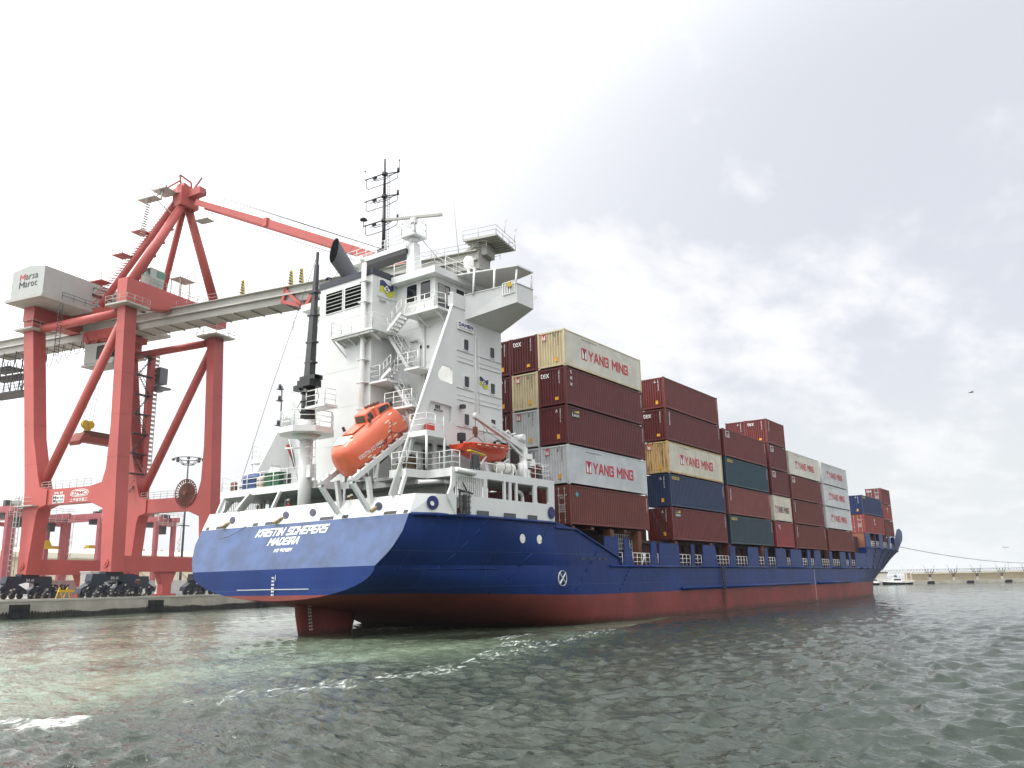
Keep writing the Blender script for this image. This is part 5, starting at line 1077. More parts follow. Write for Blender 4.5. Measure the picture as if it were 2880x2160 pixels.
def cont_mesh(L, H, col, side, end, endcol):
    key = (L, round(H, 2), col, side, end, endcol)
    if key in _cc: return _cc[key]
    fr = MB(); P = .15
    for x in (0, L-P):
        for y in (0, CW-P): fr.box((x, y, .16), (x+P, y+P, H-.12))
    for y in (.01, CW-.09): fr.box((P, y, .09), (L-P, y+.08, .23)); fr.box((P, y, H-.11), (L-P, y+.08, H-.03))
    for x in (.01, L-.11): fr.box((x, P, .09), (x+.1, CW-P, .22)); fr.box((x, P, H-.15), (x+.1, CW-P, H-.03))
    for x in (-.004, L-.174):
        for y in (-.004, CW-.16):
            for z in (0, H-.118): fr.box((x, y, z), (x+.178, y+.164, z+.118))
    b = MB()
    def corr(n, d, u0, u1, f):
        rows = [[], []]; st_ = (u1-u0)/n
        for i in range(n):
            for t, o in ((0, 0), (.26, 0), (.5, d), (.76, d)): 
                u = u0+st_*(i+t)
                rows[0].append(f(u, o, .17)); rows[1].append(f(u, o, H-.11))
        rows[0].append(f(u1, 0, .17)); rows[1].append(f(u1, 0, H-.11)); b.grid(rows)
    ns = round((L-.3)/.278)
    if side == 'corr': corr(ns, .10, P, L-P, lambda u, o, z: (u, .022+o, z)); corr(ns, .10, P, L-P, lambda u, o, z: (u, CW-.022-o, z))
    else:
        corr(round((L-.3)/1.2), .006, P, L-P, lambda u, o, z: (u, .03+o, z)); corr(round((L-.3)/1.2), .006, P, L-P, lambda u, o, z: (u, CW-.03-o, z))
    b.box((P*.5, .06, H-.06), (L-P*.5, CW-.06, H-.03)); b.box((.05, .06, .12), (L-.05, CW-.06, .16))
    e = MB(); keep = b; b = e
    def corr2(n, d, u0, u1, f):
        rows = [[], []]; st_ = (u1-u0)/n
        for i in range(n):
            for t, o in ((0, 0), (.3, 0), (.5, d), (.8, d)):
                u = u0+st_*(i+t); rows[0].append(f(u, o, .17)); rows[1].append(f(u, o, H-.15))
        rows[0].append(f(u1, 0, .17)); rows[1].append(f(u1, 0, H-.15)); e.grid(rows)
    f_ = MB(); e_aft = e
    if end == 'corr': corr2(9, .075, P, CW-P, lambda u, o, z: (.03+o, u, z))
    else:
        e.box((.05, P, .17), (.09, CW-P, H-.15))
    e = f_; corr2(9, .05, P, CW-P, lambda u, o, z: (L-.03-o, u, z)); e = e_aft
    def mk(m, nm, mat):
        me = bpy.data.meshes.new(nm); me.from_pydata(m.v, [], m.f); me.materials.append(mat); return me
    out = [('frame', mk(fr, 'frame', cmat(endcol if end == 'corr' and endcol != col else col))), ('side_panel', mk(keep, 'side_panel', cmat(col))), ('end_panel', mk(e, 'end_panel', cmat(endcol))), ('end_panel', mk(f_, 'end_panel', cmat(endcol)))]
    if end == 'door':
        for ya, yb in ((P, CW/2-.012), (CW/2+.012, CW-P)):
            d = MB(); d.box((.02, ya, .19), (.05, yb, H-.16)); out.append(('door', mk(d, 'door', cmat(endcol))))
        d = MB()
        for y in (.45, .95, 1.5, 2.0):
            d.tube((-.01, y, .15), (-.01, y, H-.13), .022, n=6)
            for z in (.35, .95, 1.5, H-.3): d.box((-.035, y-.06, z), (.03, y+.06, z+.06))
        for y in (.7, 1.75): d.box((-.04, y-.22, .98), (-.02, y+.22, 1.02)); 
        out.append(('lock_rod', mk(d, 'lock_rod', MGREY)))
    _cc[key] = out; return out
def mk_stroke(s_, P, U, V, mat, wt):
    def f():
        t = stroke_mesh(s_, P, U, V, wt); me = bpy.data.meshes.new('lettering'); me.from_pydata(t.v, [], t.f); me.materials.append(mat); return me
    return mark((s_, tuple(P), tuple(U), mat.name, 'st'), f)
_mk = {}
def mark(key, fn):
    if key not in _mk: _mk[key] = fn()
    return _mk[key]
def mk_text(s, P, U, V, mat, bold=.02):
    def f():
        t = text_mesh(s, P, U, V, None, None, bold=bold); me = bpy.data.meshes.new('lettering'); me.from_pydata(t.v, [], t.f); me.materials.append(mat); return me
    return mark((s, tuple(P), tuple(U), tuple(V), mat.name), f)
def mk_shape(key, fn, mat):
    def f():
        m = MB(); fn(m); me = bpy.data.meshes.new('marking'); me.from_pydata(m.v, [], m.f); me.materials.append(mat); return me
    return mark((key, mat.name), f)
def add(t, nm, me, parent=None):
    o = bpy.data.objects.new(nm, me); COL.objects.link(o); o.parent = parent or t; return o
def container(x, row, z, L, H, col, label, side='corr', end='corr', endcol=None, marks=(), group='containers stacked on the ship'):
    t = thing('shipping_container', label, 'container', (x, -10.2+2.5*row, z), group)
    for nm, me in cont_mesh(L, H, col, side, end, endcol or col): add(t, nm, me)
    W_, K_ = MTXTW, MTXTK; light = col in ('cream', 'lgrey', 'palegrey', 'rusty'); T_ = K_ if light else W_
    yo = -.006
    if end == 'corr':
        add(t, 'number', mk_text('TEMU4053178', (-.006, .62, H*.93), (0, 0, -H*.36), (0, -.085, 0), T_, .01))
        add(t, 'placard', mk_shape('stick%d' % ('tex' in marks), lambda m: m.box((-.004, .68, .42), (.004, 1.0 if 'tex' in marks else .93, .65 if 'tex' in marks else .76)), MSTICK))
        if 'tex' not in marks: add(t, 'warning_mark', mk_shape('tri', lambda m: [m.bar(a, b, .03, .01, up=(1, 0, 0)) for a, b in zip([(0, 1.0, H*.84), (0, .82, H*.84), (0, .91, H*.91)], [(0, .82, H*.84), (0, .91, H*.91), (0, 1.0, H*.84)])], T_))
    if 'ym' in marks:
        if L > 10:
            add(t, 'lettering', mk_stroke('YANG MING', (3.56, .02, 1.03), (6.22, 0, 0), (0, 0, .84), MTXTR, .19)); ex, w, z0, h = 2.44, .82, .98, .92
        else:
            add(t, 'lettering', mk_stroke('YANG MING', (1.15, .02, .98), (4.0, 0, 0), (0, 0, .72), MTXTR if col != 'rusty' else plain('faded_maroon', (.16, .05, .06)), .18)); ex, w, z0, h = .45, .55, .95, .8
        e = add(t, 'emblem', mk_shape('emb%d' % (L > 10), lambda m: m.box((ex, .012, z0), (ex+w, .03, z0+h)), MTXTR))
        add(t, 'emblem_y', mk_shape('embw%d' % (L > 10), lambda m: [m.prism([(ex+w*a, .006, z0+h*b) for a, b in q], (0, .006, 0)) for q in (((.12, .08), (.4, .08), (.4, .45), (.12, .9)), ((.6, .08), (.88, .08), (.88, .9), (.6, .45)))], MTXTW), e)
        add(t, 'emblem_stroke', mk_shape('embs%d' % (L > 10), lambda m: m.prism([(ex+w*a, .004, z0+h*b) for a, b in ((.44, .08), (.56, .08), (.56, .5), (.8, .92), (.66, .92), (.5, .62), (.34, .92), (.2, .92), (.44, .5))], (0, .004, 0)), MFBLUE), e)
        if L > 10: add(t, 'web_address', mk_text('www.yangming.com', (2.44, .018, H*.855), (2.4, 0, 0), (0, 0, .17), K_, .0))
        if end == 'corr':
            e = add(t, 'end_emblem', mk_shape('eend', lambda m: m.box((-.004, 1.68, H*.76), (.02, 2.02, H*.93)), MTXTR))
            add(t, 'end_emblem_y', mk_shape('eend2', lambda m: [m.prism([(-.008, 2.02-.34*a, H*(.76+.17*b)) for a, b in q], (.004, 0, 0)) for q in (((.12, .1), (.42, .1), (.42, .5), (.12, .9)), ((.58, .1), (.88, .1), (.88, .9), (.58, .5)))], MTXTW), e)
    if 'tex' in marks:
        add(t, 'lettering', mk_text('tex', (-.008, 2.25, H*.755), (0, -.80, 0), (0, 0, H*.14), W_, .006))
    if 'texv' in marks: add(t, 'lettering', mk_text('t\ne\nx', (.55, -.012, H*.52), (.36, 0, 0), (0, 0, H*.42), W_, .006))
    if 'tri' in marks: add(t, 'lettering', mk_text('TRITON', (.55, -.006, H*.92), (0, 0, -H*.42), (.22, 0, 0), W_, .02))
    if 'leon' in marks:
        e = add(t, 'logo_board', mk_shape('leon', lambda m: m.box((.64, .004, H*.72), (1.74, .02, H*.92)), MBLK)); add(t, 'lettering', mk_text('Leon', (.72, -.002, H*.735), (.95, 0, 0), (0, 0, H*.09), W_, .01), e)
        add(t, 'logo_flash', mk_shape('leonf', lambda m: m.prism([(.95, -.002, H*.85), (1.7, -.002, H*.84), (1.7, -.002, H*.91)], (0, .004, 0)), MTXTY), e)
    if 'box' in marks:
        e = add(t, 'logo_board', mk_shape('boxl', lambda m: [m.bar(a, b, .06, .02, up=(0, 1, 0)) for a, b in zip([(.6, 0, H*.72), (1.55, 0, H*.72), (1.55, 0, H*.92), (.6, 0, H*.92)], [(1.55, 0, H*.72), (1.55, 0, H*.92), (.6, 0, H*.92), (.6, 0, H*.72)])], W_)); add(t, 'lettering', mk_text('CAI', (.75, -.004, H*.75), (.65, 0, 0), (0, 0, H*.09), W_, .01), e)
    if 'seaco' in marks: add(t, 'lettering', mk_text('seaco', (.35, -.012, H*.83), (1.55, 0, 0), (0, 0, H*.10), MTXTY, .008))
    if 'fig' in marks:
        add(t, 'lettering', mk_text('CAL', (L*.46, -.012, H*.52), (L*.08, 0, 0), (0, 0, H*.07), W_, .02)); add(t, 'figure_mark', mk_shape('fig%d' % L, lambda m: m.prism([(L*.5-.14, -.012, H*.65), (L*.5+.1, -.012, H*.65), (L*.5+.16, -.012, H*.8), (L*.5-.04, -.012, H*.86), (L*.5-.18, -.012, H*.76)], (0, .004, 0)), W_))
    if 'yl' in marks: add(t, 'lettering', mk_text('Y|', (.75, -.012, H*.68), (.75, 0, 0), (0, 0, H*.18), W_, .01))
    if 'dia' in marks: add(t, 'hazard_diamond', mk_shape('dia', lambda m: m.prism([(.98, -.012, H*.70), (1.2, -.012, H*.77), (.98, -.012, H*.84), (.76, -.012, H*.77)], (0, .004, 0)), MTEAL))
    if not light and L > 10:
        add(t, 'number', mk_text('TEMU40522G1', (L-.42, -.006, H*.93), (0, 0, -H*.40), (.16, 0, 0), W_, .0))
    if end == 'door':
        add(t, 'door_text', mk_text('MEDU 117\n22G1', (-.006, 1.05, H*.66), (0, -.8, 0), (0, 0, H*.1), W_, .0)); add(t, 'door_text', mk_text('30480\n2230\n28250\n33.2', (-.006, 1.0, H*.32), (0, -.55, 0), (0, 0, H*.2), W_, .0))
        if 'tex' in marks: pass
    return t
TP, HC = 2.936, 2.90
NAMES = ['lowest', 'second from the bottom', 'middle', 'fourth', 'topmost']
S1 = [('brown', 'brown container with a teal diamond mark and lock-rod doors, lowest behind the bridge', dict(end='door', marks=('dia',))),
      ('palegrey', 'clean white-grey container with large red lettering on the brown teal-diamond one', dict(side='flat', marks=('ym',), endcol='lgrey')),
      ('maroon', 'maroon container with a black and yellow logo board on the clean white-grey one', dict(marks=('leon',))),
      ('maroon', 'maroon container with white tex lettering on both end and side', dict(marks=('tex', 'texv'))),
      ('cream', 'weathered cream container with red lettering, topmost of the tallest stack beside the bridge', dict(side='flat', marks=('ym',), endcol='cream_sunlit'))]
for k, (c, lab, kw) in enumerate(S1): container(0, 0, k*TP, 12.192, HC, c, lab, **kw)
S1b = [('maroon', 'maroon container at the foot of the second row, below the davit', dict()), ('lgrey', 'grey container end half hidden by the davit column', dict(marks=('ym',))),
       ('lgrey', 'light grey container end with red emblem, above the davit boom', dict(marks=('ym',))), ('cream', 'cream container end with red emblem, between a grey and a maroon one', dict(marks=('ym',), endcol='cream_sunlit')), ('maroon', 'maroon container end with white tex lettering, topmost beside the bridge wing', dict(marks=('tex',)))]
for k, (c, lab, kw) in enumerate(S1b): container(0, 1, k*TP, 12.192, HC, c, lab, **kw)
for k in range(5): container(0, 2, k*TP, 12.192, HC, 'maroon', 'maroon container end in the third row, %s, peeping out beside the deckhouse' % NAMES[k])
S2 = [('red', 'ribbed red container with a yellow-flashed logo board, lowest of the second stack', dict(marks=('leon',))), ('navy', 'dark navy ribbed container with yellow seaco lettering, second from the bottom of the second stack', dict(marks=('seaco',))),
      ('rusty', 'rust-streaked cream container with red lettering, middle of the second stack', dict(side='flat', marks=('ym',), endcol='rustyend')), ('maroon', 'maroon container with tex on its end, above the rust-streaked cream one', dict(marks=('tex', 'tri'))), ('red', 'plain ribbed red container topping the second stack', dict())]
for k, (c, lab, kw) in enumerate(S2): container(16.63, 0, -.635+k*TP, 12.192, HC, c, lab, **kw)
S3 = [('petrol', 'dark blue-green container with yellow lettering, lowest of the third stack', dict(marks=('seaco',))), ('rose', 'faded rose-red ribbed container between two blue-green ones', dict(marks=('tri',))), ('teal', 'teal container with yellow lettering, under the top of the third stack', dict(marks=('seaco',))), ('red', 'red container with a white logo, topmost of the third stack', dict(marks=('box',)))]
for k, (c, lab, kw) in enumerate(S3): container(29.79, 0, -.648+k*TP, 12.192, HC, c, lab, **kw)
S4 = [('brick', 'short bright red container with a white mark, lowest of the narrow stack', dict(marks=('yl',))), ('rusty', 'short stained white container with faded lettering in the narrow stack', dict(side='flat', marks=('ym',), end='door', endcol='rusty')), ('maroon', 'short maroon container with a boxed logo, right above the stained white one', dict(marks=('box',))), ('maroon', 'short maroon container with a boxed logo, fourth in the narrow stack', dict(marks=('box',))), ('red', 'short red container with tex on its end, topmost of the narrow stack', dict(marks=('tex', 'tri')))]
for k, (c, lab, kw) in enumerate(S4): container(43.05, 0, -.66+k*TP, 6.058, HC, c, lab, **kw)
container(43.05, 1, -.66+4*TP, 6.058, HC, 'red', 'short red container just showing behind the top of the narrow stack')
S5 = [('brown', 'brown container with upright white letters, lowest of the fifth stack', dict(marks=('tri',))), ('brown', 'dull brown-red container, second from the bottom of the fifth stack', dict(marks=('tri',))), ('brown', 'brown-red container with a white logo, below the cream one of the fifth stack', dict(marks=('box',))), ('cream', 'cream container with red lettering, topmost of the fifth stack', dict(side='flat', marks=('ym',), end='door'))]
for k, (c, lab, kw) in enumerate(S5): container(49.9, 0, -.704+k*TP, 12.192, HC, c, lab, **kw)
S6 = [('brown', 'brown-red container directly under the three pale ones', dict(marks=())), ('lgrey', 'pale container with red lettering, lowest of the three pale ones', dict(side='flat', marks=('ym',), end='door')), ('lgrey', 'pale container with red lettering, middle of the three pale ones', dict(side='flat', marks=('ym',), end='door')), ('lgrey', 'pale container with red lettering, topmost of the three pale ones', dict(side='flat', marks=('ym',), end='door'))]
for k, (c, lab, kw) in enumerate(S6): container(63.13, 0, -.723+k*TP, 12.192, HC, c, lab, **kw)
container(82.7, 0, 2.23, 12.192, 2.86, 'scarlet', 'bright red container with lock-rod doors, under the blue one at the bow', end='door', marks=('fig',))
container(82.7, 0, 2.23+2.88, 12.192, 2.86, 'blue', 'dark blue container on a red one near the bow', marks=('seaco',))
for k, (c, lab, kw) in enumerate((('brown', 'short brown-red container, lowest of the foremost stack', dict()), ('scarlet', 'short red container with a white figure, middle of the foremost stack', dict(marks=('fig',))), ('red', 'short red container with lock-rod doors, topmost of the foremost stack', dict(end='door', marks=('tex',))))):
    container(95.5, 0, 2.22+k*2.6, 6.058, 2.57, c, lab, **kw)
# ------------------------------------------------------------------ quay
QTH = R(12.43); QE = Vector((math.cos(QTH), math.sin(QTH), 0)); QN = Vector((-math.sin(QTH), math.cos(QTH), 0)); QO = Vector((-6.65, 61.08, 0)); QZ = -4.85
def Q(a, b, z): return QO+QE*a+QN*b+ZU*z
def qbox(m, a0, a1, b0, b1, z0, z1): return m.hexa([Q(a0, b0, z0), Q(a1, b0, z0), Q(a1, b1, z0), Q(a0, b1, z0), Q(a0, b0, z1), Q(a1, b0, z1), Q(a1, b1, z1), Q(a0, b1, z1)])
m = MB(); qbox(m, -150, 240, 0, 1.2, -14, QZ+.02)
for a in np.arange(-140, 230, 8.15): qbox(m, a, a+.35, -.02, .3, -7.4, QZ-.35)
quay = tag(m.build('quay_wall', MCONC), kind='structure')
m = MB(); qbox(m, -150, 240, -.05, .5, QZ-.12, QZ+.12); tag(m.build('quay_kerb', paint('kerb_concrete', (.47, .45, .39), .9, .15)), kind='structure')
m = MB(); qbox(m, -150, 240, -.06, .05, -8, -6.35)
for i in range(500):
    a = -60+i*.4; h = .12+.11*math.sin(i*.13)+.09*math.sin(i*.37+1)+.1*random.random(); m.prism([Q(a, -.055, -6.4), Q(a+.42, -.055, -6.4), Q(a+.3, -.055, -6.3+h), Q(a+.1, -.055, -6.3+h*.8)], QN*.06)
tag(m.build('quay_algae', MDIRT), kind='structure')
m = MB(); qbox(m, -400, 700, 1.2, 900, -8, QZ); tag(m.build('quay_apron', MAPRON), kind='structure')
m = MB()
for b in (3.6, 20.0):
    for o in (-.35, .25): qbox(m, -150, 240, b+o, b+o+.1, QZ, QZ+.06)
tag(m.build('crane_rail', MDK), kind='structure')
fen = None
for i, (a, lab) in enumerate(((.9, 'black rubber fender on the quay wall, farthest left'), (20.8, 'black rubber fender on the quay wall, between the crane bogies'), (42.5, 'black rubber fender on the quay wall behind the ship stern'))):
    f = thing('rubber_fender', lab, 'fender', Q(a, -.3, -7.2), 'fenders along the quay wall')
    m = MB(); qbox(m, a, a+1.1, -.35, 0, -7.3, QZ-.42); qbox(m, a+1.16, a+2.35, -.35, 0, -7.3, QZ-.42); m.build('panel', MRUB, f)
    m = MB(); qbox(m, a+.1, a+2.25, -.42, -.34, -5.9, -5.8); qbox(m, a+.1, a+2.25, -.42, -.34, -6.7, -6.6); m.build('rib', MRUB, f)
for a in (-8, 13, 31, 48):
    t = thing('bollard', 'short mooring bollard on the quay kerb', 'bollard', Q(a, .9, QZ), 'bollards along the quay kerb'); m = MB(); m.lathe([(.28, 0), (.2, .1), (.18, .35), (.3, .45), (.3, .55), (0, .6)], Q(a, .9, QZ)); m.build('post', MDK, t)
# ------------------------------------------------------------------ ship-to-shore gantry crane
G = thing('gantry_crane', 'tall red ship-to-shore gantry crane with grey boom and machinery house, on the quay', 'crane', Q(27, 12, QZ))
def gb(p, q, w, h=None, nm='beam', mat=None, up=ZU, **k): return MB().bar(Q(*p), Q(*q), w, h, up=up, **k).build(nm, mat or MCR, G)
def qprism(m, poly, a0, a1): return m.prism([Q(a0, b, z) for b, z in poly], QE*(a1-a0))
# legs: seaward pair nearly upright, landward pair leaning inland above the portal beam
for a in (17.7, 35.45):
    m = MB(); w = 1.05
    qprism(m, [(2.7, -1.5), (4.6, -1.5), (5.3, 7.0), (8.0, 8.05), (8.0, 10.2), (5.9, 10.6), (5.35, 12.5), (5.2, 18), (6.0, 36.2), (4.5, 36.2), (3.6, 18), (3.2, 10), (3.0, 7)], a-w, a+w); m.build('leg', MCR, G)
    m = MB()
    qprism(m, [(19.0, -1.55), (20.8, -1.55), (21.0, 7.5), (21.2, 10.5), (22.5, 18), (25.7, 36.4), (23.6, 36.4), (20.5, 18), (18.7, 12.2), (18.1, 10.6), (16.5, 10.2), (16.5, 8.05), (18.0, 7.6), (18.3, 6.5)], a-w, a+w); m.build('leg', MCR, G)
    m = MB(); qprism(m, [(8, 8.05), (16.5, 8.05), (16.5, 10.2), (8, 10.2)], a-.85, a+.85); m.build('portal_beam', MCR, G)
    m = MB(); m.tube(Q(a, 22.6, 35.1), Q(a, 5.4, 35.3), .62, n=14); m.build('tie_tube', MCR, G)
    m = MB(); m.tube(Q(a, 18.9, 10.8), Q(a, 6.0, 34.0), .66, n=14); m.build('brace_tube', MCR, G)
    rl = MB()
    for k in range(3): rl.tube(Q(a-.8, 8.2, 10.2+.37*(k+1)), Q(a-.8, 18, 10.2+.37*(k+1)), .035, n=5)
    for k in range(8): rl.tube(Q(a-.8, 8.2+k*1.4, 10.2), Q(a-.8, 8.2+k*1.4, 11.3), .035, n=5)
    rl.build('walkway_rail', MGREY, G)
    for b, z, w2 in ((5.2, 36.0, 2.1), (24.4, 34.9, 2.0)):
        m = MB(); m.hexa([Q(a+sa*w2, b+sb*w2, z+dz) for dz in (-.15, .1) for sa, sb in ((-1, -1), (1, -1), (1, 1), (-1, 1))]); pf = m.build('leg_platform', MGREY, G)
        m = MB(); cs = [Q(a+sa*w2, b+sb*w2, z+.1) for sa, sb in ((-1, -1), (1, -1), (1, 1), (-1, 1))]
        for k in range(4):
            for h in (.55, 1.1): m.tube(cs[k]+ZU*h, cs[(k+1) % 4]+ZU*h, .035, n=4)
            for u in (0, .33, .66): p = cs[k].lerp(cs[(k+1) % 4], u); m.tube(p, p+ZU*1.1, .035, n=4)
        m.build('platform_rail', MGREY, pf)
for b, z0, z1 in ((3.75, -1.45, .65), (20.0, -1.55, .6)):
    m = MB(); qbox(m, 16.7, 36.6, b-.72, b+.72, z0, z1); sb = m.build('sill_beam', MCR, G)
    for a in (17.7, 35.45):
        for z in (-1.0,): m = MB(); m.disc(Q(a-1.07, b, -.35), -QE, .55, .14); m.disc(Q(a-1.2, b, -.35), -QE, .26, .1); m.build('pivot_boss', MCR, sb)
    m = MB(); m.prism([Q(25.4, b-.5, z0), Q(28.6, b-.5, z0), Q(27.8, b-.5, -3.2), Q(27.8, b-.5, QZ+.35), Q(26.2, b-.5, QZ+.35), Q(26.2, b-.5, -3.2)], QN*1.0); qbox(m, 25.6, 28.6, b-.7, b+.7, QZ+.02, QZ+.36); m.build('tie_down_post', MCR, sb)
for a in (17.7, 35.45):
    for z in (14, 20, 26, 32):
        for b0, b1, t in ((np.interp(z, [10, 18, 36.2], [3.2, 3.6, 4.5]), np.interp(z, [12.5, 18, 36.2], [5.35, 5.2, 6.0]), 0), (np.interp(z, [12.2, 18, 36.4], [18.7, 20.5, 23.6]), np.interp(z, [10.5, 18, 36.4], [21.2, 22.5, 25.7]), 1)):
            m = MB(); qbox(m, a-1.075, a+1.075, b0-.025, b1+.025, z, z+.07); m.build('leg_flange', MCR, G)
# bogies
for a in (17.7, 35.45):
    for b in (3.75, 20.0):
        bg = MB().bar(Q(a-1.4, b, -1.62), Q(a+1.4, b, -1.62), 1.2, .35).build('bogie', MNAVY, G)
        m = MB(); m.prism([Q(a+da, b-.6, z) for da, z in ((-3.4, -1.75), (3.4, -1.75), (3.6, -2.7), (2.2, -3.0), (.6, -2.6), (-.6, -2.6), (-2.2, -3.0), (-3.6, -2.7))], QN*1.2)
        for sd_ in (-1, 1):
            c = a+sd_*2.6; m.prism([Q(c+da, b-.55, z) for da, z in ((-.7, -2.7), (.7, -2.7), (2.3, -3.6), (2.4, -4.2), (1.2, -4.0), (0, -3.4), (-1.2, -4.0), (-2.4, -4.2), (-2.3, -3.6))], QN*1.1)
            for k in (-1.75, -.6, .6, 1.75):
                m.cbox(Q(c+k, b-.62, -3.75), (.5, .4, .5)); m.tube(Q(c+k-.25, b-.9, -3.95), Q(c+k-.25, b-.6, -3.95), .28, n=10)
        m.build('equaliser_beam', MNAVY, bg)
        for sd_ in (-1, 1):
            for k in (-1.75, -.6, .6, 1.75): MB().disc(Q(a+sd_*2.6+k, b-.2, QZ+.46), QN, .40, .4, n=16).build('wheel', MDK, bg)
        rn = random.Random(int(a*7+b)); m = MB()
        for k in range(16): m.cbox(Q(a-4.8+9.6*rn.random(), b-.95, -4.5+1.4*rn.random()), (.12+.2*rn.random(), .1, .08+.14*rn.random()))
        m.build('fitting', MGREY, bg); text_mesh('SHL 60', Q(a-.6, b-.64, -2.45), QE*1.2, ZU*.35, MTXTW, parent=bg)
# upper girders, A-frame, stays
m = MB(); m.prism([Q(16.4, 4.2, z_) if False else Q(a_, 4.2, z_) for a_, z_ in ((16.4, 36.2), (18.6, 36.2), (27.5, 37.7), (36.6, 37.7), (36.6, 40.2), (16.4, 40.0))], QN*1.9); m.build('upper_girder', MCR, G)
m = MB(); qbox(m, 16.4, 37, 23.2, 25.6, 36.3, 38.8); m.build('upper_girder', MCR, G)
for a in (22.5, 30.6): m = MB(); qbox(m, a, a+.9, 6, 23.4, 37.75, 39.2); m.build('cross_beam', MCR, G)
AP = (26.7, 4.9, 56.6)
for a in (17.7, 35.45):
    m = MB(); m.tube(Q(a, 5.0, 39.6), Q(*AP), .78, .66, n=16); lg = m.build('a_frame_leg', MCR, G)
    m = MB()
    for k in range(1, 6): c = Q(a, 5, 39.6).lerp(Q(*AP), k/6.2); m.cbox(c+QE*(.7 if a < 20 else -.5), (.7, .5, .3))
    m.build('step_bracket', MCR, lg)
m = MB(); m.cbox(Q(*AP), (3.2, 2.4, 3.2)); m.prism([Q(24.9, 4.0, 57), Q(28.6, 4.0, 57), Q(28.1, 4.0, 58.4), Q(25.3, 4.0, 58.8)], QN*1.6); m.bar(Q(26.7, 5, 57), Q(26.7, 1.4, 57.4), 1.4, 1.2); APX = m.build('apex_head', MCR, G)
m = MB()
for p, q in (((25.6, 5, 58.5), (25.2, 5, 60.3)), ((28, 5, 58.2), (27.6, 5, 60.0)), ((25.2, 5, 60.3), (27.6, 5, 60.0)), ((26.4, 3, 58), (26.4, 1.5, 59.6)), ((25.3, 7, 57), (25.0, 7.6, 59.0)), ((23.8, 6, 57.6), (25.4, 5, 59.4))): m.bar(Q(*p), Q(*q), .22)
m.build('sheave_frame', MCR, APX)
m = MB(); qbox(m, 28, 29.6, 1.5, 4, 53.3, 53.45); m.build('apex_platform', MGREY, APX)
m = MB(); qbox(m, 22.6, 25.4, 5.0, 8.0, 57.0, 57.15); qbox(m, 21.4, 23, 6, 9.5, 55.2, 55.35); m.bar(Q(22.9, 6.2, 55.3), Q(23.2, 6.2, 57.1), .2); m.bar(Q(22.0, 7, 55.3), Q(24.0, 7, 57.1), .5, .08); m.bar(Q(23, 6.5, 57.0), Q(22.5, 7, 55.35), .15); m.bar(Q(22.4, 6.5, 55), Q(25.6, 5, 52.8), .12)
m.tube(Q(23.2, 7, 57.1), Q(23.2, 7, 61.2), .06)
for a, b, z in ((22.6, 5.0, 57.1), (22.6, 8, 57.1), (21.4, 9.5, 55.3), (21.4, 6, 55.3), (28.2, 1.6, 53.4), (29.5, 1.6, 53.4)): m.tube(Q(a, b, z), Q(a, b, z+1.2), .04, n=4)
for p, q in (((22.6, 5, 58.2), (22.6, 8, 58.2)), ((21.4, 6, 56.4), (21.4, 9.5, 56.4)), ((28.2, 1.6, 54.5), (29.5, 1.6, 54.5))): m.tube(Q(*p), Q(*q), .04, n=4)
m.build('apex_platform', MGREY, APX)
m = MB()
for k in range(16):
    c = Q(21.8, 7.5, 55).lerp(Q(21.9, 8.3, 49.2), k/15); m.bar(c-QE*.4, c+QE*.4, .35, .07)
m.build('apex_stair', MGREY, G)
m = MB(); m.tube(Q(25.8, 6.0, 56), Q(21.3, 15.2, 38.7), .52, n=12); m.build('backstay', MCR, G)
m = MB(); m.tube(Q(27.5, 6.0, 56), Q(32, 15.2, 38.7), .52, n=12); m.build('backstay', MCR, G)
m = MB()
for k in range(40):
    p = Q(25.2, 6.6, 55).lerp(Q(20.6, 15.8, 39), k/39); m.bar(p-QN*.35, p+QN*.35, .3, .06)
m.tube(Q(25.2, 6.3, 56), Q(20.6, 15.5, 40), .05); m.tube(Q(25.2, 7.0, 56), Q(20.6, 16.2, 40), .05)
for t in (.25, .5, .78): p = Q(24.8, 7.4, 54.5).lerp(Q(20.4, 16.6, 39), t); m.hexa([p+QE*x+QN*y+ZU*z for z in (-.08, .08) for x, y in ((-1.4, -.6), (.6, -.6), (.6, 1.6), (-1.4, 1.6))]); m.tube(p+QE*-1.4+QN*1.6, p+QE*-1.4+QN*1.6+ZU*1.2, .05); m.tube(p+QE*-1.4-QN*.6, p+QE*-1.4-QN*.6+ZU*1.2, .05); m.tube(p+QE*-1.4+QN*1.6+ZU*1.2, p+QE*-1.4-QN*.6+ZU*1.2, .05)
m.build('backstay_stair', MCR, G)
m = MB(); m.bar(Q(26.2, 2.2, 55.4), Q(26.2, -12, 49.1), .34, .95); m.bar(Q(26.2, -12, 49.1), Q(26.2, -31, 40.3), .4, 1.15); m.cbox(Q(26.2, -12, 49.1), (.7, .9, 1.3)); m.bar(Q(26.2, -31, 40.3), Q(26.2, -36, 38.2), .5, 1.0)
m.build('forestay', MCR, G)
m = MB(); m.bar(Q(28.2, 2.2, 55.4), Q(28.2, -31, 40.3), .3, .8); m.build('forestay', MCR, G)
m = MB()
for o in (0, .35): m.tube(Q(27+o, 2, 57.4+o), Q(27+o, -36, 39.6), .05, n=5)
m.tube(Q(25.6, 1.5, 54.0), Q(25.6, -30, 39.2), .04, n=5); m.build('hoist_rope', MDK, G)
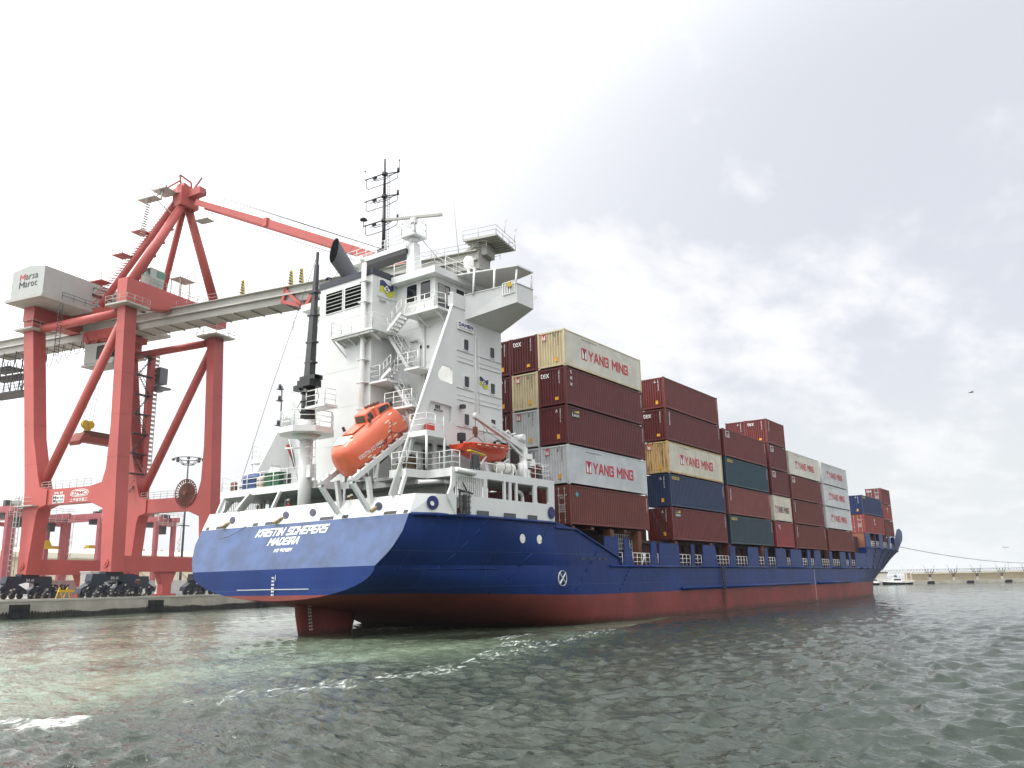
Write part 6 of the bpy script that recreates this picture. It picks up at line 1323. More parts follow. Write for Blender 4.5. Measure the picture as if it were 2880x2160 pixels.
# boom
m = MB(); qprism_ = None
m.prism([Q(25.1, 44, z) for z in (0,)]*0 or [Q(a, 44.5, z) for a, z in ((25.1, 35.3), (28.3, 35.3), (28.5, 37.5), (24.9, 37.5))], QN*-92.2); BOOM = m.build('boom', MGREY, G)
m = MB()
for a in (24.72, 28.68): qbox(m, a-.18, a+.18, -47.6, 44, 36.3, 36.55); qbox(m, a-.3, a+.3, -47.6, 44, 37.5, 37.6)
for b in np.arange(-48, 43, 3.1): qbox(m, 25.0, 28.4, b, b+.12, 35.15, 35.3)
m.build('boom_flange', MGREY, BOOM)
m = MB()
for a in (24.6, 28.8):
    for b0, b1 in ((-49, 4), (7, 40)):
        for h in (.5, 1.05): m.tube(Q(a, b0, 37.6+h), Q(a, b1, 37.6+h), .03, n=4)
        for b in np.arange(b0, b1, 2.0): m.tube(Q(a, b, 37.6), Q(a, b, 38.65), .03, n=4)
m.build('boom_rail', MGREY, BOOM)
m = MB(); qbox(m, 24.3, 30.5, -50.5, -45.8, 39.1, 39.25)
for k in range(9): qbox(m, 24.3+.7*k, 24.5+.7*k, -50.5, -45.8, 38.95, 39.1)
m.bar(Q(25.5, -47.5, 39), Q(25.5, -45, 37.5), .4); m.bar(Q(29, -47.5, 39), Q(28, -45, 37.5), .4); qbox(m, 26.0, 28.4, -48.4, -47.6, 37.4, 39)
for a, b in ((24.3, -50.5), (26.4, -50.5), (28.4, -50.5), (30.5, -50.5), (30.5, -48), (30.5, -45.8), (24.3, -48), (24.3, -45.8)): m.tube(Q(a, b, 39.2), Q(a, b, 40.4), .04, n=4)
for h in (.6, 1.2): m.path([Q(30.5, -45.8, 39.2+h), Q(30.5, -50.5, 39.2+h), Q(24.3, -50.5, 39.2+h), Q(24.3, -45.8, 39.2+h)], .035, n=4)
for a in (27, 30.2): m.path([Q(a, -50.5, 40.3), Q(a, -50.6, 41.8), Q(a, -50.9, 42.1)], .04, n=4)
m.build('boom_tip_platform', MGREY, BOOM)
for b in (-18.2, -20.0, -9.5):
    w = .36; m = MB(); m.prism([Q(24.7, b-w, 37.6), Q(24.7, b+w, 37.6), Q(24.7, b+w*.5, 39.9), Q(24.7, b-w*.2, 40.0)], QE*.25); hk = m.build('latch_post', MYEL, BOOM)
    m = MB()
    for k in range(5): m.bar(Q(24.66, b-w*(1-.13*k), 37.75+.42*k), Q(24.66, b+w*(1-.10*k), 38.1+.42*k), .03, .2)
    m.build('hazard_stripe', MBLK, hk)
m = MB()
for p, q in (((24.8, -17.2, 37.2), (24.8, -20.8, 33.8)), ((24.8, -20.8, 33.8), (24.8, -22, 36)), ((24.8, -17, 35.4), (24.8, -20.8, 34.2)), ((24.8, -16.8, 35.2), (24.8, -17.4, 37.6))) : m.bar(Q(*p), Q(*q), .4, .5)
m.build('boom_hinge', MCR, BOOM)
m = MB(); qbox(m, 24.9, 28.6, 36, 46, 28.4, 28.6); qbox(m, 25.2, 28.4, 37, 45.5, 31.4, 31.55); qbox(m, 25, 28.5, 40, 46, 33.0, 33.15); qbox(m, 25.5, 28, 40, 45, 37.7, 38.0)
for a in (25, 28.5):
    for b in (36.2, 39, 42, 45.8):
        m.bar(Q(a, b, 28.5), Q(a, b-.5, 35.4), .14)
    for b in (36.2, 39, 42): m.bar(Q(a, b, 28.5), Q(a, b+2.8, 35.2), .1)
    for h in (.55, 1.1): m.tube(Q(a, 36, 28.6+h), Q(a, 46, 28.6+h), .05, n=4); m.tube(Q(a, 37, 31.5+h), Q(a, 45.5, 31.5+h), .05, n=4)
    for b in np.arange(36, 46, 1.4): m.tube(Q(a, b, 28.6), Q(a, b, 29.7), .04, n=4)
m.bar(Q(25, 36, 28.5), Q(25, 34.3, 35.0), .12); m.build('tail_cage', MDK, BOOM)
m = MB()
for k in range(7):
    b = 34.5-2.05*k; dp = 4.6-.55*k if k < 5 else 2.0; m.path([Q(25.2, b-1.0+1.0*math.sin(t)*1.0, 35.2-dp*math.sin((t+math.pi/2)/math.pi*math.pi)) if False else Q(25.2, b+.85*math.cos(t), 35.2-dp*math.sin(t)) for t in np.linspace(0, math.pi, 13)], .05, n=5)
m.build('festoon_cable', MDK, BOOM)
# trolley, cab
m = MB(); qbox(m, 24.4, 29, 13.2, 21.5, 34.2, 35.1); qbox(m, 25, 28.4, 14, 20, 33.2, 34.2); qbox(m, 24.2, 24.5, 11, 22, 34.6, 36.2)
for k in range(5): m.tube(Q(24.3, 12.5+2*k, 34.2), Q(24.3, 13.2+2*k, 35.5), .25)
TR = m.build('trolley', MCR, G)
m = MB(); qbox(m, 24.2, 27.0, 18.6, 21.2, 30.8, 34.0); qbox(m, 24.2, 27.0, 14.8, 18.6, 30.6, 31.3); qbox(m, 24.2, 27.0, 14.8, 18.6, 33.5, 33.9); qbox(m, 23.9, 27.2, 14.6, 21.4, 30.3, 30.6); m.build('operator_cab', MHOUSE, TR)
m = MB(); qbox(m, 24.25, 26.9, 15.2, 18.6, 31.3, 33.5); m.build('cab_window', MBLK, TR)
m = MB(); m.lathe([(0, 0), (.6, .1), (.8, .6), (.6, 1.2), (0, 1.3)], Q(24.6, 16.2, 31.4)); m.build('cab_fitting', MGLSH, TR)
# machinery house
m = MB(); m.prism([Q(14, b, z) for b, z in ((18.6, 39.0), (25.6, 39.0), (25.6, 43.45), (22.1, 43.95), (18.6, 43.45))], QE*24); MH = m.build('machinery_house', MHOUSE, G)
m = MB(); qbox(m, 13.6, 38.4, 18.2, 26.2, 38.5, 38.98); m.build('house_floor', MGREY, MH)
m = MB(); qbox(m, 22.6, 24.4, 18.3, 18.6, 41.6, 43.2); qbox(m, 22.4, 33, 18.2, 18.6, 42.6, 42.75); m.build('vent_hood', MHOUSE, MH)
m = MB(); qbox(m, 22.4, 24.5, 18.35, 18.6, 41.3, 41.6); qbox(m, 25.0, 28.6, 18.5, 18.6, 41.35, 41.75); qbox(m, 29.1, 33, 18.5, 18.6, 41.35, 41.75); m.build('vent_slot', MBLK, MH)
U = QN*-1
stroke_mesh('M', Q(13.96, 23.75, 41.75), U*.95, ZU*1.0, .2).build('lettering', MTXTR, MH); text_mesh('arsa', Q(13.97, 22.6, 41.75), U*2.7, ZU*.74, MTXTK, parent=MH, bold=.0); stroke_mesh('M', Q(13.96, 23.75, 40.55), U*.95, ZU*1.0, .2).build('lettering', MTXTK, MH); text_mesh('aroc', Q(13.97, 22.6, 40.55), U*2.65, ZU*.74, MTXTK, parent=MH, bold=.0)
m = MB()
for p, q in (((16.5, 18.0, 38), (16.5, 18.0, 30)), ((17.2, 18.0, 38), (17.2, 18.0, 30))): m.tube(Q(*p), Q(*q), .05)
for k in range(20): m.tube(Q(16.5, 18, 30.2+.42*k), Q(17.2, 18, 30.2+.42*k), .04, n=4)
for h in (.6, 1.1): m.tube(Q(17, 18.2, 39+h), Q(30, 18.2, 39+h), .04, n=4)
for a in np.arange(17, 30, 2): m.tube(Q(a, 18.2, 39), Q(a, 18.2, 40.1), .04, n=4)
m.build('house_ladder', MDK, MH)
# lettering on the portal beam
PB = 16.84
oct_ = [(12.0, 9.2), (11.7, 9.72), (10.9, 9.9), (9.4, 9.9), (8.6, 9.72), (8.4, 9.4), (8.6, 9.0), (9.4, 8.85), (10.9, 8.85), (11.7, 9.0)]
m = MB(); m.prism([Q(PB-.02, b, z) for b, z in oct_], QE*.015); e = m.build('maker_emblem', MTXTW, G)
m = MB(); m.prism([Q(PB-.03, 10.2+(b-10.2)*.93, 9.38+(z-9.38)*.86) for b, z in oct_], QE*.008); m.build('emblem_field', MCR, G); m = MB(); m.prism([Q(PB-.04, 10.2+(b-10.2)*.84, 9.38+(z-9.38)*.70) for b, z in oct_], QE*.008); m.build('emblem_inner', MTXTW, G)
text_mesh('ZPMC', Q(PB-.06, 11.5, 9.14), U*2.6, ZU*.5, MCR, parent=G, bold=.03)
text_mesh('上海振华重工', Q(PB-.03, 11.9, 8.18), U*3.4, ZU*.5, MTXTW, parent=G, bold=.01)
text_mesh('SHL 60', Q(PB-.03, 15.15, 9.42), U*1.75, ZU*.36, MTXTW, parent=G, bold=.03)
m = MB(); m.prism([Q(PB-.02, b, z) for b, z in ((15.4, 8.18), (13.1, 8.18), (13.1, 9.3), (15.4, 9.3))], QE*.015); e = m.build('owner_board', MTXTW, G)
text_mesh('Marsa', Q(PB-.03, 15.3, 8.76), U*2.1, ZU*.46, MTXTK, parent=G, bold=.01); text_mesh('Maroc', Q(PB-.03, 15.3, 8.25), U*2.1, ZU*.46, MTXTK, parent=G, bold=.01)
# access tower, lift, stairs
m = MB(); m.bar(Q(36.6, 20.2, 9), Q(36.6, 20.2, 36), .85, 1.0, up=QE); m.build('lift_mast', MCR, G)
m = MB()
for z in np.arange(9.5, 36, .75): qbox(m, 37.2, 38.1, 20.0, 20.25, z, z+.38)
m.tube(Q(38.15, 20.1, 9), Q(38.15, 20.1, 36), .06); m.build('lift_rack', MGREY, G)
m = MB(); qbox(m, 37.5, 39.2, 19, 21, 30.4, 33.2); qbox(m, 37.2, 39.8, 18.6, 21.4, 29.5, 29.8); qbox(m, 37.2, 38, 18.6, 19.6, 28.8, 29.6); m.build('lift_car', plain('lift_grey', (.16, .17, .18), .5), G)
m = MB(); zz0 = 11.0
for k in range(7):
    z0 = 11.5+3.3*k; s = -1 if k % 2 else 1; p, q = Q(34.8+1.2*s*-1, 19.6, z0), Q(34.8+1.2*s, 19.6, z0+3.0)
    for j in range(10): c = p.lerp(q, j/9); m.bar(c-QN*.3, c+QN*.3, .3, .06)
    m.tube(p+ZU*1.0, q+ZU*1.0, .05, n=4); m.tube(p, q, .06, n=4); qbox(m, 33.2, 36.4, 19.2, 20.2, z0+3.02, z0+3.15)
m.build('leg_stair', MDK, G)
m = MB()
for b in (20.9, 21.5):
    for a in (16.2, 15.7): m.tube(Q(a, b, -3), Q(a, b, 9.5), .05, n=5)
for k in range(16): m.tube(Q(15.7, 20.9, -2.5+.75*k), Q(15.7, 21.5, -2.5+.75*k), .05, n=4); m.tube(Q(15.7, 20.9, -2.5+.75*k), Q(16.2, 20.9, -2.5+.75*k), .05, n=4)
qbox(m, 15.6, 18.9, 18.0, 21.8, 7.9, 8.05)
for h in (.6, 1.15): m.path([Q(15.7, 18.1, 8+h), Q(15.7, 21.7, 8+h), Q(18, 21.7, 8+h)], .04, n=4)
m.build('leg_ladder', MGREY, G)
# cable reel
m = MB(); c = Q(34.3, 8.2, 10.75)
for k in range(28):
    t = 2*math.pi*k/28; d = QN*math.cos(t)+ZU*math.sin(t); m.bar(c, c+d*2.15, .07, .06, up=QE); m.bar(c+d*2.15+QE*.02, c+(QN*math.cos(t+2*math.pi/28)+ZU*math.sin(t+2*math.pi/28))*2.15+QE*.02, .12, .1, up=QE)
    m.bar(c+d*1.7, c+d*2.2, .14, .2, up=QE)
m.build('cable_reel', plain('reel_brown', (.16, .06, .04), .6), G)
m = MB(); m.disc(c+QE*.1, QE, 1.6, .3, n=24); m.disc(c-QE*.3, QE, .35, .4); m.build('cable_drum', plain('drum_brown', (.20, .075, .055), .7), G)
# checker cabin and service tower on the upper girder
m = MB(); m.prism([Q(a, 4.3, z) for a, z in ((20.9, 40.0), (23.0, 40.0), (23.3, 42.9), (20.5, 42.9), (20.5, 41.6))], QN*2.2); CK = m.build('checker_cabin', MHOUSE, G)
m = MB(); qbox(m, 21.6, 23.25, 4.26, 4.3, 41.7, 42.7); m.prism([Q(20.48, b, z) for b, z in ((4.5, 41.75), (6.2, 41.75), (6.2, 42.7), (4.5, 42.7))], QE*.02); m.build('cabin_window', MGLSH, CK)
m = MB()
for a in (26.3, 28.3):
    for b in (4.4, 6.2): m.bar(Q(a, b, 40.1), Q(a, b, 43.2), .12)
qbox(m, 26.1, 29.2, 4.2, 6.4, 43.2, 43.35)
for a, b in ((26.1, 4.2), (27.6, 4.2), (29.2, 4.2), (29.2, 6.4), (26.1, 6.4)): m.tube(Q(a, b, 43.3), Q(a, b, 44.5), .04, n=4)
for h in (.6, 1.15): m.path([Q(26.1, 6.4, 43.3+h), Q(26.1, 4.2, 43.3+h), Q(29.2, 4.2, 43.3+h), Q(29.2, 6.4, 43.3+h)], .04, n=4)
for h in (.6, 1.1): m.tube(Q(18.8, 4.2, 40.1+h), Q(36, 4.2, 40.2+h), .04, n=4)
for a in np.arange(18.8, 36, 1.6): m.tube(Q(a, 4.2, 40.1), Q(a, 4.2, 41.2), .04, n=4)
m.build('service_tower', MGREY, G)
# spreader hanging under the trolley
SPR = thing('container_spreader', 'red container spreader with yellow sheave blocks, hanging on ropes inside the gantry crane', 'spreader', Q(26.7, 19.3, 18))
m = MB(); qbox(m, 23.0, 30.4, 18.5, 20.1, 18.3, 19.2); m.prism([Q(a, 18.2, z) for a, z in ((22.6, 17.6), (23.4, 18.4), (24.2, 18.4), (24.2, 19.3), (23.2, 19.6), (22.4, 18.2))], QN*2.2); m.prism([Q(a, 18.2, z) for a, z in ((30.8, 17.6), (30.0, 18.4), (29.2, 18.4), (29.2, 19.3), (30.2, 19.6), (31.0, 18.2))], QN*2.2); m.build('frame', plain('spreader_red', (.28, .06, .04), .6), SPR)
m = MB(); qbox(m, 24.2, 29.2, 18.8, 19.8, 19.3, 20.1); m.bar(Q(23.4, 19.3, 19.4), Q(24.6, 19.3, 20.2), .3); m.bar(Q(30.0, 19.3, 19.4), Q(28.8, 19.3, 20.2), .3); m.build('headblock', MBRN, SPR)
for a in (24.2, 29.6):
    m = MB(); m.disc(Q(a-.45, 18.7, 21.0), QN, .62, .5); m.disc(Q(a+.45, 18.7, 21.0), QN, .62, .5); m.prism([Q(a-.9, 18.8, 20.9), Q(a+.9, 18.8, 20.9), Q(a+.4, 18.8, 20.0), Q(a-.4, 18.8, 20.0)], QN*.3); m.build('sheave_block', MYEL, SPR)
m = MB()
for a, a2 in ((23.4, 24.6), (24.4, 25.3), (25.0, 25.8), (29.2, 27.6), (30.1, 28.2)): m.tube(Q(a, 19, 21.2), Q(a2, 18.5, 33.5), .03, n=4)
m.build('hoist_rope', MDK, SPR)
# ------------------------------------------------------------------ things on and behind the quay
m = MB(); WB = 215
WARE = thing('warehouse', 'long cream warehouse with a pale roof behind the quay cranes', 'building', Q(160, WB, QZ))
m = MB(); qbox(m, 40, 420, WB, WB+40, QZ, 9.2); m.build('wall', MWARE, WARE)
m = MB(); m.prism([Q(40, b, z) for b, z in ((WB-1.5, 9.2), (WB-1.5, 11.4), (WB+20, 14.4), (WB+41, 11.4), (WB+41, 9.2))], QE*380); m.build('roof', MWROOF, WARE)
m = MB()
for a in np.arange(45, 415, 24): m.bar(Q(a, WB-.3, 8.0), Q(a+16, WB-.3, QZ+1), .25, .3)
m.path([Q(a, WB-2, 9.1+.25*math.sin(a*.21)) for a in np.arange(40, 420, 12)], .18); m.build('wall_brace', plain('brace_tan', (.55, .5, .4), .8), WARE)
m = MB()
for a in np.arange(60, 400, 11): m.cbox(Q(a, WB+18, 14.4), (1.2, 1.2, 1.2))
m.build('roof_vent', MGREY, WARE)
MRTG = paint('yard_crane_hazy_red', (.34, .085, .095), rough=.6, var=.12)  # paler red: distance haze put into the colour
def rtg(a, b, label, w=7.0, zt=18.2, spr=True):
    t = thing('yard_crane', label, 'crane', Q(a+w/2, b+11, QZ), 'red yard cranes behind the gantry crane')
    for bb in (b, b+22):
        for aa in (a, a+w): MB().bar(Q(aa, bb, QZ+1.2), Q(aa, bb, zt-1.4), 1.1, 1.3, up=QE).build('leg', MRTG, t)
        m = MB(); m.bar(Q(a-2, bb, QZ+1.6), Q(a+w+2, bb, QZ+1.6), 1.0, 1.2); m.build('sill_beam', MRTG, t); m = MB(); m.bar(Q(a-.6, bb, zt-2.2), Q(a+w+.6, bb, zt-2.2), .9, 1.2); m.build('tie_beam', MRTG, t)
        for aa in (a-1.2, a+w+1.2): MB().disc(Q(aa, bb-.4, QZ+.75), QN, .75, .8).build('wheel', MBLK, t)
    m = MB()
    for aa in (a, a+w): m.bar(Q(aa, b-2, zt-.7), Q(aa, b+24, zt-.7), 1.0, 1.5)
    m.build('girder', MRTG, t)
    m = MB()
    for h in (.6, 1.2):
        m.path([Q(a-1.4, b-2, zt+h), Q(a+w+1.4, b-2, zt+h)], .08, n=4); m.path([Q(a-1.4, b-2, zt-3+h), Q(a+w+1.4, b-2, zt-3+h)], .08, n=4)
    for k in range(6): m.tube(Q(a-1.4+k*2, b-2, zt-3), Q(a-1.4+k*2, b-2, zt+1.2), .07, n=4)
    rn = random.Random(int(a))
    m.build('walkway', MGREY, t)
    for k in range(6): h = .5+1.8*rn.random(); m = MB(); m.cbox(Q(a+w*rn.random(), b+1+6*rn.random(), zt+h/2), (1.5, 1.5, h)); m.build('top_unit', MGREY if k % 2 else MDK, t)
    m = MB()
    for k in range(8): m.bar(Q(a+w+1.6, b-.5, QZ+2+1.9*k), Q(a+w+2.6, b-.5, QZ+3.5+1.9*k), .12, .1); m.bar(Q(a+w+1.6, b-.5, QZ+2+1.9*k), Q(a+w+2.6, b-.5, QZ+1.6+1.9*k), .1, .1)
    m.bar(Q(a+w+2.7, b-.5, QZ), Q(a+w+2.7, b-.5, zt-2), .1); m.build('access_stair', MGREY, t)
    m = MB(); qbox(m, a+1, a+w-1, b+2, b+6, zt-3.0, zt-1.5); qbox(m, a+w*.5-1, a+w*.5+1, b+.4, b+2.4, zt-5.2, zt-2.8); m.build('trolley', MDK, t)
    if spr:
        m = MB(); qbox(m, a-1.5, a+w+1.5, b+2, b+3.6, 8.2, 9.0); m.prism([Q(a+w/2-2, b+2.2, 9), Q(a+w/2+2, b+2.2, 9), Q(a+w/2+1, b+2.2, 10.6), Q(a+w/2-1, b+2.2, 10.6)], QN*1.2); m.build('spreader', MYEL, t)
        m = MB()
        for aa in (a+w/2-1, a+w/2+1): m.tube(Q(aa, b+2.8, 10), Q(aa, b+2.8, zt-2), .08, n=4)
        m.build('rope', MDK, t)
rtg(84, 118, 'haze-paled red yard crane without spreader, behind the landward near leg of the gantry crane', spr=False)
rtg(101.5, 128, 'red yard crane with yellow spreader, farther back one of the close pair')
rtg(112.5, 118, 'red yard crane with yellow spreader, partly behind the thick middle gantry leg')
rtg(131.5, 116, 'slim red yard crane standing beside the tall floodlight mast', spr=False)
# containers, booth, van, masts
def box40(a, b, mat, label, txt=None, z=QZ, L=12.2):
    t = thing('shipping_container', label, 'container', Q(a, b, z), 'containers parked on the quay')
    m = MB(); rows = [[], []]
    for k in range(int(L/.28)):
        for u, o in ((0, 0), (.25, 0), (.5, .05), (.75, .05)): p = Q(a+(k+u)*.28, b+o, z+.15); rows[0].append(p); rows[1].append(p+ZU*2.35)
    m.grid(rows); qbox(m, a, a+L, b+.06, b+2.4, z+.05, z+2.55); m.build('body', mat, t)
    m = MB()
    for aa in (a-.02, a+L-.1): qbox(m, aa, aa+.14, b-.03, b+.1, z, z+2.6)
    qbox(m, a, a+L, b-.03, b+.08, z, z+.14); qbox(m, a, a+L, b-.03, b+.08, z+2.48, z+2.6); m.build('frame', mat, t)
    if txt: text_mesh(txt, Q(a+L*.12, b-.04, z+.9), QE*L*.75, ZU*1.1, MTXTK, parent=t, bold=.03)
CGR = plain('pale_box', (.46, .47, .46), .6)
box40(21.5, 24.5, CGR, 'pale grey container with big black letters behind the left bogie', 'MAERSK', L=8)
box40(-6, 30, CGR, 'pale grey container at the far left edge of the quay')
box40(41, 33, CGR, 'pale grey ribbed container behind the middle of the quay', z=QZ); box40(56, 33, plain('white_box', (.56, .57, .55), .6), 'white ribbed container behind the right-hand bogie')
BTH = thing('checkpoint_booth', 'small white booth with dark windows and a round red sign, beside the left bogie', 'booth', Q(26.5, 16, QZ))
m = MB(); qbox(m, 23.9, 26.7, 15, 17, QZ, QZ+3.6); m.build('wall', plain('booth_white', (.62, .63, .6), .5), BTH)
m = MB(); qbox(m, 24.4, 24.95, 14.97, 15, QZ+1.9, QZ+2.6); qbox(m, 25.5, 26.4, 14.97, 15, QZ+1.7, QZ+2.6); m.build('window', MGLASS, BTH)
m = MB(); m.disc(Q(26.0, 14.97, QZ+1.0), QN*-1, .55, .03); sg = m.build('round_sign', plain('sign_red', (.45, .03, .05), .5), BTH); m = MB(); m.disc(Q(26.0, 14.93, QZ+1.0), QN*-1, .2, .02); m.build('sign_mark', MTXTW, BTH)
m = MB(); qbox(m, 23.8, 26.8, 14.9, 17.1, QZ+3.6, QZ+3.75); m.build('roof', MWC, BTH)
VAN = thing('parked_van', 'white minivan parked behind the middle bogie on the quay', 'van', Q(34, 18, QZ))
pv = [(31.2, .35), (31.2, 1.2), (31.6, 1.9), (34.2, 1.95), (35.2, 1.25), (36.1, 1.05), (36.3, .7), (36.3, .35)]
m = MB(); m.prism([Q(a, 17.2, QZ+z) for a, z in pv], QN*1.8); m.build('body', MWC, VAN)
m = MB(); m.prism([Q(a, 17.17, QZ+z) for a, z in ((31.7, 1.25), (31.9, 1.8), (34.1, 1.82), (34.9, 1.25))], QN*.04); m.prism([Q(a, 17.4, QZ+z) for a, z in ((34.3, 1.9), (35.15, 1.28), (35.2, 1.3), (34.35, 1.93))], QN*1.4); m.build('window', MGLASS, VAN)
for a in (32.2, 35.3): m = MB(); m.disc(Q(a, 17.12, QZ+.35), QN, .34, .25); m.build('wheel', MBLK, VAN)
for a, lab in ((86.5, 'tall floodlight mast with a wide ring of lamps, seen between the gantry crane legs'),):
    t = thing('floodlight_mast', lab, 'light mast', Q(a, 60, QZ)); m = MB(); m.tube(Q(a, 60, QZ), Q(a, 60, 25.6), .32, .16, n=10); qbox(m, a-1.6, a+1.6, 59.8, 60.2, 10.6, 10.8); m.build('pole', MDK, t)
    m = MB()
    for k in range(16):
        u = 2*math.pi*k/16; v = 2*math.pi*(k+1)/16; P = lambda w, r, z: Q(a+r*math.cos(w), 60+r*math.sin(w), z); m.tube(P(u, 3.2, 26.6), P(v, 3.2, 26.6), .1, n=5); m.tube(P(u, 1.3, 25.2), P(v, 1.3, 25.2), .1, n=5)
        if k % 2 == 0: m.tube(P(u, 1.3, 25.2), P(u, 3.2, 26.6), .07, n=4); m.cbox(P(u, 3.4, 26.3), (.5, .5, .5))
    m.build('lamp_ring', MDK, t)
for k, (a, b, w, h, mt, lab) in enumerate(((29.5, 13, 1.6, 2.4, MBRN, 'rusty cabinet between the two left bogies'), (43, 20, 1.5, 2.2, CGR, 'pale cabinet beside the red tie-down post'), (51, 16, 5, 2.8, plain('tank_cream', (.62, .6, .5), .6), 'cream site tank left of the right-hand bogie'))):
    t = thing('quay_cabinet', lab, 'cabinet', Q(a, b, QZ)); m = MB(); qbox(m, a, a+w, b, b+1.4, QZ+.1, QZ+h); m.build('body', mt, t); m = MB(); qbox(m, a-.05, a+w+.05, b-.05, b+1.45, QZ+h, QZ+h+.1); qbox(m, a+.1, a+w-.1, b-.04, b, QZ+.4, QZ+.5); qbox(m, a+w*.5-.03, a+w*.5+.03, b-.04, b, QZ+.3, QZ+h-.2); m.build('trim', MGREY, t)
t = thing('trestle', 'orange-yellow trestle standing in front of the left bogie', 'trestle', Q(18, 12, QZ)); m = MB()
for a in (17.2, 18.4): m.bar(Q(a, 12, QZ), Q(a-.5, 12, QZ+1.5), .1); m.bar(Q(a-1, 12, QZ), Q(a-.5, 12, QZ+1.5), .1)
m.bar(Q(16.5, 12, QZ+1.0), Q(19, 12, QZ+1.0), .3); m.build('frame', MYEL, t)
# ------------------------------------------------------------------ breakwater, conveyor gantry, launch
BT = Vector((.566, -.824, 0)); BN = Vector((.824, .566, 0)); BO = Vector((242.6, 17.5, 0))
def Bk(s, d, z): return BO+BT*s+BN*d+ZU*z
def bbox(m, s0, s1, d0, d1, z0, z1): return m.hexa([Bk(s, d, z) for z in (z0, z1) for s, d in ((s0, d0), (s1, d0), (s1, d1), (s0, d1))])
m = MB(); bbox(m, -60, 260, 0, 60, -12, -5.95)
for s in np.arange(-40, 240, 4.2): bbox(m, s, s+.1, -.03, 0, -7, -6.1)
tag(m.build('breakwater_quay', paint('breakwater_concrete', (.40, .385, .33), .9, .2, rust=.15, rustcol=(.1, .09, .07))), kind='structure')
BW_ = thing('breakwater_wall', 'long tan harbour wall on the far right behind the conveyor gantry', 'wall', Bk(40, 6, -5.95))
m = MB(); bbox(m, 2.4, 260, 6, 7.5, -5.95, -3.55); m.build('wall', paint('wall_tan', (.50, .43, .31), .9, .12, scale=.3), BW_); m = MB(); bbox(m, 2.4, 260, 5.8, 7.7, -3.55, -3.35); m.build('coping', paint('coping_cream', (.6, .56, .45), .8), BW_)
for i, s in enumerate((7.6, 19.9, 31.8, 44)):
    t = thing('rubber_fender', ('dark fender on the far breakwater, nearest the launch', 'dark fender on the far breakwater, second from the launch', 'dark fender on the far breakwater, right of the last strut in view', 'dark fender on the breakwater beyond the picture edge')[i], 'fender', Bk(s, -.2, -6.8), 'fenders on the far breakwater'); m = MB(); bbox(m, s-.9, s+.9, -.3, 0, -7, -6.1); m.build('panel', MRUB, t); m = MB(); bbox(m, s-1.3, s-.95, -.2, 0, -7, -6.3); m.build('rib', MRUB, t)
CV = thing('conveyor_gantry', 'long grey roofed conveyor gantry on dark V-shaped struts above the harbour wall', 'conveyor', Bk(20, 3, -5.95))
m = MB(); bbox(m, -14, 240, 2, 4.2, -2.55, -2.35); m.build('roof', paint('roof_grey', (.48, .49, .48), .7), CV)
m = MB(); bbox(m, -14, 240, 2, 4.2, -3.65, -3.5); bbox(m, 2.5, 240, 1.6, 1.9, -3.8, -3.65); m.build('deck', paint('deck_cream', (.62, .58, .48), .7), CV)
m = MB()
for s in np.arange(-14, 90, .9): m.bar(Bk(s, 2.1, -3.5), Bk(s+.45, 2.1, -2.6), .07); m.bar(Bk(s+.45, 2.1, -2.6), Bk(s+.9, 2.1, -3.5), .07)
m.build('truss', plain('truss_grey', (.25, .23, .2), .7), CV)
for s in (8.2, 15.6, 23.0, 30.8, 39, 47):
    m = MB()
    for e in (-1.55, -.65, .65, 1.55): m.bar(Bk(s, 1.7, -4.75), Bk(s+e, 1.7, -2.4), .13)
    for e in (-1.0, 1.0): m.bar(Bk(s+e*1.15, 1.7, -2.4), Bk(s+e*1.7, 1.7, -1.2), .06)
    m.bar(Bk(s-1.3, 1.7, -3.3), Bk(s-.4, 1.7, -3.9), .1); m.bar(Bk(s+1.3, 1.7, -3.3), Bk(s+.4, 1.7, -3.9), .1); bbox(m, s-.3, s+.3, 1.4, 2.1, -4.9, -4.6); m.build('strut', plain('strut_dark', (.06, .05, .045), .6), CV)
    m = MB(); bbox(m, s-.3, s+.3, 1.4, 2.1, -5.95, -4.9); m.build('pier', MCONC, CV)
m = MB()
for s in (.7, 2.1):
    m.bar(Bk(s, 1.5, -5.9), Bk(s, 1.5, -2.3), .2)
for z in (-5.4, -4.4, -3.6): bbox(m, .6, 2.2, 1.4, 1.6, z, z+.15)
bbox(m, -.2, 3.0, 1.0, 2.2, -5.95, -5.7)
for e in (-1.0, 1.0): m.bar(Bk(1.4+e*1.3, 1.7, -2.4), Bk(1.4+e*1.9, 1.7, -1.1), .06)
m.build('end_tower', paint('tower_cream', (.62, .58, .5), .7), CV)
BLD = thing('terminal_shed', 'low white shed with a dark roof sign band beside the bow of the ship', 'building', Bk(-8, 12, -5.95))
m = MB(); bbox(m, -22, -1.2, 12, 22, -5.95, -3.4); m.build('wall', paint('shed_white', (.6, .59, .55), .8), BLD); m = MB(); bbox(m, -22, -1, 11.6, 22.4, -3.4, -2.9); m.build('band', plain('band_dark', (.05, .05, .06), .6), BLD); m = MB(); bbox(m, -22, -2.2, 12.5, 20, -2.3, -1.15); m.build('sign_box', plain('sign_dark', (.03, .032, .04), .5), BLD); m = MB(); bbox(m, -22, -1.4, 12.2, 20.4, -1.15, -1.0); m.build('roof', MWC, BLD)
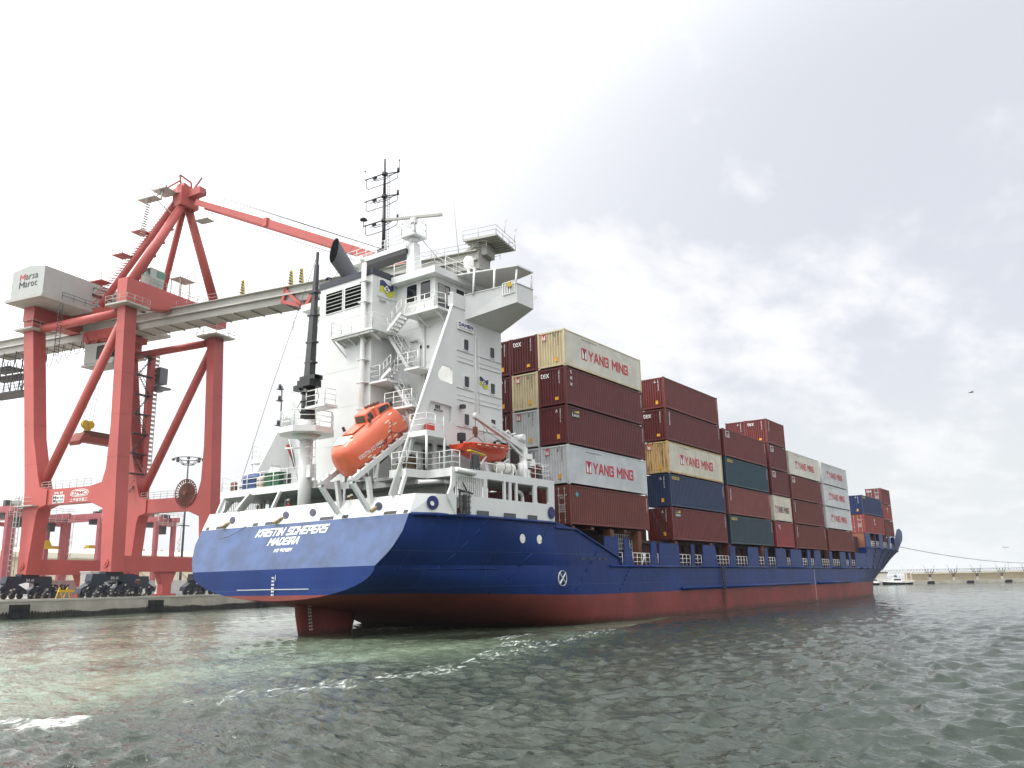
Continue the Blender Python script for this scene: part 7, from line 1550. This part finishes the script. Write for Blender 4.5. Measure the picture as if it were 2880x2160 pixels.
def launch(name, label, s0, L, cat='boat'):
    t = thing(name, label, cat, Bk(s0+L/2, -3, WZ)); m = MB(); m.smooth = True
    rows = [[Bk(s0+L*u, -3+w*yy, WZ+(zz*h if zz > 0 else zz)) for yy, zz in ((-1, 1), (-.9, .4), (-.4, -.1), (0, -.25), (.4, -.1), (.9, .4), (1, 1))] for u, w, h in ((0, .2, 1.0), (.12, .9, .85), (.35, 1.3, .7), (.7, 1.3, .6), (1, 1.05, .62))]
    m.grid(rows); m.smooth = False; m.add(rows[-1], [tuple(range(7))]); m.build('hull', MDK, t)
    m = MB(); m.grid([[(r[0]+ZU*.05), (r[-1]+ZU*.05)] for r in rows]); m.path([r[0]+ZU*.03 for r in rows], .12); m.build('deck', MWC, t)
    m = MB(); c = s0+L*.48
    m.hexa([Bk(s, d, z) for z, k in ((WZ+.6, 1), (WZ+1.9, .8)) for s, d in ((c-1.4*k, -3.9), (c+1.3, -3.9), (c+1.3, -2.1), (c-1.4*k, -2.1))]); m.build('cabin', MWC, t)
    m = MB(); m.hexa([Bk(s, d, z) for z in (WZ+1.25, WZ+1.7) for s, d in ((c-1.2, -3.93), (c+1.0, -3.93), (c+1.0, -2.07), (c-1.2, -2.07))]); m.build('cabin_window', MGLASS, t)
    m = MB(); m.tube(Bk(c, -3, WZ+1.9), Bk(c, -3, WZ+3.1), .06); m.lathe([(0, 0), (.5, .05), (.55, .35), (.2, .6), (0, .6)], Bk(c-.2, -3, WZ+2.3), n=10); m.tube(Bk(s0+L*.8, -3, WZ+.6), Bk(s0+L*.8, -3, WZ+3.2), .05); m.tube(Bk(s0+L*.8, -3, WZ+3.0), Bk(s0+L, -3, WZ+1.0), .02); m.build('mast', MDK, t)
    m = MB()
    for k in range(10): m.tube(Bk(s0+L*(.05+.1*k), -4.25+.8*max(0, .25-.1*k)*4, WZ+.75), Bk(s0+L*(.05+.1*k), -4.25+.8*max(0, .25-.1*k)*4, WZ+1.3), .03, n=4)
    m.build('rail', MGREY, t)
launch('pilot_launch', 'white and dark work launch moving past the breakwater, right of the bow', -8.8, 9.0)
launch('small_boat', 'tiny open boat half hidden behind the red bow waterline', -13.2, 3.0)
t = thing('street_lamp', 'twin-headed grey lamp post at the far right edge of the breakwater', 'lamp', Bk(37.2, 9, -5.95)); m = MB(); m.tube(Bk(37.2, 9, -5.95), Bk(37.2, 9, 4.0), .12, .08); m.build('post', MGREY, t); m = MB(); bbox(m, 36.3, 38.1, 8.9, 9.1, 4.0, 4.15); bbox(m, 36.2, 36.9, 8.8, 9.2, 4.1, 4.3); bbox(m, 37.5, 38.2, 8.8, 9.2, 4.1, 4.3); m.build('lamp_head', MGREY, t)
t = thing('bird', 'small dark bird gliding in the pale sky right of the stacks', 'bird', (120, -22.4, 28.4)); m = MB(); c = Vector((120, -22.4, 28.4))
m.smooth = True; m.lathe([(0, -.35), (.07, -.25), (.11, 0), (.08, .2), (.03, .32), (.06, .4), (0, .5)], c, (.5, -.8, 0), n=8); m.smooth = False
for s in (-1, 1):
    w = Vector((.62, .5, 0))*s; f = Vector((.5, -.8, 0)); m.prism([c+f*.15, c+w*.55+f*.22+ZU*.16, c+w*1.1+f*.0+ZU*.06, c+w*.5-f*.04+ZU*.13, c-f*.08], (0, 0, .03))
m.prism([c-Vector((.5, -.8, 0))*.25, c-Vector((.5, -.8, 0))*.55+Vector((.1, .08, 0)), c-Vector((.5, -.8, 0))*.55-Vector((.1, .08, 0))], (0, 0, .02))
m.build('body', plain('bird_grey', (.08, .08, .085), .8), t)
# ------------------------------------------------------------------ thin harbour haze
HZ = MB(); HZ.box((-6600, -6600, -16), (6600, 6600, 66)); hz_ = HZ.build('haze', [])
mh = bpy.data.materials.new('haze_air'); mh.use_nodes = True; t = mh.node_tree; t.nodes.clear()
pv_ = nd(t, 'ShaderNodeVolumePrincipled'); pv_.inputs['Color'].default_value = (.90, .94, .97, 1); pv_.inputs['Density'].default_value = .00010; pv_.inputs['Anisotropy'].default_value = .1
t.links.new(pv_.outputs[0], nd(t, 'ShaderNodeOutputMaterial').inputs['Volume']); hz_.data.materials.append(mh); tag(hz_, kind='stuff')
